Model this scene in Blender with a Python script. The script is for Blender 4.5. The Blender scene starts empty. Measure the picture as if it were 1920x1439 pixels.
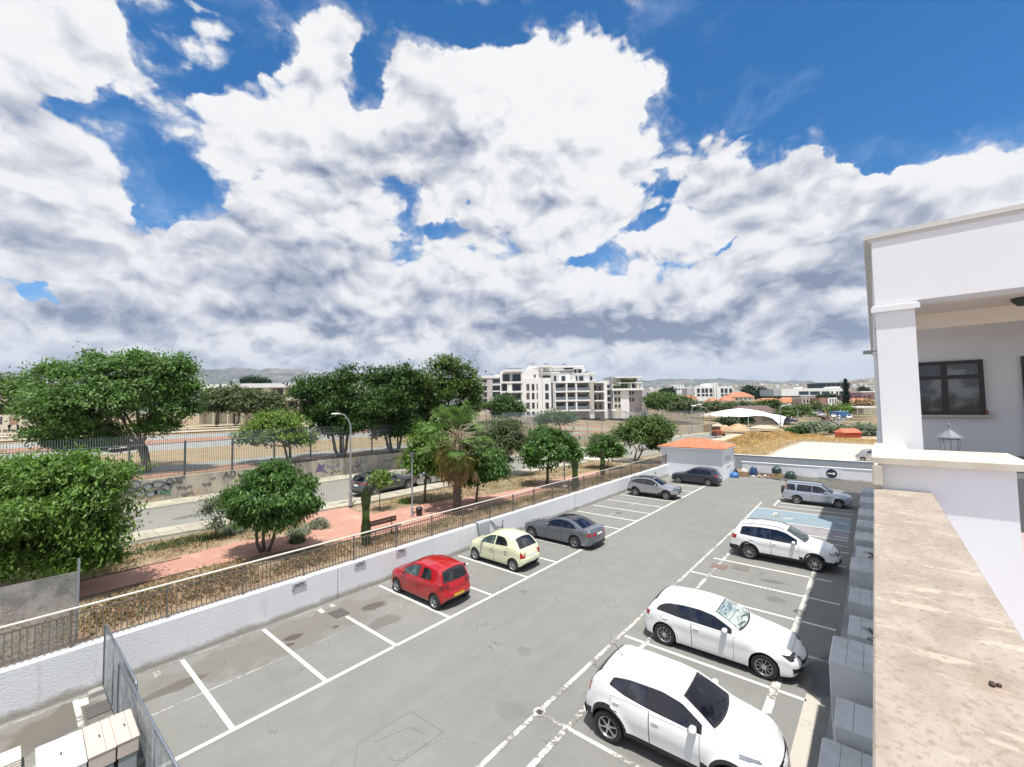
import bpy, bmesh, math, random
import numpy as np
from mathutils import Vector, Matrix, noise as mnoise
SC = bpy.context.scene
COL = SC.collection
PI = math.pi
# ---------------------------------------------------------------- camera
CH = 7.6
YAW, PIT, ROL, FOC = -0.70146291, 0.04937496, -0.01592194, 802.18
_cy, _sy, _cp, _sp, _cr, _sr = math.cos(YAW), math.sin(YAW), math.cos(PIT), math.sin(PIT), math.cos(ROL), math.sin(ROL)
FW = Vector((_sy*_cp, _cy*_cp, _sp)); R0 = Vector((_cy, -_sy, 0)); U0 = R0.cross(FW)
RT = R0*_cr + U0*_sr; UP = U0*_cr - R0*_sr
CP = Vector((0, 0, CH))
cd = bpy.data.cameras.new('camera'); cam = bpy.data.objects.new('camera', cd); COL.objects.link(cam)
cam.matrix_world = Matrix(((RT.x, UP.x, -FW.x, CP.x), (RT.y, UP.y, -FW.y, CP.y), (RT.z, UP.z, -FW.z, CP.z), (0, 0, 0, 1)))
cd.sensor_fit = 'HORIZONTAL'; cd.sensor_width = 36.0; cd.lens = FOC/1920*36.0
cd.clip_start = 0.05; cd.clip_end = 30000
SC.camera = cam
def ray(u, v): return RT*((u-960)/FOC) - UP*((v-719.5)/FOC) + FW
def P(u, v, z=0.0):                       # photo position -> point at height z
    d = ray(u, v); return CP + d*((z-CH)/d.z)
def PD(u, v, D): return CP + ray(u, v)*D   # ... at depth D
def PX(u, v, x): d = ray(u, v); return CP + d*(x/d.x)
def PY(u, v, y): d = ray(u, v); return CP + d*(y/d.y)
# ---------------------------------------------------------------- light, sky, exposure
SC.view_settings.view_transform = 'Standard'; SC.view_settings.look = 'None'
SC.view_settings.exposure = 0.22; SC.view_settings.gamma = 1.0
SUND = Vector((0.205, -0.19, 1.0)).normalized()
SUN_EL = math.asin(SUND.z); SUN_AZ = math.atan2(SUND.x, SUND.y)
sl = bpy.data.lights.new('sun', 'SUN'); sl.energy = 5.0; sl.angle = math.radians(0.5); sl.color = (1.0, 0.955, 0.885)
so = bpy.data.objects.new('sun', sl); COL.objects.link(so)
so.rotation_euler = SUND.to_track_quat('Z', 'Y').to_euler()
W = bpy.data.worlds.new('World'); SC.world = W; W.use_nodes = True
class NT:
    """small node-graph writer"""
    def __init__(s, nt): s.nt = nt; nt.nodes.clear()
    def n(s, t, **k):
        o = s.nt.nodes.new(t)
        for a, b in k.items(): setattr(o, a, b)
        return o
    def put(s, sock, val):
        if isinstance(val, bpy.types.NodeSocket): s.nt.links.new(val, sock)
        elif val is not None: sock.default_value = val
    def m(s, op, a, b=None, c=None, clamp=False):
        o = s.n('ShaderNodeMath', operation=op, use_clamp=clamp)
        for i, v in enumerate((a, b, c)): s.put(o.inputs[i], v)
        return o.outputs[0]
    def vm(s, op, a, b=None, sc=None):
        o = s.n('ShaderNodeVectorMath', operation=op)
        s.put(o.inputs[0], a)
        if b is not None: s.put(o.inputs[1], b)
        if sc is not None: s.put(o.inputs[3], sc)
        return o.outputs[1] if op in ('DOT_PRODUCT', 'LENGTH', 'DISTANCE') else o.outputs[0]
    def noise(s, vec, scale, detail=4, rough=0.55, dist=0.0, lac=2.0, norm=True):
        o = s.n('ShaderNodeTexNoise'); s.put(o.inputs['Vector'], vec)
        o.normalize = norm
        for k, v in (('Scale', scale), ('Detail', detail), ('Roughness', rough), ('Distortion', dist), ('Lacunarity', lac)): s.put(o.inputs[k], v)
        return o.outputs[0]
    def vor(s, vec, scale, feat='F1', out=0, rnd=1.0):
        o = s.n('ShaderNodeTexVoronoi', feature=feat); s.put(o.inputs['Vector'], vec); s.put(o.inputs['Scale'], scale)
        s.put(o.inputs['Randomness'], rnd)
        return o.outputs[out]
    def ss(s, x, a, b, lo=0.0, hi=1.0):
        o = s.n('ShaderNodeMapRange', interpolation_type='SMOOTHSTEP')
        for i, v in enumerate((x, a, b, lo, hi)): s.put(o.inputs[i], v)
        return o.outputs[0]
    def mix(s, f, a, b, mode='MIX'):
        o = s.n('ShaderNodeMix', data_type='RGBA', blend_type=mode)
        s.put(o.inputs[0], f); s.put(o.inputs[6], a if isinstance(a, bpy.types.NodeSocket) else c4(a)); s.put(o.inputs[7], b if isinstance(b, bpy.types.NodeSocket) else c4(b))
        return o.outputs[2]
    def comb(s, x, y, z):
        o = s.n('ShaderNodeCombineXYZ')
        for i, v in enumerate((x, y, z)): s.put(o.inputs[i], v)
        return o.outputs[0]
    def sep(s, v):
        o = s.n('ShaderNodeSeparateXYZ'); s.put(o.inputs[0], v); return o.outputs
def c4(c): return (c[0], c[1], c[2], 1.0)
SKY_S, CLOUD_S = 0.080, 0.82
def build_sky():
    g = NT(W.node_tree)
    out = g.n('ShaderNodeOutputWorld'); bg = g.n('ShaderNodeBackground'); g.put(out.inputs[0], bg.outputs[0])
    d = g.vm('NORMALIZE', g.n('ShaderNodeTexCoord').outputs['Generated'])
    sky = g.n('ShaderNodeTexSky'); sky.sky_type = 'NISHITA'; sky.sun_disc = False
    sky.sun_elevation = SUN_EL; sky.sun_rotation = SUN_AZ; sky.altitude = 0; sky.air_density = 1.0; sky.dust_density = 0.3; sky.ozone_density = 1.5
    x, y, z = g.sep(d)
    az = g.m('ARCTAN2', x, y); el = g.m('ARCSINE', z)
    def ae(u, v):
        r = ray(u, v).normalized(); return math.atan2(r.x, r.y), math.asin(r.z)
    # cloud plane coordinates: features shrink towards the horizon
    zz = g.m('ADD', g.m('MAXIMUM', z, 0.0), 0.24)
    low = g.ss(el, .05, .36, 1.0, 0.0)
    pl = g.comb(x, y, g.m('MULTIPLY', z, 1.55))
    def cnoise(vec, sc, det, ro):
        o = g.n('ShaderNodeTexNoise'); g.put(o.inputs['Vector'], vec)
        for k, v in (('Scale', sc), ('Detail', det), ('Roughness', ro)): g.put(o.inputs[k], v)
        return g.vm('SUBTRACT', o.outputs[1], (.5, .5, .5))
    w1 = cnoise(pl, 4.0, 3, .5); q = g.vm('ADD', pl, g.vm('SCALE', w1, sc=.13))
    w2 = cnoise(q, 20.0, 4, .6); q = g.vm('ADD', q, g.vm('SCALE', w2, sc=.022))
    wx, wy, wz_ = g.sep(g.vm('ADD', cnoise(d, 5.0, 5, .62), g.vm('SCALE', w2, sc=.12)))
    azw = g.m('MULTIPLY_ADD', wx, 0.24, az); elw = g.m('MULTIPLY_ADD', wy, 0.18, el)
    def blob(u, v, ru, rv, ang, amp, A=azw, E=elw):
        a0, e0 = ae(u, v); ca, sa = math.cos(math.radians(ang)), math.sin(math.radians(ang))
        a1, e1 = ae(u+ru*ca, v-ru*sa); a2, e2 = ae(u+rv*sa, v+rv*ca)
        I = np.linalg.inv(np.array([[a1-a0, a2-a0], [e1-e0, e2-e0]]))
        da = g.m('SUBTRACT', A, a0); de = g.m('SUBTRACT', E, e0)
        p = g.m('MULTIPLY_ADD', de, float(I[0][1]), g.m('MULTIPLY', da, float(I[0][0])))
        r = g.m('MULTIPLY_ADD', de, float(I[1][1]), g.m('MULTIPLY', da, float(I[1][0])))
        return g.m('MULTIPLY', g.m('EXPONENT', g.m('MULTIPLY', g.m('MULTIPLY_ADD', r, r, g.m('MULTIPLY', p, p)), -1.0)), amp)
    def total(L, **k):
        t = None
        for b in L:
            s_ = blob(*b, **k); t = s_ if t is None else g.m('ADD', t, s_)
        return t
    holes = [(1680, 70, 480, 190, -4, 1.6), (1400, 190, 150, 95, 0, .75), (1900, 30, 320, 170, 0, 1.0), (1250, 110, 50, 190, 0, .5),
             (830, 30, 180, 62, -8, .95), (690, 165, 34, 80, -18, .7), (300, 270, 120, 34, -50, 1.0), (345, 345, 50, 36, 0, .6),
             (175, 195, 90, 18, -14, .55), (455, 125, 90, 24, 24, .75), (285, 70, 26, 56, 24, .5), (1010, 345, 30, 18, 0, .5), (812, 422, 34, 14, 0, .5), (1080, 480, 44, 14, 10, .55), (1195, 418, 60, 12, 24, .5),
             (1250, 345, 32, 26, 0, .5), (1355, 470, 40, 10, 30, .35), (45, 535, 60, 16, -20, .6), (560, 40, 40, 60, 30, .3), (1400, 330, 40, 30, 0, .3), (940, 440, 30, 14, 0, .3), (300, 400, 24, 18, 0, .5), (1660, 315, 130, 22, -4, .4),
             (1110, 15, 110, 40, 0, .35), (745, 300, 26, 10, 20, .2), (1510, 400, 30, 12, 20, .4), (880, 385, 24, 12, 30, .4)]
    lumps = [(1010, 190, 200, 130, 0, .7), (980, 330, 180, 80, 0, .35), (100, 310, 170, 60, -15, .4), (560, 230, 110, 150, 22, .5),
             (1600, 400, 260, 60, 8, .6), (1870, 300, 130, 60, 24, .75), (1720, 355, 90, 34, 10, .45), (1560, 330, 70, 26, 10, .45), (1340, 350, 80, 34, -10, .5), (110, 50, 170, 90, 0, .45), (800, 560, 900, 90, 0, .4), (1700, 560, 300, 150, 0, .45),
             (620, 80, 50, 50, 45, .5), (380, 60, 60, 50, 60, .3), (960, 690, 1100, 60, 0, .45), (1430, 60, 60, 14, 30, .3), (1570, 90, 22, 50, 20, .12)]
    hf = g.m('SUBTRACT', total(holes), total(lumps))
    def field(v):
        n1 = g.m('ADD', g.m('MULTIPLY', g.noise(v, 3.2, 12, .57), g.m('SUBTRACT', 1.0, low)), g.m('MULTIPLY', g.noise(v, 7.5, 10, .57), low)); pf = g.m('SUBTRACT', 1.0, g.vor(v, 13.0, 'F1')); p2 = g.m('SUBTRACT', 1.0, g.vor(v, 32.0, 'F1'))
        return g.m('ADD', n1, g.m('MULTIPLY_ADD', pf, .15, g.m('MULTIPLY', p2, .07)))
    F0 = field(q); F1 = field(g.vm('ADD', q, (.007, .004, .040)))
    dens = g.m('ADD', .012, g.m('SUBTRACT', F0, g.m('MULTIPLY', hf, .40)))
    wisp = g.noise(g.vm('MULTIPLY', q, (1.5, .9, .8)), 9.0, 8, .68)
    alpha = g.m('MAXIMUM', g.ss(dens, .525, .60), g.m('MULTIPLY', g.ss(dens, .43, .60), g.ss(wisp, .42, .72)))
    relief = g.m('SUBTRACT', F0, F1)
    dark = total([(120, 450, 220, 60, -6, .7), (30, 390, 120, 60, 0, .25), (600, 520, 300, 60, -8, .75), (720, 440, 100, 80, -30, .5), (640, 330, 90, 60, 10, .25),
                  (850, 620, 560, 26, 4, .6), (1330, 610, 420, 32, 0, .95), (1500, 535, 170, 50, 10, .75), (1180, 560, 120, 22, 10, .4), (250, 610, 420, 30, 0, .45),
                  (1080, 290, 60, 30, 0, .35), (880, 260, 60, 50, 0, .25), (330, 200, 80, 50, 30, .3), (160, 650, 300, 30, 0, .4), (500, 240, 50, 70, 20, .25), (1000, 560, 200, 30, 0, .25), (250, 560, 200, 40, 0, .35), (430, 420, 90, 50, -20, .3), (1250, 520, 90, 30, 0, .3), (760, 330, 60, 40, 0, .25)],
                 A=g.m('MULTIPLY_ADD', wx, .34, az), E=g.m('MULTIPLY_ADD', wy, .16, el))
    nb = g.noise(q, 9.0, 9, .62); nc = g.noise(q, 3.4, 5, .55)
    shade = g.m('ADD', g.m('MULTIPLY', relief, -4.4), g.m('MULTIPLY', dark, .85))
    shade = g.m('ADD', shade, g.m('MULTIPLY', g.m('SUBTRACT', nb, .5), 1.35)); shade = g.m('ADD', shade, g.m('MULTIPLY', g.m('SUBTRACT', nc, .5), 1.9))
    shade = g.m('ADD', shade, g.m('MULTIPLY', g.ss(dens, .60, .9), .12))
    s1 = g.m('MULTIPLY_ADD', shade, .68, .262, True)
    cr = g.n('ShaderNodeValToRGB'); g.put(cr.inputs[0], s1); e = cr.color_ramp.elements
    e[0].position = 0; e[0].color = (1.0, 1.0, 1.0, 1); e[1].position = 1; e[1].color = (.235, .285, .40, 1)
    for ps, c in ((.28, (.97, .975, .985)), (.46, (.80, .815, .86)), (.66, (.59, .62, .70)), (.84, (.40, .45, .56))): k = e.new(ps); k.color = (*c, 1)
    ccol = g.mix(g.ss(el, 0.0, 0.17, .42, 0.0), cr.outputs[0], (.60, .68, .82))
    skyc = g.mix(1.0, sky.outputs[0], (.13, .93, 1.52), 'MULTIPLY')
    skyc = g.mix(g.ss(el, 0.0, .42, .62, .0), g.vm('SCALE', skyc, sc=SKY_S), (.30, .55, .92))
    skyc = g.mix(g.m('MULTIPLY', g.ss(g.noise(q, 4.6, 8, .65), .50, .78), .22), skyc, (.75, .85, 1.0))
    fin = g.mix(g.m('MULTIPLY', alpha, g.ss(el, -.02, 0.0)), skyc, g.vm('SCALE', ccol, sc=CLOUD_S))
    g.put(bg.inputs[0], g.vm('SCALE', fin, sc=10.0)); g.put(bg.inputs[1], 0.1)
build_sky()
W.cycles.sampling_method = 'MANUAL'; W.cycles.sample_map_resolution = 512
# ---------------------------------------------------------------- helpers
MATS = {}
def mat(name, col=(.5, .5, .5), rough=0.6, metal=0.0, nz=0.12, nscale=6.0, bump=0.0, bscale=60.0, coat=0.0, spec=0.5, col2=None, c2s=1.0, c2lo=.45, c2hi=.6, trans=0.0, alpha=1.0, detail=5):
    """procedural material: base colour broken up by two noises in object space, optional bump and second colour"""
    if name in MATS: return MATS[name]
    M = bpy.data.materials.new(name); M.use_nodes = True; g = NT(M.node_tree)
    out = g.n('ShaderNodeOutputMaterial'); b = g.n('ShaderNodeBsdfPrincipled'); g.put(out.inputs[0], b.outputs[0])
    vec = g.n('ShaderNodeNewGeometry').outputs['Position'] if nscale < 3 or col2 else g.n('ShaderNodeTexCoord').outputs['Object']
    n = g.noise(vec, nscale, detail, 0.6)
    base = c4(col)
    if col2 is not None: base = g.mix(g.ss(g.noise(vec, c2s, 5, 0.65), c2lo, c2hi), col, col2)
    f = g.m('MULTIPLY_ADD', n, 2*nz, 1.0-nz)
    if isinstance(base, tuple):
        base = g.mix(1.0, base, g.comb(f, f, f), 'MULTIPLY')
    else: base = g.vm('MULTIPLY', base, g.comb(f, f, f))
    g.put(b.inputs['Base Color'], base); b.inputs['Roughness'].default_value = rough; b.inputs['Metallic'].default_value = metal
    b.inputs['Specular IOR Level'].default_value = spec
    b.inputs['Coat Weight'].default_value = coat; b.inputs['Coat Roughness'].default_value = 0.04
    b.inputs['Transmission Weight'].default_value = trans; b.inputs['Alpha'].default_value = alpha
    if bump:
        bp = g.n('ShaderNodeBump'); bp.inputs['Strength'].default_value = min(1, bump*4); bp.inputs['Distance'].default_value = bump
        g.put(bp.inputs['Height'], g.noise(vec, bscale, 5, 0.6)); g.put(b.inputs['Normal'], bp.outputs[0])
    MATS[name] = M; return M
def newmat(name):
    M = bpy.data.materials.new(name); M.use_nodes = True; g = NT(M.node_tree)
    out = g.n('ShaderNodeOutputMaterial'); b = g.n('ShaderNodeBsdfPrincipled'); g.put(out.inputs[0], b.outputs[0])
    MATS[name] = M; return M, g, b
class MB:
    """collects geometry for ONE mesh"""
    def __init__(s): s.v = []; s.f = []; s.mi = []; s.k = 0
    def add(s, vs, fs, k=None):
        o = len(s.v); s.v += [tuple(p) for p in vs]
        s.f += [tuple(i+o for i in f) for f in fs]; s.mi += [s.k if k is None else k]*len(fs); return s
    def box(s, x0, x1, y0, y1, z0, z1, k=None):
        vs = [(x0,y0,z0),(x1,y0,z0),(x1,y1,z0),(x0,y1,z0),(x0,y0,z1),(x1,y0,z1),(x1,y1,z1),(x0,y1,z1)]
        return s.add(vs, [(0,3,2,1),(4,5,6,7),(0,1,5,4),(1,2,6,5),(2,3,7,6),(3,0,4,7)], k)
    def rbox(s, x0, x1, y0, y1, z0, z1, r=.02, k=None):
        """box with bevelled vertical and top edges"""
        def ring(z, i): return [(x0+i+r,y0+i,z),(x1-i-r,y0+i,z),(x1-i,y0+i+r,z),(x1-i,y1-i-r,z),(x1-i-r,y1-i,z),(x0+i+r,y1-i,z),(x0+i,y1-i-r,z),(x0+i,y0+i+r,z)]
        vs = ring(z0, 0)+ring(z1-r, 0)+ring(z1, r)
        fs = [tuple(range(7,-1,-1)), tuple(range(16,24))]
        for b in (0, 8):
            for i in range(8): j = (i+1)%8; fs.append((b+i, b+j, b+8+j, b+8+i))
        return s.add(vs, fs, k)
    def obox(s, c, ax, ay, hx, hy, z0, z1, k=None):
        """oriented box: centre c, axis angle unit vectors in plan"""
        vs = []
        for z in (z0, z1):
            for a, b in ((-1,-1),(1,-1),(1,1),(-1,1)):
                vs.append((c[0]+ax[0]*a*hx+ay[0]*b*hy, c[1]+ax[1]*a*hx+ay[1]*b*hy, z))
        return s.add(vs, [(0,3,2,1),(4,5,6,7),(0,1,5,4),(1,2,6,5),(2,3,7,6),(3,0,4,7)], k)
    def tube(s, pts, r, n=8, k=None, cap=True):
        pts = [Vector(p) for p in pts]; rs = r if isinstance(r, (list, tuple)) else [r]*len(pts)
        vs = []; fs = []; up = None
        for i, p in enumerate(pts):
            t = (pts[min(i+1, len(pts)-1)]-pts[max(i-1, 0)])
            if t.length < 1e-9: t = Vector((0,0,1))
            t.normalize()
            if up is None: up = t.orthogonal().normalized()
            up = (up - t*up.dot(t))
            up = up.normalized() if up.length > 1e-6 else t.orthogonal().normalized()
            w = t.cross(up)
            for j in range(n):
                a = 2*PI*j/n; vs.append(p+up*(math.cos(a)*rs[i])+w*(math.sin(a)*rs[i]))
        for i in range(len(pts)-1):
            for j in range(n):
                q = (j+1)%n; fs.append((i*n+j, i*n+q, (i+1)*n+q, (i+1)*n+j))
        if cap: fs += [tuple(range(n-1,-1,-1)), tuple((len(pts)-1)*n+j for j in range(n))]
        return s.add(vs, fs, k)
    def cyl(s, c, r, z0, z1, n=16, r2=None, k=None): return s.tube([(c[0],c[1],z0),(c[0],c[1],z1)], [r, r if r2 is None else r2], n, k)
    def lathe(s, prof, n=24, M=None, k=None):
        """prof: list of (radius, z); optional matrix"""
        vs = []; fs = []
        for r, z in prof:
            for j in range(n):
                a = 2*PI*j/n; p = Vector((r*math.cos(a), r*math.sin(a), z)); vs.append(M@p if M else p)
        for i in range(len(prof)-1):
            for j in range(n):
                q = (j+1)%n; fs.append((i*n+j, i*n+q, (i+1)*n+q, (i+1)*n+j))
        return s.add(vs, fs, k)
    def quad(s, a, b, c, d, k=None): return s.add([a,b,c,d], [(0,1,2,3)], k)
    def prism(s, poly, z0, z1, k=None):
        n = len(poly); vs = [(p[0],p[1],z0) for p in poly]+[(p[0],p[1],z1) for p in poly]
        fs = [tuple(range(n-1,-1,-1)), tuple(range(n,2*n))]+[(i,(i+1)%n,n+(i+1)%n,n+i) for i in range(n)]
        return s.add(vs, fs, k)
    def sheet(s, poly, z, k=None): return s.add([(p[0],p[1],z) for p in poly], [tuple(range(len(poly)))], k)
    def build(s, name, mats, parent=None, smooth=False, loc=None):
        me = bpy.data.meshes.new(name); me.from_pydata(s.v, [], s.f)
        if not isinstance(mats, (list, tuple)): mats = [mats]
        for m_ in mats: me.materials.append(m_)
        if len(mats) > 1: me.polygons.foreach_set('material_index', s.mi)
        if smooth is True: me.shade_smooth()
        elif smooth:
            me.shade_smooth()
            try: me.set_sharp_from_angle(angle=math.radians(smooth))
            except Exception: pass
        o = bpy.data.objects.new(name, me); COL.objects.link(o)
        if loc is not None: o.location = loc
        if parent: o.parent = parent
        return o
def tag(o, label, cat, group=None, kind=None):
    if label: o['label'] = label
    if cat: o['category'] = cat
    if group: o['group'] = group
    if kind: o['kind'] = kind
    return o
def struct(o): o['kind'] = 'structure'; return o
def thing(name, label, cat, loc=(0,0,0), rz=0.0, group=None):
    o = bpy.data.objects.new(name, None); COL.objects.link(o); o.empty_display_size = .2
    o.location = loc; o.rotation_euler = (0,0,rz); tag(o, label, cat, group); return o
def copy_tree(o, parent=None):
    c = o.copy(); COL.objects.link(c)
    if parent: c.parent = parent
    for ch in list(o.children): copy_tree(ch, c)
    return c
rnd = random.Random(7)
def U(a, b): return rnd.uniform(a, b)
# ---------------------------------------------------------------- terrain
def sm(t, a, b):
    t = min(1, max(0, (t-a)/(b-a))); return t*t*(3-2*t)
XW = -37.8
def zl(y): return max(-1.5, min(1.25, 1.25-.0247*(y-22)))
def wt(y): return max(.95, min(2.9, 2.9-.0195*(y-22)))
def zr(y): return -1.2*sm(y, 96, 125)
def T(x, y):
    if x < XW-.14:
        return wt(y)-.08 + (4.3-wt(y))*sm(XW-x, 8, 62)
    if y > 131 or x < -24: return zl(y)
    if x < -16.8:
        return zl(y)*sm(-x, 16, 24)+(zl(y)*.4+zr(y)*.6)*(1-sm(-x, 16, 24)) if y > 51 else min(zl(y), 1.16) if x > -17.5 else zl(y)
    if y < 50.35: return -1.6
    return zr(y)
def asphalt(name, col, stains=(), coarse=1.0):
    M, g, b = newmat(name); p = g.n('ShaderNodeNewGeometry').outputs['Position']
    fine = g.noise(p, 28, 3, .7); grit = g.noise(p, 120, 2, .6); mid = g.noise(p, 1.1, 5, .65); big = g.noise(p, .16, 4, .55)
    streak = g.noise(g.vm('MULTIPLY', p, (1.6, .22, 1)), 2.0, 5, .65); v = g.m('MULTIPLY_ADD', streak, .22, g.m('MULTIPLY_ADD', fine, .42, g.m('MULTIPLY_ADD', mid, .34, g.m('MULTIPLY_ADD', big, .36, g.m('MULTIPLY_ADD', grit, .36, .15)))))
    base = g.vm('SCALE', g.comb(*col), sc=v)
    # darker repaired strips and hair cracks
    cr = g.vor(g.vm('ADD', p, g.vm('SCALE', g.n('ShaderNodeTexNoise').outputs[1], sc=0)), .33, 'DISTANCE_TO_EDGE', 0)
    wob = g.n('ShaderNodeTexNoise'); g.put(wob.inputs['Vector'], p); wob.inputs['Scale'].default_value = 1.3; wob.inputs['Detail'].default_value = 5
    pw = g.vm('ADD', p, g.vm('SCALE', g.vm('SUBTRACT', wob.outputs[1], (.5,.5,.5)), sc=1.6))
    cr = g.vor(pw, .24, 'DISTANCE_TO_EDGE', 0)
    crm = g.m('MULTIPLY', g.ss(cr, .010, .002), g.ss(mid, .5, .62))
    base = g.mix(g.m('MULTIPLY', crm, .5), base, tuple(x*.35 for x in col))
    spot = g.vor(p, 1.7, 'F1', 0); sm_ = g.m('MULTIPLY', g.ss(spot, .055, .02), g.ss(g.noise(p, .9, 2), .52, .6))
    base = g.mix(g.m('MULTIPLY', sm_, .55), base, tuple(x*.3 for x in col))
    px, py, pz = g.sep(p); wx_, wy_, wz_ = g.sep(g.vm('SUBTRACT', wob.outputs[1], (.5,.5,.5)))
    for (sx, sy, rx, ry, c_, k) in stains:
        dx = g.m('DIVIDE', g.m('ADD', g.m('SUBTRACT', px, sx), g.m('MULTIPLY', wx_, 1.7*rx)), rx); dy = g.m('DIVIDE', g.m('ADD', g.m('SUBTRACT', py, sy), g.m('MULTIPLY', wy_, 1.7*ry)), ry)
        r = g.m('ADD', g.m('MULTIPLY', dx, dx), g.m('MULTIPLY', dy, dy))
        base = g.mix(g.m('MULTIPLY', g.ss(r, 1.1, .55), k), base, c_)
    g.put(b.inputs['Base Color'], base); b.inputs['Roughness'].default_value = .88; b.inputs['Specular IOR Level'].default_value = .3
    bp = g.n('ShaderNodeBump'); bp.inputs['Strength'].default_value = .35; bp.inputs['Distance'].default_value = .006; g.put(bp.inputs['Height'], g.noise(p, 90, 3, .7)); g.put(b.inputs['Normal'], bp.outputs[0])
    return M
br, wet = (.155,.135,.105), (.085,.075,.062)
A_LOT = asphalt('lot_asphalt', (.212,.212,.198), [(-15.5,1.0,.75,1.15,wet,.65),(-15.3,6.5,1.0,4.3,br,.45),(-15.7,-1.0,.8,3.5,br,.4),(-14.95,9.2,.28,.55,(.07,.055,.045),.7),(-15.1,6.4,.22,.30,(.06,.05,.045),.75),(-14.7,6.1,.12,.16,(.06,.05,.045),.75),(-14.6,7.6,.10,.14,(.06,.05,.045),.7),(-15.0,3.15,.25,.95,(.10,.09,.075),.7),
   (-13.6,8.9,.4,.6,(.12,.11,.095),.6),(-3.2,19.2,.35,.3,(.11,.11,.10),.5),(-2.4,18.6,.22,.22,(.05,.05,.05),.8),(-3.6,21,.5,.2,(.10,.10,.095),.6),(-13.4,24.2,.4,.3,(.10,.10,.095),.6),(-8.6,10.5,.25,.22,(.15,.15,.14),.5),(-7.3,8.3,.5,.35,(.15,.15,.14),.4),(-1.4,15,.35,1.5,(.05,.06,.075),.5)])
A_ROAD = asphalt('road_asphalt', (.245,.238,.21), [(-31.5,7.3,.5,.9,(.13,.125,.115),.8)])
def soil_mat():
    M, g, b = newmat('dry_soil'); p = g.n('ShaderNodeNewGeometry').outputs['Position']
    n1 = g.noise(p, 1.2, 6, .7); n2 = g.noise(p, 7, 5, .75); n3 = g.noise(p, .25, 4, .6)
    c = g.mix(g.ss(n1, .40, .62), (.25,.18,.115), (.37,.29,.20)); c = g.mix(g.ss(n2, .52, .68), c, (.17,.115,.065)); c = g.mix(g.m('MULTIPLY', g.ss(n3, .5, .6), .5), c, (.20,.20,.10))
    far = g.ss(g.vm('LENGTH', p), 170, 420); nf = g.noise(p, .035, 6, .7)
    c = g.mix(far, c, g.mix(g.ss(nf, .45, .55), (.10,.115,.06), (.26,.22,.16)))
    g.put(b.inputs['Base Color'], c); b.inputs['Roughness'].default_value = .95; b.inputs['Specular IOR Level'].default_value = .1
    bp = g.n('ShaderNodeBump'); bp.inputs['Strength'].default_value = .8; bp.inputs['Distance'].default_value = .03; g.put(bp.inputs['Height'], n2); g.put(b.inputs['Normal'], bp.outputs[0])
    return M
SOIL = soil_mat()
def terrain():
    xs = [-9000,-5000,-3000,-1800,-1000,-600,-400,-300,-240,-200,-170]+list(range(-150,-38,4))+[XW-.4,XW-.16,XW-.12]+list(np.arange(-37,-24,1.0))+list(np.arange(-24,-16.8,.6))+[-16.81,-16.75]+[-12,-6,0,8,20,40,70,110,160,240,400,700,1200,2500,5000,9000]
    ys = [-3000,-1000,-300,-100,-40]+list(np.arange(-20,50,1.5))+[50.3,50.4]+list(range(52,160,3))+[170,190,220,260,320,400,520,700,1000,1500,2300,3500,5500,9000]
    vs = [(x, y, T(x, y)) for y in ys for x in xs]; n = len(xs); fs = [(j*n+i, j*n+i+1, (j+1)*n+i+1, (j+1)*n+i) for j in range(len(ys)-1) for i in range(n-1)]
    m = MB(); m.add(vs, fs); struct(m.build('ground', SOIL))
terrain()
def strip(name, pts, w, mt, off=.006, kind=True, zf=T, thick=None):
    """ribbon that follows the terrain; w = (left, right) offsets"""
    m = MB(); L_ = []; 
    for i, p in enumerate(pts):
        a = Vector(pts[max(0, i-1)]); b_ = Vector(pts[min(len(pts)-1, i+1)]); t = (b_-a).normalized(); n = Vector((-t.y, t.x))
        L_.append((Vector(p)+n*w[0], Vector(p)-n*w[1]))
    for i in range(len(L_)-1):
        (a, b_), (c, d) = L_[i], L_[i+1]
        k = 6
        for j in range(k):
            q0, q1 = a.lerp(b_, j/k), a.lerp(b_, (j+1)/k); q2, q3 = c.lerp(d, (j+1)/k), c.lerp(d, j/k)
            m.quad(*[(q.x, q.y, zf(q.x, q.y)+off) for q in (q0, q1, q2, q3)])
    o = m.build(name, mt); struct(o); return o
# car park slab, with the ramp falling to the far right corner
def lotz(x, y): return -1.05*max(0, (x+9.8)/9.4)*sm(y, 44.2, 50.3) if x > -9.8 else 0
def lot():
    xs = list(np.arange(-16.7, -9, 1.1))+list(np.arange(-9.8, .6, .65)); xs = sorted(set(round(float(x), 3) for x in xs)); ys = [-12,-4,4,12,20,28,36,42]+list(np.arange(44.2, 50.5, .6))
    m = MB(); n = len(xs); m.add([(x, y, lotz(x, y)) for y in ys for x in xs], [(j*n+i, j*n+i+1, (j+1)*n+i+1, (j+1)*n+i) for j in range(len(ys)-1) for i in range(n-1)])
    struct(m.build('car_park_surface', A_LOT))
lot()
def line_mat(name, wear, col=(.74,.74,.70)):
    M, g, b = newmat(name); p = g.n('ShaderNodeNewGeometry').outputs['Position']
    n = g.noise(p, 9, 5, .75); n2 = g.noise(p, .9, 3, .6); v = g.m('MULTIPLY_ADD', n2, .5, g.m('MULTIPLY', n, .6))
    w = g.ss(v, wear-.05, wear+.06)
    g.put(b.inputs['Base Color'], g.mix(w, (.19,.187,.172), g.mix(g.noise(p, 40, 3, .6), tuple(c*.82 for c in col), col)))
    b.inputs['Roughness'].default_value = .8; return M
LM = line_mat('line_paint', .42); LW = line_mat('line_paint_worn', .535, (.66,.65,.60)); LF = line_mat('line_paint_faint', .56, (.45,.45,.42))
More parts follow.
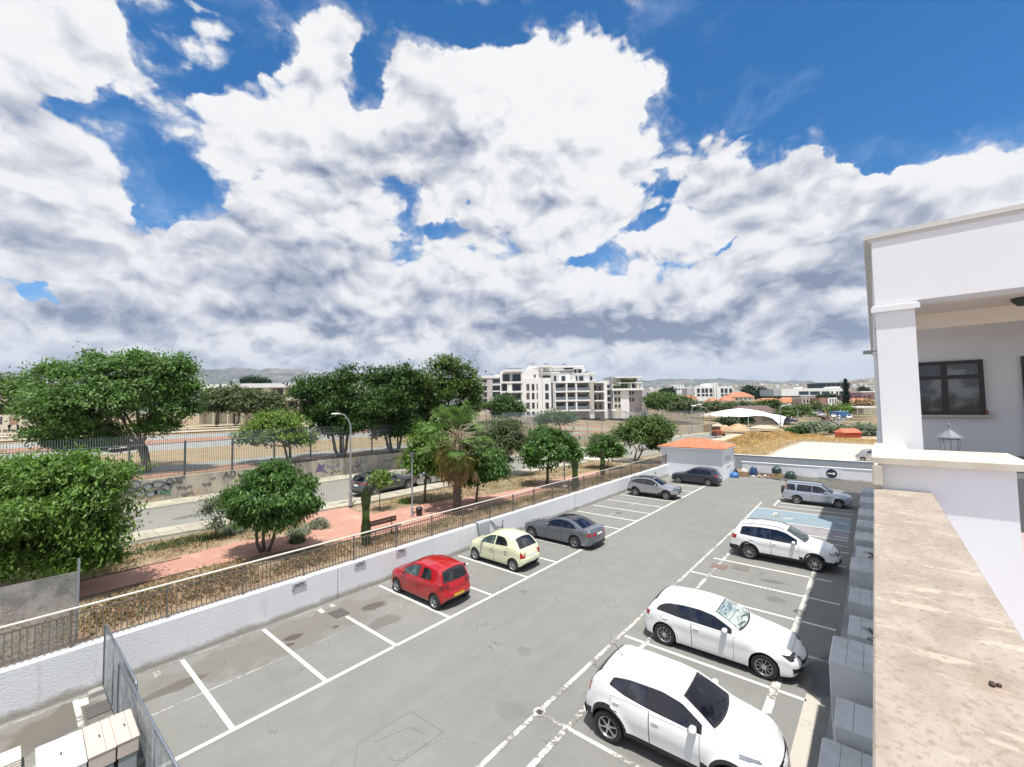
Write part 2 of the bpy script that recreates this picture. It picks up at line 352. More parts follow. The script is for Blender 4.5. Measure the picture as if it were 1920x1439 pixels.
def mark(nm, x0, y0, x1, y1, w, mt, z=.005):
    a, b_ = Vector((x0, y0)), Vector((x1, y1)); t = (b_-a).normalized(); n = Vector((-t.y, t.x))*w/2; m = MB()
    k = max(1, int((b_-a).length/1.5))
    for i in range(k):
        p, q = a.lerp(b_, i/k), a.lerp(b_, (i+1)/k); m.quad(*[(v.x, v.y, z) for v in (p-n, q-n, q+n, p+n)])
    return struct(m.build(nm, mt))
def markings():
    mark('bay_line', -11.94, -4, -11.98, 42.6, .13, LM, .009)
    for k, y in enumerate([3.68+2.268*i for i in range(17)]):
        x0 = -16.42 if k not in (2, 4) else (-15.0 if k == 2 else -13.9)
        mark('bay_line', x0, y, -11.94, y+.02, .115, LM)
        if k == 2: mark('bay_line', -16.4, y+.1, -16.1, y+.1, .16, LW)
    for y in (3.05, 7.85, 1.55): mark('bay_line', -16.35, y, -15.95, y-.02, .16, LW)
    for y in (1.4,): mark('bay_line', -16.42, y, -12, y, .115, LW)
    mark('bay_line', -14.1, -2, -14.12, 40, .06, LF, .0035); mark('bay_line', -16.45, -2, -16.52, 38, .05, LF, .0035)
    mark('bay_line', -6.68, -2, -6.66, 31, .12, LW, .009); mark('bay_line', -6.70, 31, -6.78, 36.8, .08, LM, .013)
    mark('bay_line', -5.82, -2, -5.88, 30.6, .14, LW, .013); mark('bay_line', -5.86, 36, -5.86, 38.4, .12, LM, .013)
    mark('bay_line', -2.34, 11.3, -2.33, 24.4, .20, LW, .013); mark('bay_line', -1.62, 7, -1.52, 13.6, .32, line_mat('kerb_paint', .47, (.50,.46,.40)), .005)
    for (x0, y0, x1, y1, mt) in [(-6.62,8.72,-1.7,8.74,LW),(-6.55,13.27,-1.65,13.29,LM),(-5.9,15.5,-1.3,15.6,LW),(-5.9,17.85,-1.3,17.88,LM),(-6.62,20.05,-1.3,20.18,LM),(-6.3,22.42,-1.7,22.47,LM),(-5.9,24.7,-1.3,24.8,LM),
        (-1.8,27.05,-1.3,27.07,LM),(-2.1,28.3,-1.36,28.24,LM),(-5.9,29.35,-1.4,29.33,LM),(-2.0,30.0,-1.43,29.96,LM),(-6.7,31.45,-1.35,31.5,LM),(-2.1,33.4,-1.5,33.3,LM),(-6.75,34.8,-1.46,34.9,LM),(-5.6,36.1,-1.4,36.25,LM),(-5.7,37.3,-1.42,37.5,LM),(-5.6,39.6,-2,39.6,LM),(-5.6,41.8,-2,41.8,LM)]:
        mark('bay_line', x0, y0, x1, y1, .11, mt)
    m = MB(); m.sheet([(-6.72,31.5),(-1.4,31.55),(-1.45,34.85),(-6.78,34.75)], .0025); struct(m.build('blue_bay', line_mat('blue_paint', .44, (.24,.31,.36))))
    m = MB(); m.sheet([(-5.9,29.4),(-1.4,29.4),(-1.4,31.4),(-6.6,31.4)], .0025); struct(m.build('faded_bay', line_mat('mauve_paint', .50, (.30,.29,.31))))
    m = MB(); m.sheet([(-5.55,32.6),(-4.1,32.55),(-4.1,32.75),(-5.2,32.8),(-5.3,33.9),(-5.5,33.9)], .0095); struct(m.build('disabled_symbol', LW))
    m = MB(); r1, r2 = .16, .10
    m.add([(-6.65+r*math.cos(a*PI/10), 8.73+r*math.sin(a*PI/10), .017) for a in range(20) for r in (r1, r2)], [(2*a, 2*((a+1)%20), 2*((a+1)%20)+1, 2*a+1) for a in range(20)]); struct(m.build('painted_ring', LW))
markings()
def seams():
    m = MB(); pm = mat('patch_seam', (.165,.163,.15), rough=.95, nz=.3)
    def s_(pts, w=.011):
        for a, b_ in zip(pts[:-1], pts[1:]):
            a, b_ = Vector(a), Vector(b_); n = Vector((-(b_-a).y, (b_-a).x)).normalized()*w; k = 6
            for i in range(k):
                p, q = a.lerp(b_, i/k), a.lerp(b_, (i+1)/k); j = n*(.5+.8*rnd.random()); m.quad(*[(v.x, v.y, .0035) for v in (p-j, q-j, q+n, p+n)])
    s_([(-8.25,4.6),(-9.25,5.35),(-9.17,6.74),(-8.0,6.8),(-8.1,5.2)]); s_([(-9.0,5.6),(-8.75,6.4),(-8.3,6.5)], .009)
    for k in range(6):
        x, y = U(-11, -7.5), U(10, 36); a = U(-.5, .9); pts = [(x, y)]
        for i in range(5): a += U(-.5, .5); x += .35*math.cos(a); y += .35*math.sin(a); pts.append((x, y))
        s_(pts, .005)
    struct(m.build('asphalt_seams', pm))
seams()
# street: road, pavements with kerbs, brick path
def street():
    ys = list(range(-14, 132, 4))
    strip('road', [(-31.6, y) for y in ys], (4.0, 4.6), A_ROAD, .008)
    PV = mat('pavement_concrete', (.43,.40,.32), rough=.9, nz=.16, nscale=2.2, col2=(.34,.31,.25), bump=.004)
    KB = mat('kerb_concrete', (.46,.44,.38), rough=.9, nz=.2, nscale=3)
    def pav(x0, x1, y0, y1, h=.13, curve=None):
        m = MB(); yy = np.arange(y0, y1+.1, 2.0)
        for a, b_ in zip(yy[:-1], yy[1:]):
            ca, cb = (curve(a), curve(b_)) if curve else (0, 0)
            za, zb_ = zl(a)+h, zl(b_)+h
            vs = [(x0+ca,a,za-.4),(x1+ca,a,za-.4),(x1+cb,b_,zb_-.4),(x0+cb,b_,zb_-.4),(x0+ca,a,za),(x1+ca,a,za),(x1+cb,b_,zb_),(x0+cb,b_,zb_)]
            m.add(vs, [(4,5,6,7),(0,1,5,4),(1,2,6,5),(3,0,4,7),(2,3,7,6)])
        return m
    struct(pav(XW+.02, -35.75, -14, 131).build('far_pavement', PV)); struct(pav(-35.75, -35.6, -14, 131, .14).build('far_kerb', KB))
    cv = lambda y: -1.5+1.9*sm(y, 3, 17)
    struct(pav(-27.6, -26.0, -14, 45, .13, cv).build('near_pavement', PV)); struct(pav(-27.76, -27.6, -14, 45, .14, cv).build('near_kerb', KB))
    m = MB()
    for k in range(46):
        y = -12+k*.95; c_ = cv(y); m.box(-27.6+c_, -26.0+c_, y, y+.03, zl(y)+.1, zl(y)+.1325)
    m.box(-26.85+cv(4), -26.82+cv(4), -12, 4, zl(0)+.1, zl(0)+.1325)
    struct(m.build('pavement_joints', mat('joint', (.16,.14,.11), rough=.95)))
    M, g, b = newmat('brick_path'); p = g.n('ShaderNodeNewGeometry').outputs['Position']
    bk = g.n('ShaderNodeTexBrick'); mp = g.n('ShaderNodeMapping'); mp.inputs['Rotation'].default_value = (0, 0, .78); g.put(mp.inputs[0], p); g.put(bk.inputs['Vector'], mp.outputs[0])
    for k, v in (('Scale', 4.2), ('Mortar Size', .018), ('Brick Width', .5), ('Row Height', .25)): bk.inputs[k].default_value = v
    bk.inputs['Color1'].default_value = c4((.50,.265,.20)); bk.inputs['Color2'].default_value = c4((.44,.235,.18)); bk.inputs['Mortar'].default_value = c4((.30,.16,.12))
    n = g.noise(p, .8, 5, .65); g.put(b.inputs['Base Color'], g.mix(g.ss(n, .5, .68), bk.outputs[0], (.52,.32,.24))); b.inputs['Roughness'].default_value = .9
    def poly(nm, pts, mt, z=.03):
        m = MB(); n_ = len(pts); vs = [(x, y, T(x, y)+z) for x, y in pts]
        bm = bmesh.new(); vv = [bm.verts.new(v) for v in vs]; bm.faces.new(vv); bmesh.ops.triangulate(bm, faces=bm.faces[:]); me = bpy.data.meshes.new(nm); bm.to_mesh(me); bm.free(); me.materials.append(mt)
        o = bpy.data.objects.new(nm, me); COL.objects.link(o); struct(o)
    zz = lambda u, v: tuple(P(u, v, 1.28)[:2])
    poly('brick_path', [(-22.7,-8),(-22.9,0),(-23.0,3),(-23.2,5.5),(-23.4,7.4),(-22.6,9.0),(-23.2,10.8),(-25.95,11.2),(-26.0,14.2),(-24.4,13.9),(-22.9,14.2),(-22.6,17.4),(-21.9,20.2),(-21.0,22),(-20.7,26),(-21.5,31),(-21.6,38),(-20.0,38.5),(-19.6,31),(-19.0,26),(-18.8,21.5),(-18.9,17.4),(-18.7,14.6),(-19.0,11.6),(-20.2,9.0),(-20.7,6.5),(-20.9,4.6),(-20.9,-8)], M)
    m = MB()
    for (x, y0, y1) in ((-20.85, -8, 5), (-22.95, -8, 5)): m.box(x, x+.09, y0, y1, 1.1, 1.31)
    struct(m.build('path_edging', mat('edging', (.17,.12,.085), rough=.95)))
    strip('cross_path', [(-31, 47.5), (-20, 49.5)], (1.3, 1.3), mat('pale_path', (.62,.57,.47), nz=.1, rough=.95), .03)
street()
def beds():
    M = mat('bed_soil', (.20,.14,.09), rough=.95, nz=.3, nscale=5, col2=(.31,.235,.155), c2s=.8, c2lo=.40, c2hi=.62, bump=.03, bscale=12)
    m = MB(); ys = np.arange(-12, 46.5, 1.5); xs = np.linspace(-20.8, -16.92, 6); n = len(xs)
    m.add([(x, y, T(x, y)+.012) for y in ys for x in xs], [(j*n+i, j*n+i+1, (j+1)*n+i+1, (j+1)*n+i) for j in range(len(ys)-1) for i in range(n-1)]); struct(m.build('planting_bed', M))
beds()
def poly3(nm, pts, mt, z):
    bm = bmesh.new(); vv = [bm.verts.new((x, y, T(x, y)+z)) for x, y in pts]; bm.faces.new(vv); bmesh.ops.triangulate(bm, faces=bm.faces[:])
    me = bpy.data.meshes.new(nm); bm.to_mesh(me); bm.free(); me.materials.append(mt); o = bpy.data.objects.new(nm, me); COL.objects.link(o); return struct(o)
def school_ground():
    G = mat('court_asphalt', (.33,.335,.31), rough=.9, nz=.16, nscale=1.0, col2=(.25,.25,.235)); O = mat('court_clay', (.36,.185,.125), rough=.95, nz=.18, nscale=1.0, col2=(.32,.20,.14)); D = mat('dry_lawn', (.33,.245,.14), rough=.95, nz=.3, nscale=2, col2=(.27,.21,.12), c2s=.5, bump=.02, bscale=9)
    # bands parallel to the wall, each following the rise
    def band(nm, x0, x1, y0, y1, mt, off):
        m = MB(); xs = np.linspace(x0, x1, max(2, int(abs(x1-x0)/2)+1)); ys = np.linspace(y0, y1, max(2, int((y1-y0)/5)+1)); n = len(xs)
        m.add([(x, y, T(x, y)+off) for y in ys for x in xs], [(j*n+i, j*n+i+1, (j+1)*n+i+1, (j+1)*n+i) for j in range(len(ys)-1) for i in range(n-1)]); struct(m.build(nm, mt))
    band('clay_strip', -43, -39.5, -20, 70, O, .02); band('running_path', -46.5, -43, -20, 75, G, .024); band('dry_field', -61, -46.5, -20, 100, D, .02)
    band('hard_court', -68, -61, -20, 60, G, .024); band('clay_court', -74, -68, -20, 66, O, .024); band('upper_court', -80, -74, -20, 60, G, .024)
    band('clay_track', -62, -41, 78, 98, O, .03); band('track_lawn', -58, -45, 84, 92, mat('track_green', (.28,.30,.20), rough=.95, nz=.2, nscale=2), .05)
school_ground()
def right_lot():
    C = mat('pale_concrete', (.56,.51,.41), rough=.9, nz=.10, nscale=.8, col2=(.47,.42,.33), c2s=.35, c2lo=.5, c2hi=.7)
    poly3('concrete_yard', [(-11.6,53),(.5,53),(40,53),(40,93),(8,93.5),(-.9,92.6),(-6,93.4),(-10.2,94),(-11.3,80),(-11.6,68)], C, .03)
    S = mat('sandy_track', (.58,.48,.36), rough=.95, nz=.15, nscale=.6, col2=(.50,.36,.24), c2s=.2)
    poly3('sandy_ground', [(-27,96),(-13,90),(-12,98),(-8,112),(8,110),(8,128),(-14,134),(-30,128)], S, .02)
    strip('far_road', [(-26.5,52),(-25.5,70),(-24,90),(-21,110),(-16,140),(-12.5,180),(-12,240),(-12,330)], (2.6,2.6), A_ROAD, .03)
right_lot()
# ---------------------------------------------------------------- vehicles
def paint(name, col, metal=0.0, rough=0.28, coat=1.0):
    return mat('paint_'+name, col, rough=rough, metal=metal, nz=0.03, nscale=40, coat=coat, spec=.5)
def car_mats():
    mat('tyre', (.018,.018,.019), rough=.75, nz=.2, nscale=30)
    mat('trim', (.022,.022,.024), rough=.5, nz=.1, nscale=30)
    mat('rim', (.52,.53,.55), rough=.28, metal=.85, nz=.05)
    mat('rim_dark', (.30,.31,.33), rough=.3, metal=.85, nz=.05)
    mat('rim_grey', (.40,.41,.42), rough=.4, metal=.5, nz=.05)
    mat('hub_dark', (.012,.012,.013), rough=.6)
    mat('chrome', (.75,.76,.78), rough=.12, metal=1.0, nz=.02)
    mat('seam', (.02,.02,.02), rough=.8)
    mat('lamp_clear', (.42,.45,.48), rough=.08, metal=.55, nz=.45, nscale=26, coat=1.0)
    mat('lamp_dark', (.045,.05,.055), rough=.06, metal=.3, nz=.5, nscale=30, coat=1.0)
    mat('lamp_red', (.33,.012,.014), rough=.12, nz=.35, nscale=30, coat=1.0)
    mat('lamp_dark_red', (.13,.008,.012), rough=.12, nz=.35, nscale=30, coat=1.0)
    mat('plate_w', (.62,.63,.62), rough=.4, nz=.06); mat('plate_y', (.70,.45,.04), rough=.4, nz=.06)
    mat('mirror_glass', (.6,.65,.7), rough=.03, metal=1.0, nz=.02)
    for nm, c in (('glass', (.012,.015,.018)), ('glass_tint', (.006,.007,.014)), ('glass_green', (.05,.075,.075))):
        M, g, b = newmat(nm)
        p = g.n('ShaderNodeTexCoord').outputs['Object']
        n = g.noise(p, 2.6, 3, .5); k = g.ss(n, .52, .66)
        b.inputs['Roughness'].default_value = .03; b.inputs['IOR'].default_value = 1.52; b.inputs['Specular IOR Level'].default_value = .75
        g.put(b.inputs['Base Color'], g.mix(k, c, tuple(x*2.6+.012 for x in c)))
    M, g, b = newmat('sunshade_glass')
    p = g.n('ShaderNodeTexCoord').outputs['Object']
    mp = g.n('ShaderNodeMapping'); g.put(mp.inputs[0], p); mp.inputs['Scale'].default_value = (5, 1.2, 2)
    n = g.noise(mp.outputs[0], 1.5, 3, .6, .8)
    g.put(b.inputs['Base Color'], g.mix(g.ss(n, .38, .62), (.10, .15, .15), (.50, .57, .555)))
    b.inputs['Roughness'].default_value = .06; b.inputs['Coat Weight'].default_value = 1.0
car_mats()
def smooth_prof(pts, L, sig=.035, n=500):
    s = np.linspace(-.3, L+.3, n); z = np.interp(s, [p[0] for p in pts], [p[1] for p in pts])
    ds = s[1]-s[0]; k = int(3*sig/ds)+1; w = np.exp(-.5*(np.arange(-k, k+1)*ds/sig)**2); w /= w.sum()
    zz = np.convolve(np.pad(z, k, mode='edge'), w, mode='valid')
    return lambda q: float(np.interp(q, s, zz))
class Car:
    SP = [(0,.95),(.12,.975),(.30,.985),(.58,.980),(.70,1.0),(.88,.980),(1,.945)]
    def __init__(c, d):
        c.d = d; c.L, c.W, c.H, c.wb, c.fo = d['L'], d['W'], d['H'], d['wb'], d['fo']
        c.wr = d.get('wr', .315); L = c.L; c.sill = d.get('sill', .24)
        c.zt = smooth_prof(d['top'], L, d.get('sg', .035)); c.zb = smooth_prof(d['belt'], L, .06)
        c.wf = smooth_prof(d.get('plan', [(0,.80),(.12,.865),(.35,.93),(.8,.975),(1.4,1.0),(L-1.2,1.0),(L-.5,.965),(L-.15,.91),(L,.86)]), L, .06)
        c.nose = d.get('nose', [(.2,.05),(.4,0),(.6,0),(.75,.03),(.95,.12)]); c.tail = d.get('tail', [(.2,.06),(.45,0),(.62,.0),(.8,.05),(1.0,.09),(1.5,.12)])
        c.re = d.get('re', .10); c.tum = d.get('tum', .42); c.sp = d.get('sp', c.SP); c.flare = d.get('flare', .012)
        c.axF, c.axR = c.fo, c.fo+c.wb; c.Ra = c.wr+d.get('gap', .055)
    def ins(c, s):
        e = 0.0
        for q in (s, c.L-s):
            if q < c.re: e = c.re*(1-math.sqrt(max(0, 1-((c.re-q)/c.re)**2)))
        return e
    def zbot(c, s):
        z = c.sill + .04*max(0, 1-s/.5) + .05*max(0, 1-(c.L-s)/.6) + c.ins(s)*.6
        for a in (c.axF, c.axR):
            d = s-a
            if abs(d) < c.Ra: z = max(z, c.wr+math.sqrt(c.Ra**2-d*d)*.99)
        return min(z, c.zt(s)-.12)
    def belt(c, s): return min(c.zb(s), c.zt(s)-.035-c.ins(s)*.5)
    def y(c, s, z):
        w = c.W/2*c.wf(s)-c.ins(s); zb = c.belt(s)
        f = 0
        for a in (c.axF, c.axR):
            r = math.hypot(s-a, z-c.wr); f = max(f, math.exp(-((r-c.Ra)/.10)**2)) if r > c.Ra-.02 else max(f, .8)
        if z <= zb:
            t = max(0, (z-c.sill)/max(.05, zb-c.sill))
            return w*float(np.interp(t, [p[0] for p in c.sp], [p[1] for p in c.sp])) + c.flare*f
        return w*c.sp[-1][1]-.012 - c.tum*(z-zb) + c.flare*f*max(0, 1-(z-zb)/.1)
    def X(c, s, z, y):
        fF = max(0, 1-s/.55)**2; fR = max(0, 1-(c.L-s)/.5)**2
        nz = np.interp(z, [p[0] for p in c.nose], [p[1] for p in c.nose]); tz = np.interp(z, [p[0] for p in c.tail], [p[1] for p in c.tail])
        b = (y/(c.W/2))**2*c.d.get('bow', .16)
        return c.L/2 - s - float(nz+b)*fF + float(tz+b*.6)*fR
    def topdims(c, s):
        zt = c.zt(s)-c.ins(s)*.5; zb = c.belt(s); h = max(.02, zt-zb)
        cr = min(.055, .4*h); cd_ = min(.06, .35*h); zr = zt-cr-cd_
        yr = c.y(s, zb+1e-4)-c.tum*(zr-zb) if zr > zb else c.y(s, zb+1e-4)
        yc = max(.05, yr-min(.11, h*.5+.02)); return zt, zb, cr, zr, yr, yc
    def ring(c, s):
        zs = c.zbot(s); zt, zb, cr, zr, yr, yc = c.topdims(s); zs = min(zs, zb-.04)
        P_ = [(0, zs+.03), (c.y(s, zs)*.86, zs+.03), (c.y(s, zs)-.012, zs)]
        zz = [zs+.012, zs+.055]+[zs+.055+(zb-zs-.055)*(i/7) for i in range(1, 8)]
        P_ += [(c.y(s, z), z) for z in zz]
        P_.append((c.y(s, zb+1e-4), zb+.004))
        for i in range(1, 6):
            z = zb+(zr-zb)*i/5; P_.append((c.y(s, zb+1e-4)-c.tum*max(0, z-zb), z))
        zc = zt-cr
        for t in (.35, .7):
            a = t*PI/2; P_.append((yr-(yr-yc)*(1-math.cos(a)), zr+(zc-zr)*math.sin(a)))
        for f in (1, .8, .6, .4, .2, 0): P_.append((yc*f, zt-cr*f*f))
        return P_
    def top(c, s, f, off=0.0):
        zt, zb, cr, zr, yr, yc = c.topdims(s); e = .01
        dz = (c.topdims(s+e)[0]-c.topdims(s-e)[0])/(2*e)
        n = Vector((dz, 2*cr*f/max(yc, .1), 1)).normalized()      # s runs backwards: slope in x is -dz/ds
        n = Vector((dz, n.y, 1)).normalized()
        p = Vector((c.X(s, zt, yc*f), yc*f, zt-cr*f*f)); return p+Vector((n.x, n.y, n.z))*off
    def side(c, s, z, sd, off=0.0):
        y = c.y(s, z); return Vector((c.X(s, z, y), sd*(y+off), z+off*.3))
    def send(c, z, front):
        """last station whose roofline still covers height z"""
        s = 0.0 if front else c.L
        for _ in range(120):
            if c.zt(s)-c.ins(s)*.5 >= z+.02: break
            s += .012 if front else -.012
        return s
    def end(c, z, y, front, off=.006):
        s = c.send(z, front)
        x = c.X(s, z, y); return Vector((x+(off if front else -off), y, z))
    # ---- patches
    def p_side(c, mb, zlist, s0, s1, sd, off, nc=10):
        vs = []; fs = []
        for z in zlist:
            a, b = s0(z), s1(z)
            for j in range(nc+1): vs.append(c.side(a+(b-a)*j/nc, z, sd, off))
        for i in range(len(zlist)-1):
            for j in range(nc):
                q = i*(nc+1)+j; f = (q, q+1, q+nc+2, q+nc+1); fs.append(f if sd < 0 else f[::-1])
        mb.add(vs, fs)
    def p_win(c, mb, sa, sb, sd, off, mb_=.03, mt=.03, ra=.0, rb=.0, sla=0.0, slb=0.0, nc=16, nr=5):
        """side glass between stations; sla/slb lean of the end edges, ra/rb corner radii at the top"""
        vs = []; fs = []
        for j in range(nc+1):
            t = j/nc; s_ = sa+(sb-sa)*t
            for i in range(nr+1):
                u = i/nr; s = s_+(sla*(1-t)+slb*t)*u
                zt, zb, cr, zr, yr, yc = c.topdims(s)
                lo = zb+mb_; hi = max(lo+.004, zr-mt)
                d0 = s_-sa; d1 = sb-s_
                if ra and d0 < ra: hi = lo+(hi-lo)*math.sqrt(max(0.02, 1-((ra-d0)/ra)**2))
                if rb and d1 < rb: hi = lo+(hi-lo)*math.sqrt(max(0.02, 1-((rb-d1)/rb)**2))
                vs.append(c.side(s, lo+(hi-lo)*u, sd, off))
        for j in range(nc):
            for i in range(nr):
                q = j*(nr+1)+i; f = (q, q+nr+1, q+nr+2, q+1); fs.append(f if sd < 0 else f[::-1])
        mb.add(vs, fs)
    def p_top(c, mb, sa, sb, f0, off, bowa=0.0, bowb=0.0, ns=12, nf=12, fa=None):
        vs = []; fs = []
        for i in range(ns+1):
            t = i/ns
            for j in range(nf+1):
                f = (-1+2*j/nf); w = f0+( (fa-f0)*(1-t) if fa is not None else 0)
                s = (sa+bowa*f*f)*(1-t)+(sb+bowb*f*f)*t
                vs.append(c.top(s, f*w, off))
        for i in range(ns):
            for j in range(nf):
                q = i*(nf+1)+j; fs.append((q, q+nf+1, q+nf+2, q+1))
        mb.add(vs, [f[::-1] for f in fs])
    def p_end(c, mb, y0, y1, z0, z1, front, off=.007, ny=8, nz=4, zc=None, taper=0.0):
        vs = []; fs = []
        for i in range(nz+1):
            for j in range(ny+1):
                tz = i/nz; yy = y0+(y1-y0)*j/ny
                zz = z0+(z1-z0)*tz; vs.append(c.end(zz, yy*(1-taper*(1-tz)), front, off))
        for i in range(nz):
            for j in range(ny):
                q = i*(ny+1)+j; f = (q, q+1, q+ny+2, q+ny+1); fs.append(f if front else f[::-1])
        mb.add(vs, fs)
WHEELS = {}
def wheel_parts(R_, w, style, low):
    key = (R_, w, style, low)
    if key in WHEELS: return WHEELS[key]
    Mx = Matrix.Rotation(PI/2, 4, 'X')
    n = 20 if low else 36; h = w/2; rr = R_*(.66 if style != 'steel' else .60)
    t = MB(); t.lathe([(rr-.005,-h*.86),(rr+.012,-h*.97),(R_*.86,-h*1.02),(R_*.955,-h*.9),(R_,-h*.62),(R_,h*.62),(R_*.955,h*.9),(R_*.86,h*1.02),(rr+.012,h*.97),(rr-.005,h*.86)], n, Mx)
    r = MB(); 
    for sg in (-1, 1):
        r.lathe([(rr,sg*h*.95),(rr-.012,sg*h*.90),(rr-.022,sg*h*.72),(rr-.03,sg*h*.2)], n, Mx)
    if style == 'spare': sp = []
    ns, dbl, wd = {'five': (5, 0, .062), 'fived': (5, .032, .030), 'ten': (10, 0, .024), 'six': (6, 0, .050), 'seven': (7, 0, .040), 'multi': (14, 0, .016), 'cover': (8, 0, .062), 'steel': (6, 0, .07)}[style]
    for sg in (-1, 1):
        for k in range(ns):
            a = 2*PI*k/ns+.2
            for o in ([0] if not dbl else [-dbl, dbl]):
                ca, sa = math.cos(a), math.sin(a)
                def q(rad, lat, dep): return Mx@Vector((rad*ca-lat*sa, rad*sa+lat*ca, dep))
                w0, w1 = wd*.75, wd*.45; ri, ro = .045, rr-.016; lo_, li = o*.5, o*1.7
                if style in ('cover',): w0, w1 = wd*.4, wd*.62
                d0, d1 = sg*h*.80, sg*h*.84; dd = -sg*.035
                vs = [q(ri,lo_-w0/2,d0),q(ri,lo_+w0/2,d0),q(ro,li+w1/2,d1),q(ro,li-w1/2,d1)]+[q(ri,lo_-w0/2,d0+dd),q(ri,lo_+w0/2,d0+dd),q(ro,li+w1/2,d1+dd),q(ro,li-w1/2,d1+dd)]
                r.add(vs, [(0,1,2,3),(7,6,5,4),(0,4,5,1),(1,5,6,2),(2,6,7,3),(3,7,4,0)])
        r.lathe([(0,sg*h*.86),(.03,sg*h*.86),(.055,sg*h*.80),(.06,sg*h*.6)], 12, Mx)
    b = MB(); b.lathe([(0,-h*.35),(rr-.01,-h*.35),(rr-.01,h*.35),(0,h*.35)], n, Mx)
    WHEELS[key] = (b, t, r); return WHEELS[key]
WMESH = {}
def add_wheel(root, loc, R_, w, style, rimmat, low=False, name='wheel', rot=None):
    key = (R_, w, style, low, rimmat)
    if key not in WMESH:
        b, t, r = wheel_parts(R_, w, style, low)
        wo = b.build('wheel', MATS['hub_dark'], None); t.build('tyre', MATS['tyre'], wo, smooth=40); r.build('rim', MATS[rimmat], wo, smooth=30)
        WMESH[key] = wo; o = wo
        o.parent = root
    else: o = copy_tree(WMESH[key], root)
    o.location = loc; o.rotation_euler = rot if rot else (0, U(0, 6), 0); return o
def rounded_blob(mb, c, r, n=10, m=6, p=2.6):
    vs = []; fs = []
    for i in range(m+1):
        ph = -PI/2+PI*i/m
        for j in range(n):
            th = 2*PI*j/n
            def e(v): return math.copysign(abs(v)**(2/p), v)
            vs.append((c[0]+r[0]*e(math.cos(ph))*e(math.cos(th)), c[1]+r[1]*e(math.cos(ph))*e(math.sin(th)), c[2]+r[2]*e(math.sin(ph))))
    for i in range(m):
        for j in range(n): q = (j+1)%n; fs.append((i*n+j, i*n+q, (i+1)*n+q, (i+1)*n+j))
    mb.add(vs, fs)
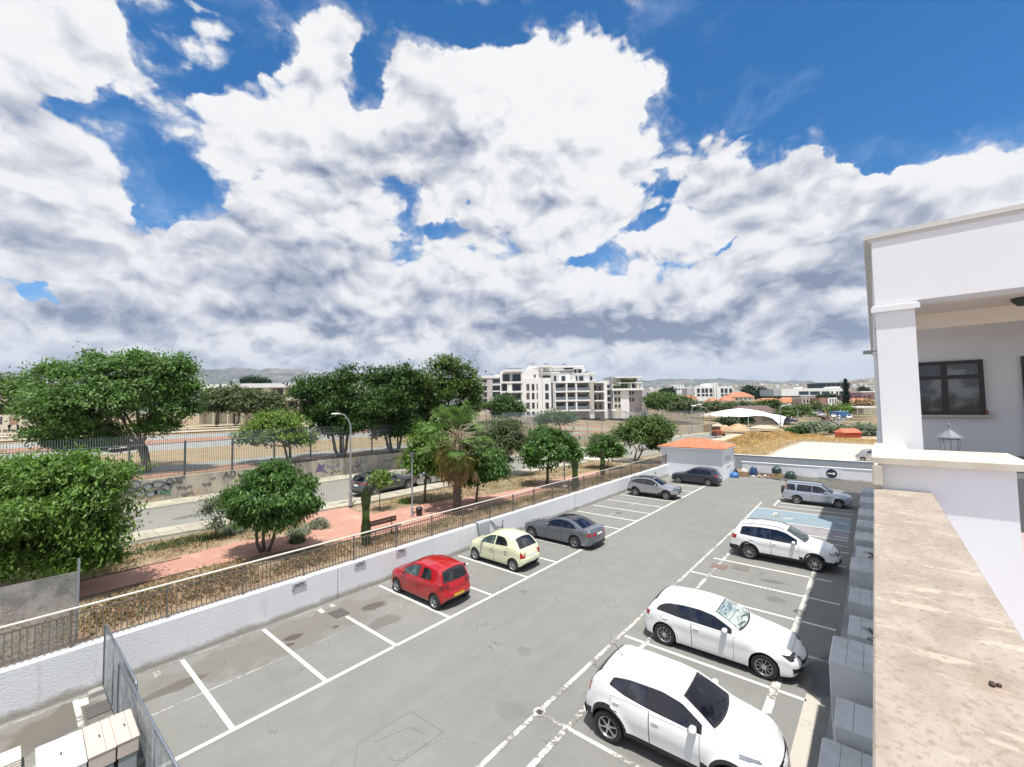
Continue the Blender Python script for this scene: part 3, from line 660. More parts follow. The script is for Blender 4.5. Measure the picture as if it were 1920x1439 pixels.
def make_car(d, name, label, cat, loc, rz, pm, group=None, low=False):
    c = Car(d); L, W_ = c.L, c.W
    root = thing(name, label, cat, loc, rz, group)
    # stations: even along the roofline, finer round the arches
    st = [0.0]; s = 0.0; step = .09 if low else .045
    while s < L:
        sl_ = abs(c.zt(s+.01)-c.zt(s-.01))/.02; d_ = step/math.hypot(1, sl_*.8)
        for a in (c.axF, c.axR):
            if abs(abs(s-a)-c.Ra) < .08: d_ = min(d_, step*.4)
        if s < c.re or L-s < c.re: d_ = min(d_, .016)
        s += d_; st.append(min(s, L))
    for a in (c.axF, c.axR): st += [a-c.Ra, a+c.Ra, a-c.Ra+.004, a+c.Ra-.004]
    st = sorted(set(round(x, 4) for x in st if 0 <= x <= L))
    st = [x for i, x in enumerate(st) if i == 0 or x-st[i-1] > .0025]
    b = MB(); rings = [c.ring(s) for s in st]; n = len(rings[0])
    clad = d.get('clad', False)
    full = []
    for s, r in zip(st, rings):
        row = [(c.X(s, z, y), y, z) for y, z in r]+[(c.X(s, z, y), -y, z) for y, z in r[-2:0:-1]]; full.append(row)
    N = len(full[0]); vs = [p for row in full for p in row]; b.v = vs
    def km(j, s):
        if j < 2: return 1
        if j < 3: return 1 if clad else 1
        if clad and j < 4+clad_rows(s): return 1
        return 0
    def clad_rows(s): return 1 if any(abs(s-a) < c.Ra+.01 for a in (c.axF, c.axR)) else d.get('cladrows', 2)
    for i in range(len(st)-1):
        for j in range(N):
            q = (j+1)%N; jj = j if j < n-1 else N-1-j
            b.f.append((i*N+j, (i+1)*N+j, (i+1)*N+q, i*N+q)); b.mi.append(km(jj, st[i]))
    for e, rev in ((0, False), (len(st)-1, True)):             # nose and tail close in concentric rings
        base = e*N; ctr_z = sum(p[2] for p in full[e])/N; prev = list(range(base, base+N)); s = st[e]
        for t in (.8, .55, .3, .08):
            o = len(b.v)
            for p in full[e]:
                y = p[1]*t; z = ctr_z+(p[2]-ctr_z)*t; b.v.append((c.X(s, z, y), y, z))
            for j in range(N):
                q = (j+1)%N; f = (prev[j], prev[q], o+q, o+j); b.f.append(f if not rev else f[::-1]); b.mi.append(0)
            prev = list(range(o, o+N))
        b.f.append(tuple(prev) if not rev else tuple(prev[::-1])); b.mi.append(0)
    b.build('body', [pm, MATS['trim']], root, smooth=32)
    gl = MATS[d.get('glass', 'glass')]; glf = MATS[d.get('glass_front', d.get('glass', 'glass'))]
    cowl, roofF, roofR, deck = d['cowl'], d['roofF'], d['roofR'], d['deck']
    for a_ in ((cowl-.02, roofF+.03, .97, .10, .03), (roofR-.02, deck+.02, d.get('rwf', .9)+.05, .0, -.02)):
        fr = MB(); c.p_top(fr, a_[0], a_[1], a_[2], .004, bowa=a_[3], bowb=a_[4]); fr.build('window_surround', MATS['trim'], root, smooth=True)
    m = MB(); c.p_top(m, cowl+.02, roofF, .90, .009, bowa=.10, bowb=.03, fa=.96); m.build('windscreen', MATS[d['ws']] if 'ws' in d else glf, root, smooth=True)
    m = MB(); c.p_top(m, roofR, deck, d.get('rwf', .9), .009, bowa=.0, bowb=-.02); m.build('rear_window', gl, root, smooth=True)
    wa, wz = d['win'][0], d['win'][1]                           # whole side glass line
    for sd in (-1, 1):
        if not d.get('bodyB'):
            m = MB(); c.p_win(m, wa-.02, wz+.02, sd, .006, .012, .012, ra=d.get('wra', .0), rb=d.get('wrb', .12), slb=d.get('wsl', 0), nc=30)
            m.build('window_frame', MATS['trim'], root, smooth=True)
        for (a, e, ra, rb, sla, slb) in d['panes']:
            m = MB(); c.p_win(m, a, e, sd, .012, .03, .028, ra, rb, sla, slb)
            m.build('side_window', glf if a < L*.45 else gl, root, smooth=True)
        for (a, e) in d['doors']:                               # doors: panel on a dark seam, with a handle
            def cl(z, s_, sgn):
                for ax in (c.axF, c.axR):
                    rr = c.Ra+.06; dz = z-c.wr
                    if abs(dz) < rr:
                        hw = math.sqrt(rr*rr-dz*dz)
                        if abs(s_-ax) < hw: s_ = ax+hw if sgn > 0 else ax-hw
                return s_
            zl = c.sill+(.12 if clad else .075); zh = min(c.belt(a), c.belt(e))-.012
            zs_ = [zl+(zh-zl)*i/8 for i in range(9)]
            m = MB(); c.p_side(m, [zs_[0]-.008]+zs_[1:-1]+[zh+.004], lambda z: cl(z, a, 1)-.009, lambda z: cl(z, e, -1)+.009, sd, .0015); sm = m.build('door_seam', MATS['seam'], root)
            m = MB(); c.p_side(m, zs_, lambda z: cl(z, a, 1), lambda z: cl(z, e, -1), sd, .0035); dr = m.build('door', pm, root, smooth=True)
            hz = zh-d.get('hz', .10); hx = e-.13
            m = MB(); p = c.side(hx, hz, sd, .02); rounded_blob(m, p, (.085, .012, .014)); m.build('door_handle', MATS['trim'] if d.get('dark_handles') else pm, dr, smooth=True)
        # mirror
        ms = d['mirror']; p = c.side(ms, c.belt(ms)+.05, sd, .10)
        m = MB(); rounded_blob(m, (p.x, p.y+sd*.02, p.z+.02), (.075, .105, .068)); m.tube([(p.x, p.y-sd*.15, p.z-.04), (p.x, p.y-sd*.02, p.z)], .022, 6)
        mo = m.build('side_mirror', pm, root, smooth=True)
        m = MB(); m.add([(p.x-.077, p.y+sd*.02+yy, p.z+.02+zz) for yy, zz in ((-.08,-.045),(.08,-.045),(.08,.045),(-.08,.045))], [(0,1,2,3)]); m.build('mirror_glass', MATS['mirror_glass'], mo)
        # lights
        for (nm, mt, z0, z1, sa, sb, ye, ends) in d['lamps']:
            m = MB(); front = sa < L/2; zz = [z0+(z1-z0)*i/5 for i in range(6)]
            def f0(z): return sa if not ends else sa+ends[0]*(1-(z-z0)/(z1-z0))
            def f1(z): return sb if not ends else sb+ends[1]*(1-(z-z0)/(z1-z0))
            vs = []; nc = 8; ne = 5 if ye else 0
            for z in zz:                                        # one sheet: across the end face, round the corner, along the side
                a_, b2_ = f0(z), f1(z); row = []; e_ = c.send(z, front)
                if front: a_ = max(a_, e_)
                else: b2_ = min(b2_, e_); a_ = min(a_, b2_-.02)
                if ye:
                    yw = c.y(0 if front else L, z)
                    for j in range(ne): row.append(c.end(z, sd*(yw-ye+(ye-.01)*j/ne), front, .011))
                sides = [c.side(a_+(b2_-a_)*j/nc, z, sd, .008) for j in range(nc+1)]
                row += sides if front else sides[::-1]; vs += row
            w_ = nc+1+ne; fs = []
            for i in range(5):
                for j in range(w_-1): q = i*w_+j; f = (q, q+1, q+w_+1, q+w_); fs.append(f if (sd < 0) != front else f[::-1])
            m.add(vs, fs)
            m.build(nm, MATS[mt], root, smooth=True)
    for (nm, mt, y0, z0, z1, front, tp) in d.get('endp', []):
        m = MB(); c.p_end(m, -y0, y0, z0, z1, front, .012, taper=tp); m.build(nm, MATS[mt], root, smooth=True)
    # bonnet seam, wipers, rails
    if not low:
        m = MB()
        for sd in (-1, 1):
            pts = [c.top(s_, sd*(1.0), .002) for s_ in np.linspace(.28, cowl-.05, 12)]; m.tube(pts, .004, 4)
        pts = [c.top(.24, f, .002) for f in np.linspace(-1, 1, 10)]; m.tube(pts, .004, 4)
        m.build('bonnet_seam', MATS['seam'], root)
        m = MB()
        for f0 in (.55, -.15):
            pts = [c.top(cowl+.05+.10*f0*f0+.02*k, f0-.10*k, .022) for k in range(7)]; m.tube(pts, .009, 5)
        m.build('wiper', MATS['trim'], root)
    if d.get('rails'):
        for sd in (-1, 1):
            m = MB(); ss_ = np.linspace(roofF+.12, roofR-.15, 12)
            pts = [c.top(s_, sd*1.0, .045 if 0 < i < 11 else .0) for i, s_ in enumerate(ss_)]; m.tube(pts, .017, 6); m.build('roof_rail', MATS[d['rails']], root, smooth=True)
    if d.get('pano'):
        m = MB(); c.p_top(m, d['pano'][0], d['pano'][1], .93, .005); m.build('sunroof', MATS['glass_tint'], root, smooth=True)
    if d.get('spoiler'):
        m = MB(); s0 = roofR-.02; vs = []
        for f in np.linspace(-.95, .95, 9):
            p = c.top(s0-.10, f, .004); q = c.top(s0, f, .012); e_ = q+Vector((-.16, 0, -.015)); e2 = e_+Vector((.02, 0, -.03)); q2 = c.top(s0+.03, f, -.01)
            vs += [p, q, e_, e2, q2]
        fs = []
        for i in range(8):
            for j in range(4): a = i*5+j; fs.append((a, a+1, a+6, a+5))
        m.add(vs, fs); m.build('spoiler', pm, root, smooth=30)
    if d.get('antenna'):
        p = c.top(roofR-.25, 0, 0); m = MB(); m.tube([p, p+Vector((-.03,0,.03)), p+Vector((-.22,0,.24))], [.018,.008,.004], 6); m.build('antenna', MATS['trim'], root)
    if d.get('boards'):
        for sd in (-1, 1):
            m = MB(); pts = [(c.L/2-s_, sd*(W_/2-.0), c.sill+.02) for s_ in (c.axF+c.Ra+.1, c.axR-c.Ra-.1)]; m.tube(pts, .025, 6); m.build('side_step', MATS['trim'], root)
    ws = d.get('wstyle', 'five'); rm = d.get('rimm', 'rim')
    for ax in (c.axF, c.axR):
        for sd in (-1, 1): add_wheel(root, (L/2-ax, sd*(W_/2-.115), c.wr), c.wr, .21, ws, rm, low)
    return root, c
CARS = {}
CARS['juke'] = dict(L=4.13, W=1.77, H=1.57, wb=2.53, fo=.85, wr=.335, sill=.30, gap=.07, clad=True, cladrows=2, flare=.045, re=.16, bow=.26, tum=.50, rails=None,
  top=[(0,.62),(.04,.80),(.14,.93),(.45,1.02),(.95,1.09),(1.08,1.12),(1.42,1.32),(1.78,1.50),(2.2,1.565),(2.9,1.56),(3.45,1.50),(3.62,1.46),(3.80,1.30),(3.98,1.10),(4.06,.98),(4.12,.86)],
  belt=[(0,.70),(.3,.86),(1.0,.98),(1.6,1.02),(2.4,1.06),(3.0,1.13),(3.45,1.26),(3.7,1.22),(4.1,.90)], cowl=1.10, roofF=1.74, roofR=3.62, deck=3.99, rwf=1.0,
  win=(1.40,3.32), wrb=.10, panes=[(1.42,2.38,0,0,.0,.04),(2.46,3.24,0,.22,.04,.10)], doors=[(1.42,2.42),(2.44,3.30)], mirror=1.52, glass='glass_tint',
  lamps=[('tail_light','lamp_red',.92,1.14,3.84,4.06,.12,(.10,.0)),('headlight','lamp_clear',.90,.955,.36,.72,0,(-.1,.0)),('fog_lamp','lamp_clear',.52,.66,.02,.16,.22,None)],
  endp=[('tailgate_handle','trim',.5,.80,.90,False,0),('number_plate','plate_w',.26,.62,.73,False,0),('rear_bumper','trim',.72,.32,.50,False,0),('grille','trim',.55,.60,.76,True,.2),('front_plate','plate_w',.26,.46,.56,True,0)],
  antenna=True, wstyle='six', rimm='rim', nose=[(.25,.06),(.45,0),(.7,.02),(.9,.12)], tail=[(.3,.05),(.5,0),(.7,.02),(.9,.10),(1.1,.14),(1.5,.16)],
  sp=[(0,.93),(.10,.955),(.3,.97),(.55,1.0),(.8,.985),(1,.93)])
CARS['aclass'] = dict(L=4.42, W=1.80, H=1.44, wb=2.73, fo=.91, wr=.325, sill=.20, gap=.05, flare=.02, re=.13, bow=.24, tum=.46, sg=.05,
  top=[(0,.60),(.05,.70),(.30,.82),(.9,.93),(1.30,.99),(1.42,1.02),(1.8,1.23),(2.2,1.385),(2.6,1.435),(3.1,1.43),(3.7,1.37),(3.95,1.33),(4.12,1.17),(4.26,1.02),(4.36,.93),(4.41,.82)],
  belt=[(0,.62),(.5,.76),(1.3,.905),(2.2,.93),(3.2,.955),(3.8,1.0),(4.2,.98),(4.4,.8)], cowl=1.43, roofF=2.12, roofR=3.94, deck=4.27, rwf=1.0,
  win=(1.72,3.86), wra=0, wrb=.45, panes=[(1.76,2.80,0,0,0,.03),(2.84,3.80,0,.42,.03,0)], doors=[(1.66,2.80),(2.82,3.72)], mirror=1.86, glass='glass_tint', ws='sunshade_glass',
  lamps=[('headlight','lamp_dark',.64,.76,.05,.50,.12,(.05,-.28)),('tail_light','lamp_red',.80,.93,4.12,4.36,.22,(.06,.0)),('air_intake','trim',.34,.46,.03,.17,.18,(0,-.05))],
  endp=[('grille','trim',.42,.50,.68,True,-.25),('lower_intake','trim',.5,.26,.38,True,.1),('rear_diffuser','trim',.66,.24,.42,False,0),('number_plate','plate_w',.26,.50,.61,False,0),('front_plate','plate_w',.26,.40,.50,True,0)],
  wstyle='ten', rimm='rim', nose=[(.2,.07),(.4,0),(.55,0),(.72,.07),(.9,.2)])
CARS['tiguan'] = dict(L=4.43, W=1.81, H=1.68, wb=2.60, fo=.90, wr=.345, sill=.30, gap=.06, clad=True, flare=.02, re=.13, bow=.16, tum=.36,
  top=[(0,.70),(.04,.86),(.25,.97),(.8,1.07),(1.08,1.12),(1.18,1.15),(1.55,1.38),(1.95,1.59),(2.3,1.665),(3.0,1.68),(3.8,1.62),(3.98,1.58),(4.16,1.34),(4.30,1.12),(4.37,1.02),(4.42,.92)],
  belt=[(0,.74),(.5,.92),(1.2,1.03),(2.2,1.05),(3.4,1.09),(4.0,1.12),(4.4,1.0)], cowl=1.20, roofF=1.90, roofR=3.99, deck=4.30,
  win=(1.56,3.86), wrb=.14, panes=[(1.60,2.56,0,0,0,.03),(2.60,3.34,0,0,.03,.04),(3.38,3.80,0,.16,.04,.02)], doors=[(1.48,2.56),(2.58,3.50)], mirror=1.66, glass='glass_tint', glass_front='glass_tint', ws='glass_green',
  lamps=[('headlight','lamp_clear',.76,.90,.05,.40,.26,(0,-.12)),('tail_light','lamp_red',.90,1.08,4.02,4.37,.20,(.06,0)),('fog_lamp','trim',.44,.55,.03,.14,.26,None)],
  endp=[('grille','trim',.52,.74,.86,True,0),('lower_grille','trim',.5,.40,.54,True,0),('rear_bumper','trim',.76,.32,.52,False,0),('number_plate','plate_w',.26,.80,.91,False,0),('front_plate','plate_w',.26,.56,.66,True,0)],
  rails='trim', wstyle='fived', rimm='rim')
CARS['tucson'] = dict(L=4.48, W=1.85, H=1.65, wb=2.67, fo=.91, wr=.345, sill=.30, gap=.065, clad=True, flare=.02, re=.14, bow=.20, tum=.42,
  top=[(0,.68),(.05,.86),(.30,.98),(.9,1.07),(1.22,1.12),(1.7,1.38),(2.1,1.58),(2.5,1.645),(3.1,1.64),(3.8,1.55),(4.0,1.50),(4.2,1.26),(4.35,1.06),(4.42,.95),(4.47,.86)],
  belt=[(0,.72),(.6,.93),(1.3,1.02),(2.4,1.05),(3.3,1.10),(3.9,1.20),(4.3,1.1),(4.45,.9)], cowl=1.26, roofF=2.02, roofR=4.0, deck=4.32,
  win=(1.64,3.92), wrb=.6, panes=[(1.68,2.66,0,0,0,.03),(2.70,3.86,0,.62,.03,0)], doors=[(1.56,2.66),(2.68,3.55)], mirror=1.74, glass='glass_tint',
  lamps=[('headlight','lamp_dark',.80,.90,.05,.46,.22,(0,-.16)),('tail_light','lamp_red',.90,1.10,4.10,4.40,.22,(.1,0)),('fog_lamp','lamp_clear',.50,.60,.03,.16,.24,None)],
  endp=[('grille','trim',.46,.56,.84,True,.25),('rear_bumper','trim',.76,.32,.5,False,0),('number_plate','plate_w',.26,.66,.77,False,0),('front_plate','plate_w',.26,.46,.56,True,0)],
  rails='trim', pano=(2.15,3.5), spoiler=True, wstyle='five', rimm='rim')
CARS['q5'] = dict(L=4.63, W=1.89, H=1.66, wb=2.81, fo=.88, wr=.36, sill=.28, gap=.055, flare=.02, re=.14, bow=.18, tum=.42,
  top=[(0,.70),(.05,.87),(.35,.97),(1.0,1.06),(1.3,1.10),(1.8,1.38),(2.25,1.60),(2.6,1.655),(3.3,1.65),(3.95,1.57),(4.1,1.52),(4.32,1.24),(4.5,1.02),(4.57,.95),(4.62,.86)],
  belt=[(0,.72),(.6,.92),(1.4,1.02),(3.2,1.07),(4.0,1.10),(4.4,1.06),(4.6,.9)], cowl=1.33, roofF=2.16, roofR=4.1, deck=4.46,
  win=(1.72,3.98), wrb=.42, panes=[(1.76,2.80,0,0,0,.03),(2.84,3.60,0,0,.03,.05),(3.64,3.92,0,.25,.05,0)], doors=[(1.62,2.80),(2.82,3.68)], mirror=1.84, glass='glass_tint',
  lamps=[('headlight','lamp_dark',.72,.86,.05,.40,.26,(0,-.1)),('tail_light','lamp_red',.92,1.06,4.26,4.54,.30,None)],
  endp=[('grille','trim',.46,.42,.80,True,.1),('rear_bumper','trim',.78,.30,.44,False,0),('number_plate','plate_w',.26,.72,.83,False,0)],
  rails='trim', spoiler=True, wstyle='five', rimm='rim')
CARS['crv'] = dict(L=4.47, W=1.75, H=1.66, wb=2.62, fo=.82, wr=.34, sill=.32, gap=.06, flare=.03, re=.10, bow=.12, tum=.26, sg=.025,
  top=[(0,.72),(.04,.86),(.3,.96),(.9,1.03),(1.12,1.06),(1.5,1.34),(1.82,1.585),(2.1,1.64),(3.0,1.66),(4.0,1.65),(4.16,1.62),(4.24,1.4),(4.32,1.1),(4.36,1.0),(4.40,.95)],
  belt=[(0,.74),(.6,.92),(1.2,.98),(3.0,1.0),(4.1,1.02),(4.4,.98)], cowl=1.15, roofF=1.80, roofR=4.18, deck=4.31, rwf=.8,
  win=(1.50,4.16), wrb=.08, bodyB=True, panes=[(1.52,2.42,0,0,.0,0),(2.46,3.42,0,.08,0,.03),(3.54,4.08,.05,.05,-.03,.02)], doors=[(1.42,2.44),(2.46,3.46)], mirror=1.60, glass='glass_tint',
  lamps=[('headlight','lamp_clear',.74,.88,.03,.22,.30,None),('tail_light','lamp_red',1.02,1.54,4.09,4.19,0,(.04,.0))],
  endp=[('grille','trim',.36,.74,.86,True,0),('rear_bumper','trim',.80,.36,.50,False,0)],
  rails='trim', wstyle='six', rimm='rim_grey')
CARS['yaris'] = dict(L=3.64, W=1.66, H=1.50, wb=2.37, fo=.74, wr=.285, sill=.22, gap=.045, flare=.015, re=.15, bow=.20, tum=.36, sg=.05,
  top=[(0,.60),(.05,.72),(.25,.85),(.62,.97),(.88,1.04),(1.3,1.27),(1.66,1.44),(2.0,1.495),(2.6,1.49),(3.15,1.42),(3.28,1.37),(3.42,1.15),(3.54,.98),(3.59,.88),(3.63,.78)],
  belt=[(0,.66),(.4,.82),(1.0,.90),(2.0,.93),(3.0,.98),(3.4,.96),(3.6,.8)], cowl=.92, roofF=1.62, roofR=3.27, deck=3.52, rwf=.98,
  win=(1.2,3.1), bodyB=True, panes=[(1.20,2.10,0,0,0,.06),(2.26,2.86,.10,.14,.06,.0)], doors=[(1.12,2.16)], mirror=1.28, glass='glass', glass_front='glass_green', hz=.13,
  lamps=[('headlight','lamp_clear',.60,.74,.03,.36,.2,(0,-.1)),('tail_light','lamp_dark_red',.74,.90,3.42,3.60,.07,None)],
  endp=[('number_plate','plate_y',.26,.44,.55,False,0),('lower_grille','trim',.45,.30,.42,True,0)], wstyle='seven', rimm='rim_grey', nose=[(.2,.06),(.4,0),(.6,.04),(.8,.16)],
  tail=[(.2,.07),(.45,0),(.56,0),(.62,.05),(.8,.07),(1.0,.10),(1.5,.12)])
CARS['micra'] = dict(L=3.72, W=1.66, H=1.54, wb=2.43, fo=.70, wr=.285, sill=.22, gap=.045, flare=.02, re=.18, bow=.24, tum=.42, sg=.07,
  top=[(0,.62),(.05,.76),(.2,.88),(.55,.99),(.85,1.06),(1.25,1.30),(1.62,1.48),(2.0,1.54),(2.5,1.52),(2.95,1.44),(3.15,1.36),(3.38,1.10),(3.54,.96),(3.64,.90),(3.70,.80)],
  belt=[(0,.68),(.4,.86),(.9,.94),(2.0,.98),(2.9,1.04),(3.3,1.02),(3.7,.82)], cowl=.90, roofF=1.56, roofR=3.06, deck=3.46, rwf=.92,
  win=(1.15,2.9), bodyB=True, panes=[(1.12,1.94,.0,0,0,.04),(2.02,2.78,0,.38,.04,.0)], doors=[(1.06,1.96),(1.98,2.84)], mirror=1.2, glass='glass', glass_front='glass_green', hz=.16, dark_handles=True,
  lamps=[('headlight','lamp_clear',.74,.90,.08,.36,.14,None),('tail_light','lamp_red',.62,.90,3.60,3.68,.03,(.0,.03))],
  endp=[('number_plate','plate_w',.26,.62,.73,False,0),('lower_grille','trim',.45,.30,.42,True,0)], wstyle='cover', rimm='rim_grey', tail=[(.2,.09),(.42,0),(.58,.0),(.64,.05),(.9,.10),(1.5,.14)])
CARS['sedan'] = dict(L=4.69, W=1.81, H=1.44, wb=2.84, fo=.79, wr=.33, sill=.20, gap=.045, flare=.02, re=.14, bow=.22, tum=.50, sg=.06,
  top=[(0,.62),(.05,.74),(.35,.86),(1.0,.95),(1.45,1.00),(1.9,1.22),(2.3,1.39),(2.7,1.44),(3.1,1.42),(3.5,1.34),(3.9,1.16),(4.16,1.05),(4.45,1.02),(4.62,.99),(4.67,.90)],
  belt=[(0,.64),(.6,.80),(1.5,.90),(2.6,.93),(3.6,.97),(4.2,.97),(4.65,.90)], cowl=1.46, roofF=2.2, roofR=3.22, deck=4.08, rwf=.90,
  win=(1.86,3.70), wrb=.55, panes=[(1.90,2.76,0,0,0,.03),(2.80,3.62,0,.5,.03,0)], doors=[(1.70,2.76),(2.78,3.62)], mirror=1.96, glass='glass_tint',
  lamps=[('headlight','lamp_dark',.62,.74,.05,.42,.2,(0,-.15)),('tail_light','lamp_red',.72,.86,4.36,4.65,.26,(.06,0))],
  endp=[('grille','trim',.42,.44,.70,True,.1),('number_plate','plate_w',.26,.74,.84,False,0),('rear_diffuser','trim',.66,.22,.36,False,0)], pano=(2.34,3.14), wstyle='multi', rimm='rim')
CARS['street_suv'] = dict(L=4.80, W=1.98, H=1.66, wb=2.87, fo=.92, wr=.375, sill=.30, gap=.055, flare=.02, re=.15, bow=.22, tum=.44,
  top=[(0,.70),(.05,.90),(.35,1.00),(1.1,1.08),(1.45,1.12),(2.0,1.38),(2.5,1.61),(2.9,1.66),(3.6,1.63),(4.25,1.53),(4.38,1.48),(4.58,1.24),(4.70,1.08),(4.75,1.0),(4.79,.9)],
  belt=[(0,.76),(.6,.96),(1.5,1.06),(3.2,1.10),(4.2,1.16),(4.6,1.12),(4.78,.95)], cowl=1.48, roofF=2.40, roofR=4.38, deck=4.66,
  win=(1.9,4.28), wrb=.3, panes=[(1.94,2.96,0,0,0,.03),(3.0,3.74,0,0,.03,.03),(3.78,4.2,0,.2,.03,0)], doors=[(1.76,2.96),(2.98,3.84)], mirror=2.0, glass='glass_tint',
  lamps=[('headlight','lamp_dark',.80,.90,.05,.46,.26,None),('tail_light','lamp_red',.94,1.02,4.46,4.74,.4,None)],
  endp=[('number_plate','plate_w',.26,.78,.89,False,0),('rear_bumper','trim',.8,.3,.46,False,0)], pano=(2.55,3.9), spoiler=True, wstyle='fived', rimm='rim', clad=True, cladrows=1)
CARS['mpv'] = dict(CARS['micra'], L=3.9, wb=2.45)
PAINTS = dict(white=paint('white', (.80,.81,.82)), silver=paint('silver', (.46,.46,.48), .75, .3), silver_blue=paint('silver_blue', (.50,.53,.60), .7, .32), red=paint('red', (.40,.006,.012), 0, .22),
  cream=paint('cream', (.70,.72,.50)), grey=paint('grey', (.17,.185,.215), .6, .3), dark=paint('dark', (.035,.040,.055), .5, .3), graphite=paint('graphite', (.10,.105,.115), .5, .3),
  navy=paint('navy', (.03,.06,.14), .4), maroon=paint('maroon', (.22,.02,.025), .3))
def park(key, name, label, cat, u0, v0, u1, v1, pm, z=0.0, snap=None, sc=1.0, group=None):
    """stand a car so that its camera-side wheels touch the ground at two photo positions; (u0,v0) is the front wheel"""
    d = CARS[key]; b = P(u1, v1, z); a = P(u0, v0, z) if u0 is not None else b+Vector((math.cos(math.radians(snap)), math.sin(math.radians(snap)), 0))*d['wb']
    dirv = (a-b); dirv.z = 0
    ang = math.atan2(dirv.y, dirv.x) if snap is None else math.radians(snap)
    f = Vector((math.cos(ang), math.sin(ang), 0)); lf = Vector((-f.y, f.x, 0))
    mid = (a+b)/2; near = -1 if lf.dot(CP-mid) < 0 else 1       # which side faces the camera
    xm = d['L']/2-(d['fo']+d['wb']/2)
    loc = mid - lf*(near*(d['W']/2-.02)*sc) - f*xm*sc
    r, c = make_car(d, name, label, cat, (loc.x, loc.y, z), ang, PAINTS[pm], group); r.scale = (sc,)*3; return r, c
def park_all():
    park('street_suv', 'sport_utility_vehicle', 'dark grey off-roader parked in the street beside the tall lamp post', 'car', 768, 920, 703, 931, 'graphite', z=1.26, snap=91)
    park('sedan', 'saloon_car', 'silver saloon in the street, mostly hidden behind the tree left of the palm', 'car', 850, 903, 803, 910, 'silver', z=1.26, snap=91)
    park('mpv', 'hatchback', 'silver hatchback on the pale concrete yard, half hidden by the building', 'car', None, 0, 1618, 866.5, 'silver', z=.03, snap=0)
    park('juke', 'crossover', 'white crossover with black wheel arches, nearest of the cars in the right hand row', 'car', None, 0, 1140, 1393, 'white', snap=2)
    park('aclass', 'hatchback', 'low white hatchback with ten spoke wheels and a silver sunshade behind its windscreen', 'car', 1440, 1275, 1240, 1210, 'white', snap=1)
    park('tiguan', 'sport_utility_vehicle', 'white off-roader with black roof rails, its bonnet in the shade of the building', 'car', 1528, 1072, 1405, 1050, 'white', snap=0)
    r, c = park('crv', 'sport_utility_vehicle', 'silver boxy off-roader with a spare wheel on its tail and tall red tail lights', 'car', 1572, 954, 1495, 946, 'silver_blue', snap=0, sc=.93)
    sw = add_wheel(r, (-c.L/2+.0, .08, .86), .34, .21, 'six', 'rim_dark', rot=(0,0,PI/2)); sw.name = 'spare_wheel'
    park('yaris', 'hatchback', 'small red three-door hatchback with a yellow rear plate', 'car', 742, 1111, 815, 1145, 'red', snap=180)
    park('micra', 'hatchback', 'small rounded cream hatchback parked nose to the white wall', 'car', 890, 1050, 962, 1073, 'cream', snap=180)
    park('sedan', 'saloon_car', 'grey four-door saloon with a dark glass roof', 'car', 997, 1008, 1078, 1031, 'grey', snap=180)
    park('tucson', 'sport_utility_vehicle', 'silver off-roader reversed up to the white wall, roof with dark glass', 'car', 1250, 937, 1190, 931, 'silver', snap=0, sc=.94)
    park('q5', 'sport_utility_vehicle', 'dark blue-grey off-roader parked in front of the tiled hut', 'car', 1272, 907, 1328, 912, 'dark', snap=180, sc=.93)
park_all()
# ---------------------------------------------------------------- walls, railings, building
def plaster(name, col, bump=.012, sc=9, stain=0, nz=.05, streak=(.45,.44,.40)):
    M, g, b = newmat(name); p = g.n('ShaderNodeNewGeometry').outputs['Position']
    n = g.noise(p, 1.3, 5, .6); base = g.vm('SCALE', g.comb(*col), sc=g.m('MULTIPLY_ADD', n, 2*nz, 1-nz))
    if stain:
        z = g.sep(p)[2]; st = g.noise(g.vm('MULTIPLY', p, (3.0, 3.0, .5)), 1.6, 6, .7)
        base = g.mix(g.m('MULTIPLY', g.ss(st, .55, .72), stain), base, streak)
        base = g.mix(g.m('MULTIPLY', g.ss(g.m('ADD', z, g.m('MULTIPLY', g.noise(p, 2.2, 4, .7), -.38)), .10, -.12), .8), base, (.30,.27,.22))
    g.put(b.inputs['Base Color'], base); b.inputs['Roughness'].default_value = .9; b.inputs['Specular IOR Level'].default_value = .25
    if bump:
        bp = g.n('ShaderNodeBump'); bp.inputs['Strength'].default_value = .9; bp.inputs['Distance'].default_value = bump
        g.put(bp.inputs['Height'], g.noise(g.vm('MULTIPLY', p, (1, .8, 1.6)), sc, 3, .6)); g.put(b.inputs['Normal'], bp.outputs[0])
    return M
ROUGHCAST = plaster('roughcast_white', (.76,.775,.81), .014, 19, .30)
WHITE = plaster('white_render', (.77,.785,.815), .0006, 30, 0, .02)
GREYW = plaster('grey_render', (.33,.37,.41), .003, 12, 0, .05)
STEEL = mat('painted_steel', (.19,.165,.145), rough=.55, metal=.2, nz=.2, nscale=9)
HAND = mat('handrail_white', (.66,.63,.57), rough=.5, nz=.12, nscale=5)
GALV = mat('galvanised', (.33,.36,.38), rough=.5, metal=.5, nz=.18, nscale=12)
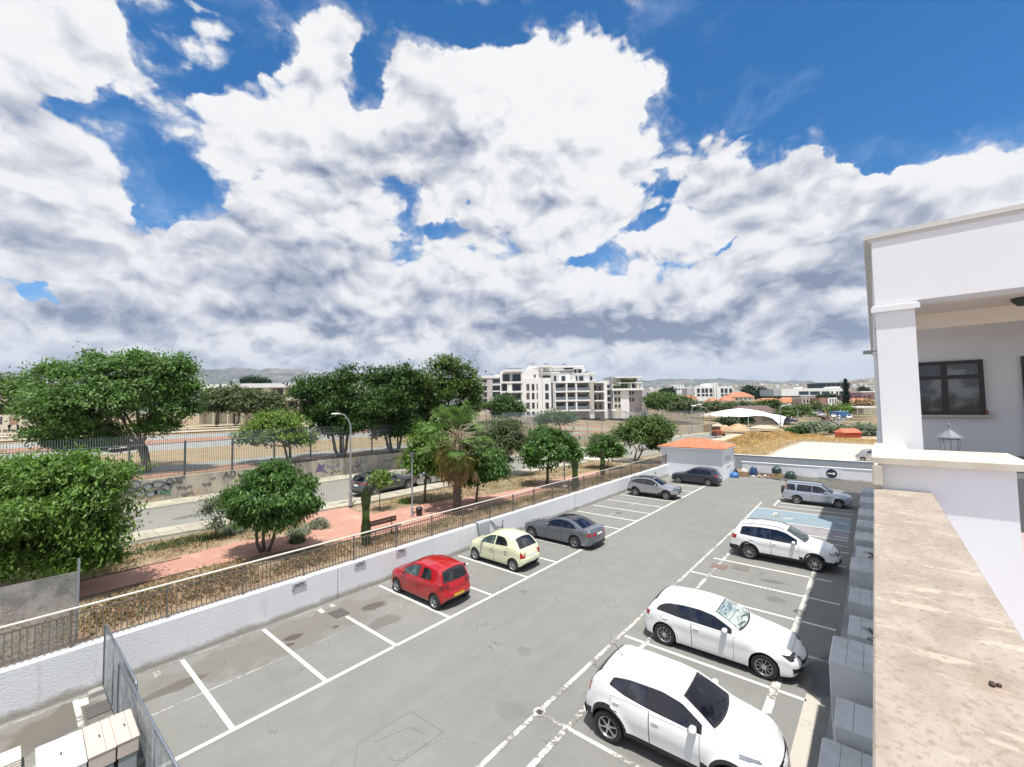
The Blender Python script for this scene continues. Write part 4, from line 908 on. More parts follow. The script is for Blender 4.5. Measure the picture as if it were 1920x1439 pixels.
def retaining_wall():
    r = thing('retaining_wall', 'long white roughcast wall along the car park below the railing', 'wall', (-16.7, 20, 0))
    m = MB(); ys = list(range(-14, 45, 2))+[46.9]
    def top(y): return 1.27-.0024*max(0, y)
    for a, b_ in zip(ys[:-1], ys[1:]):
        vs = []
        for y in (a, b_):
            for x, z in ((-16.62,-.05),(-16.60,top(y)-.03),(-16.64,top(y)),(-16.86,top(y)),(-16.9,top(y)-.03),(-16.9,.3)): vs.append((x+16.7, y-20, z))
        m.add(vs, [(i, i+1, i+7, i+6) for i in range(5)])
    m.add([(-16.62+16.7, 26.9, -.05),(-16.60+16.7,26.9,top(46.9)),(-16.9+16.7,26.9,top(46.9)),(-16.9+16.7,26.9,-.05)], [(0,1,2,3)])
    m.build('wall_body', ROUGHCAST, r)
    m = MB()
    for y in (8.72, 26.4, 38.2): m.box(.098, .103, y-20-.008, y-20+.008, 0, 1.2)
    m.build('expansion_joint', mat('joint_dark', (.22,.22,.23), rough=.9), r)
retaining_wall()
def balustrade():
    r = thing('balustrade', 'beige steel railing with a pale handrail on top of the white wall', 'railing', (-16.76, 20, 1.2))
    m = MB(); m.tube([(0, -33, 1.10), (0, 26.6, 1.03)], .032, 8); m.build('handrail', HAND, r, smooth=True)
    for z0, nm in ((.92, 'rail'), (.13, 'rail')):
        m = MB(); m.box(-.02, .02, -33, 26.6, z0-.02, z0+.015); m.build(nm, STEEL, r)
    for k in range(29):
        y = -31+k*2.05
        if y > 26.6: break
        m = MB(); m.box(-.035, .035, y-.022, y+.022, -.02, 1.06); m.build('post', STEEL, r)
    bm = MB()
    for k in range(470):
        y = -31+k*.128
        if y < 26.6: bm.box(-.011, .011, y-.011, y+.011, .14, .91)
    o = bm.build('bars', STEEL, r); o['kind'] = 'stuff'
balustrade()
def wall_plates():
    N = 0
    ink = mat('ink', (.02,.02,.03), rough=.6); pl = mat('plate_grey', (.56,.57,.60), rough=.6, nz=.1)
    for i, (u, v, lb) in enumerate([(561,1096,'small scrawled plate on the white wall, nearest the mesh fence, with a drip below it'), (675,1057,'small scrawled plate on the white wall, between the two others'), (752,1033,'small scrawled plate on the white wall, just left of the red car roof'), (640,1245,'')]):
        if not lb: continue
        p = PX(u, v, -16.58); r = thing('wall_plate', lb, 'plate', p, 0, 'scrawled plates on the white wall')
        m = MB(); m.box(-.01, .02, -.26, .26, -.10, .10); m.build('board', pl, r)
        m = MB(); rr = random.Random(i+3); x = .024
        pts = []; y = -.19
        while y < .19: pts.append((x, y, .02+rr.uniform(-.05, .05))); y += .022
        m.tube(pts, .013, 4); m.tube([(x, -.2, -.055), (x, .2, -.05)], .006, 4)
        if i == 0: m.tube([(x, -.2, -.05), (x, -.2, -.22)], .008, 4)
        m.build('scrawl', ink, r)
    for u, v in ((1265, 894), (1290, 889)):
        p = PX(u, v, -16.58); m = MB(); m.rbox(-.02, .06, -.05, .05, -.10, .10, .02); o = m.build('wall_socket', STEEL, loc=(p.x+.01, 38+ (u-1265)*.12, .75)); tag(o, 'small dark socket on the white wall, %s the silver off-roader' % ('just above' if u == 1265 else 'beyond'), 'socket')
wall_plates()
def tarp():
    p = PX(905, 985, -16.56); m = MB(); vs = []; n = 22; h = 14
    for j in range(h+1):
        for i in range(n+1):
            y = (i/n-.5)*(.95-.18*j/h); fold = .045*math.sin(i*1.55+.4*math.sin(j*.7))*(.25+.75*j/h)
            t = j/h
            if t < .2: x, z = -.30+.36*(t/.2), .02
            else: x, z = .07+abs(fold)*.9, .02-(t-.2)/.8*1.0
            vs.append((x+ (.02 if t < .2 else 0), y+.10*t, z+.02+abs(fold)*.2))
    m.add(vs, [(j*(n+1)+i, j*(n+1)+i+1, (j+1)*(n+1)+i+1, (j+1)*(n+1)+i) for j in range(h) for i in range(n)])
    o = m.build('tarpaulin', mat('grey_sheet', (.42,.44,.47), rough=.45, nz=.2, nscale=5), smooth=True, loc=(-16.56, p.y, 1.26)); tag(o, 'creased grey sheet hanging over the white wall beside the cream hatchback', 'tarpaulin')
    m = MB(); y0 = p.y+.55
    for k in range(3): m.tube([(-16.57, y0+.05+t*1.05, 1.24-.5*t-.32*math.sin(t*PI)*(1-.3*k)-.08*k*t) for t in np.linspace(0, 1, 12)], .010, 5)
    m.tube([(-16.56, y0+1.1, .98), (-16.56, y0+1.1, .50)], .016, 5); m.tube([(-16.56, y0+1.1, .98), (-16.50, y0+1.1, .99)], .016, 5)
    o = m.build('cable', MATS['trim']); tag(o, 'dark cable looped down the white wall right of the grey sheet', 'cable')
tarp()
def clear_screen():
    """translucent sheet fixed on the railing at the far left"""
    r = thing('screen_panel', 'grimy translucent screen fixed behind the railing at the left edge', 'screen', (-16.95, 1.42, 1.2))
    M, g, b = newmat('grimy_sheet'); p = g.n('ShaderNodeNewGeometry').outputs['Position']; n = g.noise(p, 2.2, 6, .7)
    g.put(b.inputs['Base Color'], g.mix(g.ss(n, .4, .65), (.36,.36,.34), (.52,.49,.45))); b.inputs['Roughness'].default_value = .4
    g.put(b.inputs['Alpha'], g.ss(n, .35, .7, .34, .58))
    m = MB(); m.box(-.004, .004, -12.8, 0, .05, 2.02); m.build('sheet', M, r)
    m = MB(); m.box(-.02, .02, -.02, .03, .0, 2.35); m.build('post', GALV, r)
clear_screen()
def mesh_fence_panels():
    M, g, b = newmat('grey_netting'); p = g.n('ShaderNodeTexCoord').outputs['Object']; n = g.noise(g.vm('MULTIPLY', p, (5, 5, 1)), 2.4, 6, .75)
    g.put(b.inputs['Base Color'], g.mix(g.ss(n, .4, .62), (.19,.22,.235), (.48,.50,.51))); b.inputs['Roughness'].default_value = .6; b.inputs['Alpha'].default_value = .80
    TB = mat('tube_blue_grey', (.24,.27,.31), rough=.4, metal=.6, nz=.15)
    for i, (x0, y0, x1, y1, lb) in enumerate([(-16.3,1.92,-12.3,1.97,'netted grey fence panel with its end against the white wall'), (-13.6,1.86,-8.7,1.97,'netted grey fence panel standing nearer, beside the cream cabinets')]):
        r = thing('fence_panel', lb, 'fence panel', (x0, y0, 0), math.atan2(y1-y0, x1-x0), 'temporary mesh fence panels'); L_ = math.hypot(x1-x0, y1-y0)
        m = MB(); h = 1.8
        m.tube([(0,0,.12),(0,0,h-.06),(.06,0,h),(L_-.06,0,h),(L_,0,h-.06),(L_,0,.12)], .024, 8); m.tube([(0,0,.2),(L_,0,.2)], .018, 6)
        for k in (1, 2): m.tube([(L_*k/3, 0, .2), (L_*k/3, 0, h)], .014, 6)
        m.build('frame', TB, r, smooth=True)
        m = MB(); n_ = 60; vs = []
        for k in range(n_+1):
            w = .012*math.sin(k*1.3)
            vs += [(L_*k/n_, w, .2), (L_*k/n_, w*.4, h-.02)]
        m.add(vs, [(2*k, 2*k+2, 2*k+3, 2*k+1) for k in range(n_)]); m.build('netting', M, r)
        for e in (0, L_):
            m = MB(); m.rbox(e-.11, e+.11, -.3, .3, 0, .14, .02); m.build('foot', mat('concrete_foot', (.33,.32,.30), rough=.9), r)
    m = MB(); m.tube([(-12.6,1.93,1.55),(-12.2,1.95,1.2),(-11.4,1.95,1.05),(-10.9,1.93,1.3)], .012, 5); tag(m.build('cable', MATS['trim']), 'dark cable slung along the mesh fence panels', 'cable')
mesh_fence_panels()
def cabinets():
    CR = mat('cream_enamel', (.56,.48,.425), rough=.45, nz=.10, nscale=3); WH = mat('white_enamel', (.76,.75,.73), rough=.4, nz=.04, nscale=3); DK = mat('dark_innards', (.06,.075,.08), rough=.5, nz=.4, nscale=10); GC = mat('grey_case', (.27,.30,.31), rough=.5, nz=.3, nscale=6)
    def cab(x0, x1, y0, y1, z1, top, lb):
        r = thing('metal_cabinet', lb, 'cabinet', ((x0+x1)/2, (y0+y1)/2, 0), -.02, 'discarded cream cabinets'); a, b_ = (x1-x0)/2, (y1-y0)/2
        m = MB(); m.rbox(-a+.02, a-.02, -b_+.02, b_-.02, .08, z1-.30, .01); m.build('case', GC, r)
        m = MB(); m.rbox(-a, a, -b_, b_, z1-.28, z1-.035, .012); m.build('drawer', top, r)
        m = MB(); m.rbox(-a-.01, a+.01, -b_-.01, b_+.01, z1-.03, z1, .012); ld = m.build('lid', top, r)
        m = MB(); m.box(-a-.01, a+.01, -.005+b_*.3, .0+b_*.3, z1, z1+.002); m.build('lid_seam', DK, ld)
        m = MB(); m.rbox(-.05, .05, -.012, .012, z1, z1+.012, .004); m.build('grip', DK, ld)
        m = MB()
        for k in range(3): m.tube([(a-.01, -b_*.7+k*.22, .35+.08*k), (a+.06, -b_*.5+k*.22, .5), (a+.05, -b_*.1+k*.2, .62+.05*k), (a-.01, .0+k*.16, .55)], .022, 6)
        m.build('hose', MATS['trim'], r, smooth=True)
    cab(-11.92, -10.80, .52, 1.10, 1.50, WH, 'white flat-topped cabinet at the lower left, left end of its row')
    cab(-11.88, -10.80, 1.125, 1.48, 1.53, CR, 'cream cabinet in the middle of the row beside the mesh fence')
    cab(-11.86, -10.80, 1.50, 1.80, 1.54, CR, 'cream cabinet at the right end of the row, touching the mesh fence')
    m = MB()
    for k in range(7): m.rbox(-.35+.01*k, .35-.013*k, -.4, .4, k*.045, k*.045+.035, .008)
    tag(m.build('board_stack', mat('pale_board', (.60,.56,.50), rough=.8, nz=.15), loc=(-14.35, .02, 0)), 'small stack of pale boards on the asphalt at the left edge', 'boards')
cabinets()
def grates():
    DK = mat('pit_black', (.012,.012,.012), rough=.9); GR = mat('cast_iron', (.26,.25,.23), rough=.7, metal=.3, nz=.2)
    for x, y, lb in [(-15.47,8.17,'slotted drain grate in the asphalt left of the red car'), (-15.5,1.78,'slotted drain grate beside the end of the mesh fence'), (-13.85,27.62,'small drain grate in the empty bays beyond the grey saloon')]:
        r = thing('drain_grate', lb, 'drain grate', (x, y, 0), 0, 'drain grates'); w = .33 if y < 20 else .22
        m = MB(); m.box(-w, w, -w*.8, w*.8, -.03, .008); m.build('pit', DK, r)
        m = MB()
        for k in range(9): t = -w+w*2*(k+.5)/9; m.box(t-.015, t+.012, -w*.8, w*.8, .009, .018)
        m.build('slats', GR, r)
    for x, y, w, d, c, lb in [(-5.80,21.42,.33,.30,(.20,.13,.115),'rusty brown manhole cover on a parking line'), (-5.0,21.85,.34,.30,(.17,.155,.135),'grey square manhole cover near the white off-roader'), (-6.65,8.73,.07,.07,(.05,.045,.04),'tiny round manhole inside a painted ring')]:
        m = MB(); m.rbox(-w, w, -d, d, -.03, .018, .008); m.box(-w+.05, w-.05, -d+.05, d-.05, .018, .0205) if w > .1 else None
        tag(m.build('manhole_cover', mat('cover%d' % int(x*100), c, rough=.8, nz=.3, nscale=14), loc=(x, y, 0)), lb, 'manhole cover')
    m = MB(); r = thing('warning_bar', 'low red and white striped bar on the ground behind the red car', 'barrier', (-15.4, 14.2, 0), .35)
    for k in range(7): m.box(-.42+.12*k, -.30+.12*k, -.04, .04, .03, .13, k%3 if k%3 < 3 else 0)
    m.build('stripes', [mat('stripe_white', (.75,.75,.72)), mat('stripe_red', (.5,.03,.03)), MATS['trim']], r)
grates()
# ------------- far end: white wall with sign, grey wall, hut, rubbish
def far_end():
    m = MB(); ys = np.linspace(-10.9, .6, 9)
    m.box(-10.9, .6, 50.3, 50.52, -1.3, 1.18); o = m.build('boundary_wall', ROUGHCAST); tag(o, 'white wall closing the far end of the car park, with the arrow sign', 'wall')
    m = MB(); m.box(-11.0, .6, 50.26, 50.56, 1.182, 1.235); w2 = m.build('coping', WHITE, o)
    a = PY(1365, 851, 52.2); b_ = PY(1636, 868, 52.0)
    m = MB(); m.box(-17, .6, 52.0, 52.22, -.5, 1.72); o = m.build('boundary_wall', GREYW); tag(o, 'grey rendered wall behind the white wall, edging the pale concrete yard', 'wall')
    m = MB(); m.box(-17, .6, 51.97, 52.25, 1.722, 1.76); m.build('coping', WHITE, o)
    r = thing('arrow_sign', 'round dark blue sign with a white arrow pointing right, on the far white wall', 'sign', (-3.36, 50.29, .66))
    m = MB(); m.box(-.95, .75, -.02, 0, -.42, .42); m.build('board', mat('pale_board_blue', (.70,.74,.80), rough=.5, nz=.04), r)
    n = 32; R_ = .42
    m = MB(); m.add([(0,-.036,0)]+[(R_*math.cos(2*PI*k/n)*1.0, -.036, R_*math.sin(2*PI*k/n)) for k in range(n)]+[(R_*math.cos(2*PI*k/n), -.02, R_*math.sin(2*PI*k/n)) for k in range(n)], [(0,1+k,1+(k+1)%n) for k in range(n)]+[(1+k,1+n+k,1+n+(k+1)%n,1+(k+1)%n) for k in range(n)]); m.build('disc', mat('sign_blue', (.012,.022,.055), rough=.35), r)
    m = MB(); A = [(-.30,-.045),(.12,-.045),(.12,-.13),(.32,0),(.12,.13),(.12,.045),(-.30,.045)]; m.add([(x,-.042,z*1.25) for x, z in A], [tuple(range(7))]); m.build('arrow', mat('sign_white', (.82,.83,.85), rough=.4), r)
    # hut
    TILE, g, b = newmat('clay_tiles'); p = g.n('ShaderNodeTexCoord').outputs['Object']; n_ = g.noise(p, 3.2, 5, .7); n2 = g.noise(p, 14, 3, .6)
    g.put(b.inputs['Base Color'], g.mix(g.ss(n_, .5, .7), g.mix(n2, (.44,.15,.075), (.54,.21,.11)), (.58,.33,.21))); b.inputs['Roughness'].default_value = .85
    x0, x1, y0, y1 = -17.3, -11.4, 44.6, 48.9; zt = 2.95
    r = thing('tiled_hut', 'small white hut with a clay tile roof at the far corner', 'hut', ((x0+x1)/2, (y0+y1)/2, 0)); cx, cy = (x0+x1)/2, (y0+y1)/2; a, h = (x1-x0)/2, (y1-y0)/2
    m = MB(); m.box(-a, a, -h, h, -.1, zt); m.build('walls', plaster('hut_white', (.80,.83,.87), .008, 9, 0, .03), r)
    m = MB(); e = .30; m.box(-a-e, a+e, -h-e, h+e, zt-.05, zt+.03); m.build('eaves', WHITE, r)
    # barrel tiles: ribs running down each slope
    m = MB(); zr = zt+.80; rid = a-h; z0 = zt+.03
    def slope(A, B, C, D):            # A,B eave line, C,D ridge ends (C above A, D above B)
        A, B, C, D = map(Vector, (A, B, C, D)); W_ = (B-A).length; k = int(W_/.26)*2; ux = (B-A).normalized(); nrm = (B-A).cross(C-A).normalized()
        if nrm.z < 0: nrm = -nrm
        cu, du = (C-A).dot(ux), (D-A).dot(ux); upv = (C-A)-ux*cu; prev = None
        for i in range(k*2+1):
            s = W_*i/(k*2)
            t1 = min(1, s/max(cu, .01), (W_-s)/max(W_-du, .01)); off = nrm*(.085*abs(math.sin(i*PI/4)))
            cur = (A+ux*s+off, A+ux*s+upv*t1+off)
            if prev: m.quad(prev[0], cur[0], cur[1], prev[1])
            prev = cur
    E = [(-a-e,-h-e,z0),(a+e,-h-e,z0),(a+e,h+e,z0),(-a-e,h+e,z0)]; R1, R2 = (-rid,0,zr), (rid,0,zr)
    slope(E[0],E[1],R1,R2); slope(E[2],E[3],R2,R1); slope(E[1],E[2],R2,(rid,.001,zr)); slope(E[3],E[0],R1,(-rid,-.001,zr)); rf = m.build('roof', TILE, r)
    m = MB(); m.tube([R1, R2], .07, 8)
    for c_, q in ((E[0],R1),(E[1],R2),(E[2],R2),(E[3],R1)): m.tube([c_, q], .07, 8)
    m.build('ridge_tiles', TILE, rf)
    for y in (-.9, -.2, .5): m = MB(); m.box(a, a+.02, y, y+.22, 1.7, 2.2); m.build('slit_window', mat('slit', (.30,.33,.38), rough=.5), r)
    m = MB(); m.tube([(a+.05, h-.1, 0), (a+.05, h-.1, 2.9)], .04, 8); m.build('downpipe', mat('pipe_white', (.7,.7,.7), rough=.4), r)
    m = MB(); m.tube([(a+.03, -.6, 1.15), (a+.03, .9, 1.3)], .025, 6); m.build('conduit', mat('pipe_brown', (.42,.33,.30)), r)
    # rubbish at the wall
    def bag(x, y, s, mt, lb, nm='rubbish_bag', z=0, cat='bag'):
        bm = bmesh.new(); bmesh.ops.create_icosphere(bm, subdivisions=3, radius=1); rr = Vector((U(0,9), U(0,9), U(0,9)))
        for v in bm.verts:
            d = 1+.22*mnoise.noise(v.co*2+rr)+.10*mnoise.noise(v.co*6+rr); v.co = Vector((v.co.x*s[0]*d, v.co.y*s[1]*d, max(-.25, v.co.z)*s[2]*d+s[2]*.25))
        me = bpy.data.meshes.new(nm); bm.to_mesh(me); bm.free(); me.materials.append(mt); me.shade_smooth(); o = bpy.data.objects.new(nm, me); COL.objects.link(o); o.location = (x, y, z); tag(o, lb, cat)
    BL = mat('blue_plastic', (.05,.17,.42), rough=.35, nz=.3); GN = mat('green_plastic', (.02,.055,.04), rough=.25, nz=.3); CB = mat('cardboard', (.38,.26,.14), rough=.85, nz=.15); WT = mat('white_plastic', (.62,.62,.62), rough=.5, nz=.2)
    bag(-11.0, 47.2, (.42,.38,.42), BL, 'bright blue plastic bag by the hut corner'); bag(-9.75, 49.6, (.40,.3,.75), mat('navy_plastic', (.03,.07,.16), rough=.4), 'dark blue bundle leaning on the far wall', 'cloth_bundle', cat='bundle')
    bag(-11.0, 47.9, (.26,.24,.62), MATS['trim'], 'black bag standing behind the blue one'); bag(-6.55, 49.6, (.50,.4,.55), GN, 'shiny dark green sack, rightmost by the wall')
    m = MB(); m.box(-.38,.38,-.3,.3,0,.5); m.add([(-.38,-.3,.5),(-.38,.3,.5),(-.6,.3,.68),(-.6,-.3,.68),(.38,-.3,.5),(.38,.3,.5),(.62,.3,.64),(.62,-.3,.64)], [(0,1,2,3),(4,5,6,7)]); tag(m.build('cardboard_box', CB, loc=(-10.35, 48.3, 0)), 'open cardboard box in the rubbish by the hut', 'box')
    bag(-10.35, 48.3, (.3,.25,.3), WT, 'white bag stuffed in the cardboard box', z=.42)
    m = MB(); m.box(-.42,.42,-.28,.28,0,.42); tag(m.build('cardboard_box', CB, loc=(-7.7, 49.5, 0)), 'flattish cardboard box under the green sack', 'box')
    bag(-7.7, 49.5, (.42,.34,.55), GN, 'dark green sack resting on a cardboard box', z=.42)
    for k, (x, y) in enumerate([(-9.2,49.2),(-9.0,48.7),(-8.7,49.5),(-8.4,49.2),(-9.6,48.6)]):
        bag(x, y, (.2,.16,.12), [WT, CB][k%2], ['crumpled white scrap, left in the litter', 'brown scrap in the litter before the far wall', 'crumpled white scrap against the far wall', 'brown scrap just left of the boxed sack', 'white scrap beside the cardboard box'][k], 'litter', cat='litter')
    m = MB(); rr = random.Random(4)
    for k in range(60): x, y = rr.uniform(-9.6,-8.0), rr.uniform(48.9,50.1); a_ = rr.uniform(0,PI); l = rr.uniform(.2,.5); m.tube([(x,y,.03+rr.random()*.2),(x+l*math.cos(a_),y+l*math.sin(a_),.05+rr.random()*.25)], .012, 4)
    tag(m.build('brushwood', mat('twig_red', (.25,.13,.10), rough=.9)), 'heap of reddish cut twigs by the far wall', 'twigs')
far_end()
# ------------- right hand building and terrace parapet
def building():
    TR, g, b = newmat('travertine'); p = g.n('ShaderNodeNewGeometry').outputs['Position']
    n1 = g.noise(g.vm('MULTIPLY', p, (1.2,.8,1)), 3.0, 7, .72); n2 = g.noise(p, 38, 4, .7); n3 = g.noise(g.vm('MULTIPLY', p, (1.3,3.4,1)), 3.2, 3, .5)
    c = g.mix(g.ss(n1, .38, .62), (.30,.25,.212), (.385,.335,.28)); c = g.mix(g.m('MULTIPLY', g.ss(n3, .60, .68), .55), c, (.52,.455,.365)); c = g.mix(g.m('MULTIPLY', g.ss(n2, .52, .62), .5), c, (.22,.15,.105))
    px, py, _ = g.sep(p); r = g.vm('LENGTH', g.vm('SUBTRACT', p, (.25,2.13,6.65))); c = g.mix(g.m('MULTIPLY', g.ss(r, .10, .0), .3), c, (.30,.19,.11))
    g.put(b.inputs['Base Color'], c); b.inputs['Roughness'].default_value = .75
    bp = g.n('ShaderNodeBump'); bp.inputs['Strength'].default_value = .5; bp.inputs['Distance'].default_value = .0025; g.put(bp.inputs['Height'], g.m('ADD', n1, n2)); g.put(b.inputs['Normal'], bp.outputs[0])
    CAP = mat('cap_stone', (.60,.555,.465), rough=.75, nz=.06, nscale=5, col2=(.53,.475,.385), c2s=2.5)
    # lower storeys (below the terrace) and upper block
    r = thing('white_building', 'white two-storey building on the right with a flat roof and a shaded veranda', 'building', (0, 0, 0))
    m = MB(); m.box(.02, 14, -14, 44, -1.2, 5.1); m.build('lower_wall', WHITE, r)
    m = MB(); m.box(.38, 14, -14, 11.9, 5.1, 5.15); m.build('terrace_floor', mat('terrace_tile', (.46,.38,.37), rough=.7, nz=.12, nscale=4, col2=(.36,.30,.30)), r)
    m = MB(); m.box(.38, 14, 11.9, 16.3, 5.15, 6.12); m.build('veranda_floor', mat('dark_tile', (.12,.125,.13), rough=.5, nz=.15), r)
    m = MB(); m.box(.10, 14, 12.05, 44, 9.62, 11.05); m.build('upper_wall', WHITE, r)
    m = MB(); m.box(.10, 14, 16.3, 44, 5.1, 9.62); m.build('side_wall', plaster('side_render', (.72,.74,.76), .003, 12), r)
    m = MB(); m.box(-.03, 14, 12.01, 44.1, 11.06, 11.16); m.box(.04, 14, 12.03, 44.05, 11.0, 11.058); m.build('cornice', mat('cornice_cream', (.60,.595,.58), rough=.7, nz=.06), r)
    m = MB(); m.box(.10, .72, 12.052, 12.75, 5.12, 9.617); p_ = m.build('column', WHITE, r); m = MB(); m.box(.03, .80, 11.98, 12.045, 9.45, 9.56); m.box(.06, .77, 12.01, 12.047, 9.562, 9.60); m.build('capital', WHITE, p_)
    m = MB(); m.box(.13, 14, 12.75, 16.28, 9.64-.035, 9.617); m.build('ceiling', mat('ceiling_tan', (.66,.60,.54), rough=.85, nz=.04), r)
    m = MB(); m.box(.73, 14, 14.2, 14.5, 9.25, 9.604); m.build('beam', mat('beam_cream', (.76,.71,.63), rough=.8, nz=.04), r)
    m = MB(); m.box(.12, .3, 31, 35.2, 11.18, 15.6); m.box(.1, 4.5, 31, 35.2, 11.18, 15.6); m.build('stair_tower', WHITE, r)
    # veranda window
    w = thing('window_probe', None, None); bpy.data.objects.remove(w)
    y = 16.26; A = PY(1719, 681, y); B = PY(1842, 674, y); D = PY(1842, 778, y); x0, x1, z1, z0 = A.x-.45, B.x, A.z, D.z
    fr = mat('brown_frame', (.018,.014,.013), rough=.4, nz=.1); gl, g2, b2 = newmat('window_glass'); pp = g2.n('ShaderNodeNewGeometry').outputs['Position']; g2.put(b2.inputs['Base Color'], g2.mix(g2.ss(g2.noise(pp, 1.6, 3, .5), .45, .6), (.02,.026,.032), (.17,.19,.20))); b2.inputs['Roughness'].default_value = .06; b2.inputs['Specular IOR Level'].default_value = .8  # paler blotches in the glass colour paint in reflections
    def win(x0, x1, z0, z1, mull, trans, nm='window'):
        m = MB(); t = .09
        m.box(x0, x1, y-.05, y+.01, z0, z0+t); m.box(x0, x1, y-.05, y+.01, z1-t, z1); m.box(x0, x0+t, y-.05, y+.01, z0+t, z1-t); m.box(x1-t, x1, y-.05, y+.01, z0+t, z1-t)
        f = m.build(nm, fr, r)
        m = MB()
        for xm in mull: m.box(xm-.06, xm+.06, y-.055, y+.01, z0+t, z1-t)
        if trans: m.box(x0+t, x1-t, y-.052, y+.008, trans-.05, trans+.05)
        m.build('glazing_bar', fr, f); m = MB(); m.box(x0+t, x1-t, y-.02, y-.01, z0+t, z1-t); m.build('pane', gl, f)
        m = MB(); m.box(x0-.05, x1+.12, y-.16, y+.01, z0-.06, z0-.003); m.build('sill', mat('sill_stone', (.5,.47,.43), rough=.7), f)
    xm = PY(1768, 678, y).x; win(x0, x1, z0, z1, [xm], z0+(z1-z0)*.70)
    dx = PY(1914, 672, y).x; win(dx, dx+1.2, 6.13, z1+.02, [], 0, 'veranda_door')
    m = MB(); m.rbox(-.03,.03,-.03,.03,0,.12,.01); tag(m.build('small_pot', mat('red_pot', (.22,.06,.05)), loc=(x1+.0, y-.1, z0)), 'small reddish pot on the veranda window sill', 'pot')
    c_ = PY(1908, 578, 13.3); lm = thing('ceiling_lamp', 'small dark lamp fixed to the veranda ceiling', 'lamp', (c_.x+.1, 13.3, 9.6)); m = MB(); m.lathe([(0,-.16),(.10,-.15),(.17,-.07),(.19,-.02),(.19,0),(0,0)], 16); m.build('lamp_body', mat('verdigris', (.05,.06,.05), rough=.5, metal=.5), lm, smooth=40)
    # floodlight and pipes on the side wall
    f_ = thing('floodlight', 'small grey floodlight on the side wall of the white building', 'floodlight', (.1, 13.6, 8.75)); m = MB(); m.tube([(0,0,0),(-.12,0,.02)], .015, 6); m.build('bracket', GALV, f_); m = MB(); m.rbox(-.26,-.10,-.09,.09,-.05,.03,.02); m.build('housing', GALV, f_)
    # terrace parapet
    r = thing('parapet', 'low white parapet with a wide travertine top running away from the viewer', 'parapet', (0, 0, 0))
    m = MB(); m.box(.02, .37, -14, 6.0, 5.11, 6.60); m.build('parapet_wall', WHITE, r)
    for a, b_ in ((-14, -5), (-4.994, -1), (-.994, 2.27), (2.276, 6.0)):
        m = MB(); m.rbox(-.045, .405, a, b_, 6.602, 6.652, .006); m.build('capping_slab', TR, r)
    m = MB(); m.box(.02, .37, 7.0, 12.0, 5.11, 6.60); m.build('parapet_wall', WHITE, r); m = MB(); m.rbox(-.045, .45, 7.0, 12.04, 6.602, 6.66, .006); m.build('capping_slab', CAP, r)
    r = thing('pier', 'square white pier with a pale stone cap at the end of the parapet', 'pier', (0, 0, 0))
    m = MB(); m.box(-.0, .97, 6.02, 6.95, 5.10, 6.92); m.build('shaft', WHITE, r)
    m = MB(); m.rbox(-.05, 1.08, 5.93, 7.02, 6.922, 6.99, .006); m.build('cap', CAP, r)
    m = MB(); m.rbox(-.05, .03, 5.93, 6.0, 6.70, 6.90, .006); m.box(-.04,.0,5.97,6.02,6.4,6.7); m.build('cap_bracket', CAP, r)
    # lantern on its own low post
    p = PD(1782, 842, 5.6); r = thing('garden_lantern', 'small grey lantern with a ribbed cap standing behind the pier', 'lantern', (p.x, p.y, 0)); LG = mat('lantern_grey', (.20,.22,.25), rough=.45, metal=.3)
    zt = PD(1782, 803, 5.6).z; z = zt-.40
    m = MB(); m.box(-.09, .09, -.09, .09, 5.15, z-.04); m.build('post', WHITE, r)
    m = MB(); n = 8; m.lathe([(.0,z+.47),(.012,z+.46),(.02,z+.43),(.008,z+.415),(.02,z+.40),(.03,z+.37),(.06,z+.345),(.10,z+.31),(.135,z+.285),(.14,z+.272),(.10,z+.262),(0,z+.262)], n); m.build('cap', LG, r, smooth=25)
    m = MB(); m.lathe([(.06,z+.02),(.075,z+.10),(.095,z+.20),(.10,z+.255)], n); m.build('glass', mat('lantern_glass', (.30,.35,.38), rough=.1, nz=.3), r)
    m = MB()
    for k in range(8): a = 2*PI*k/8; m.tube([(.062*math.cos(a), .062*math.sin(a), z+.02), (.102*math.cos(a), .102*math.sin(a), z+.255)], .006, 4)
    m.lathe([(.0,z-.04),(.07,z-.04),(.07,z+.02),(0,z+.02)], n); m.build('cage', LG, r)
    m = MB(); rounded_blob(m, (0,0,.006), (.008,.014,.006)); rounded_blob(m, (.016,.007,.005), (.007,.008,.005)); o = m.build('dead_insect', mat('dark_brown', (.05,.03,.02)), loc=(.255, 2.12, 6.652), smooth=True); tag(o, 'tiny dark brown clump lying on the travertine parapet top', 'clump')
building()
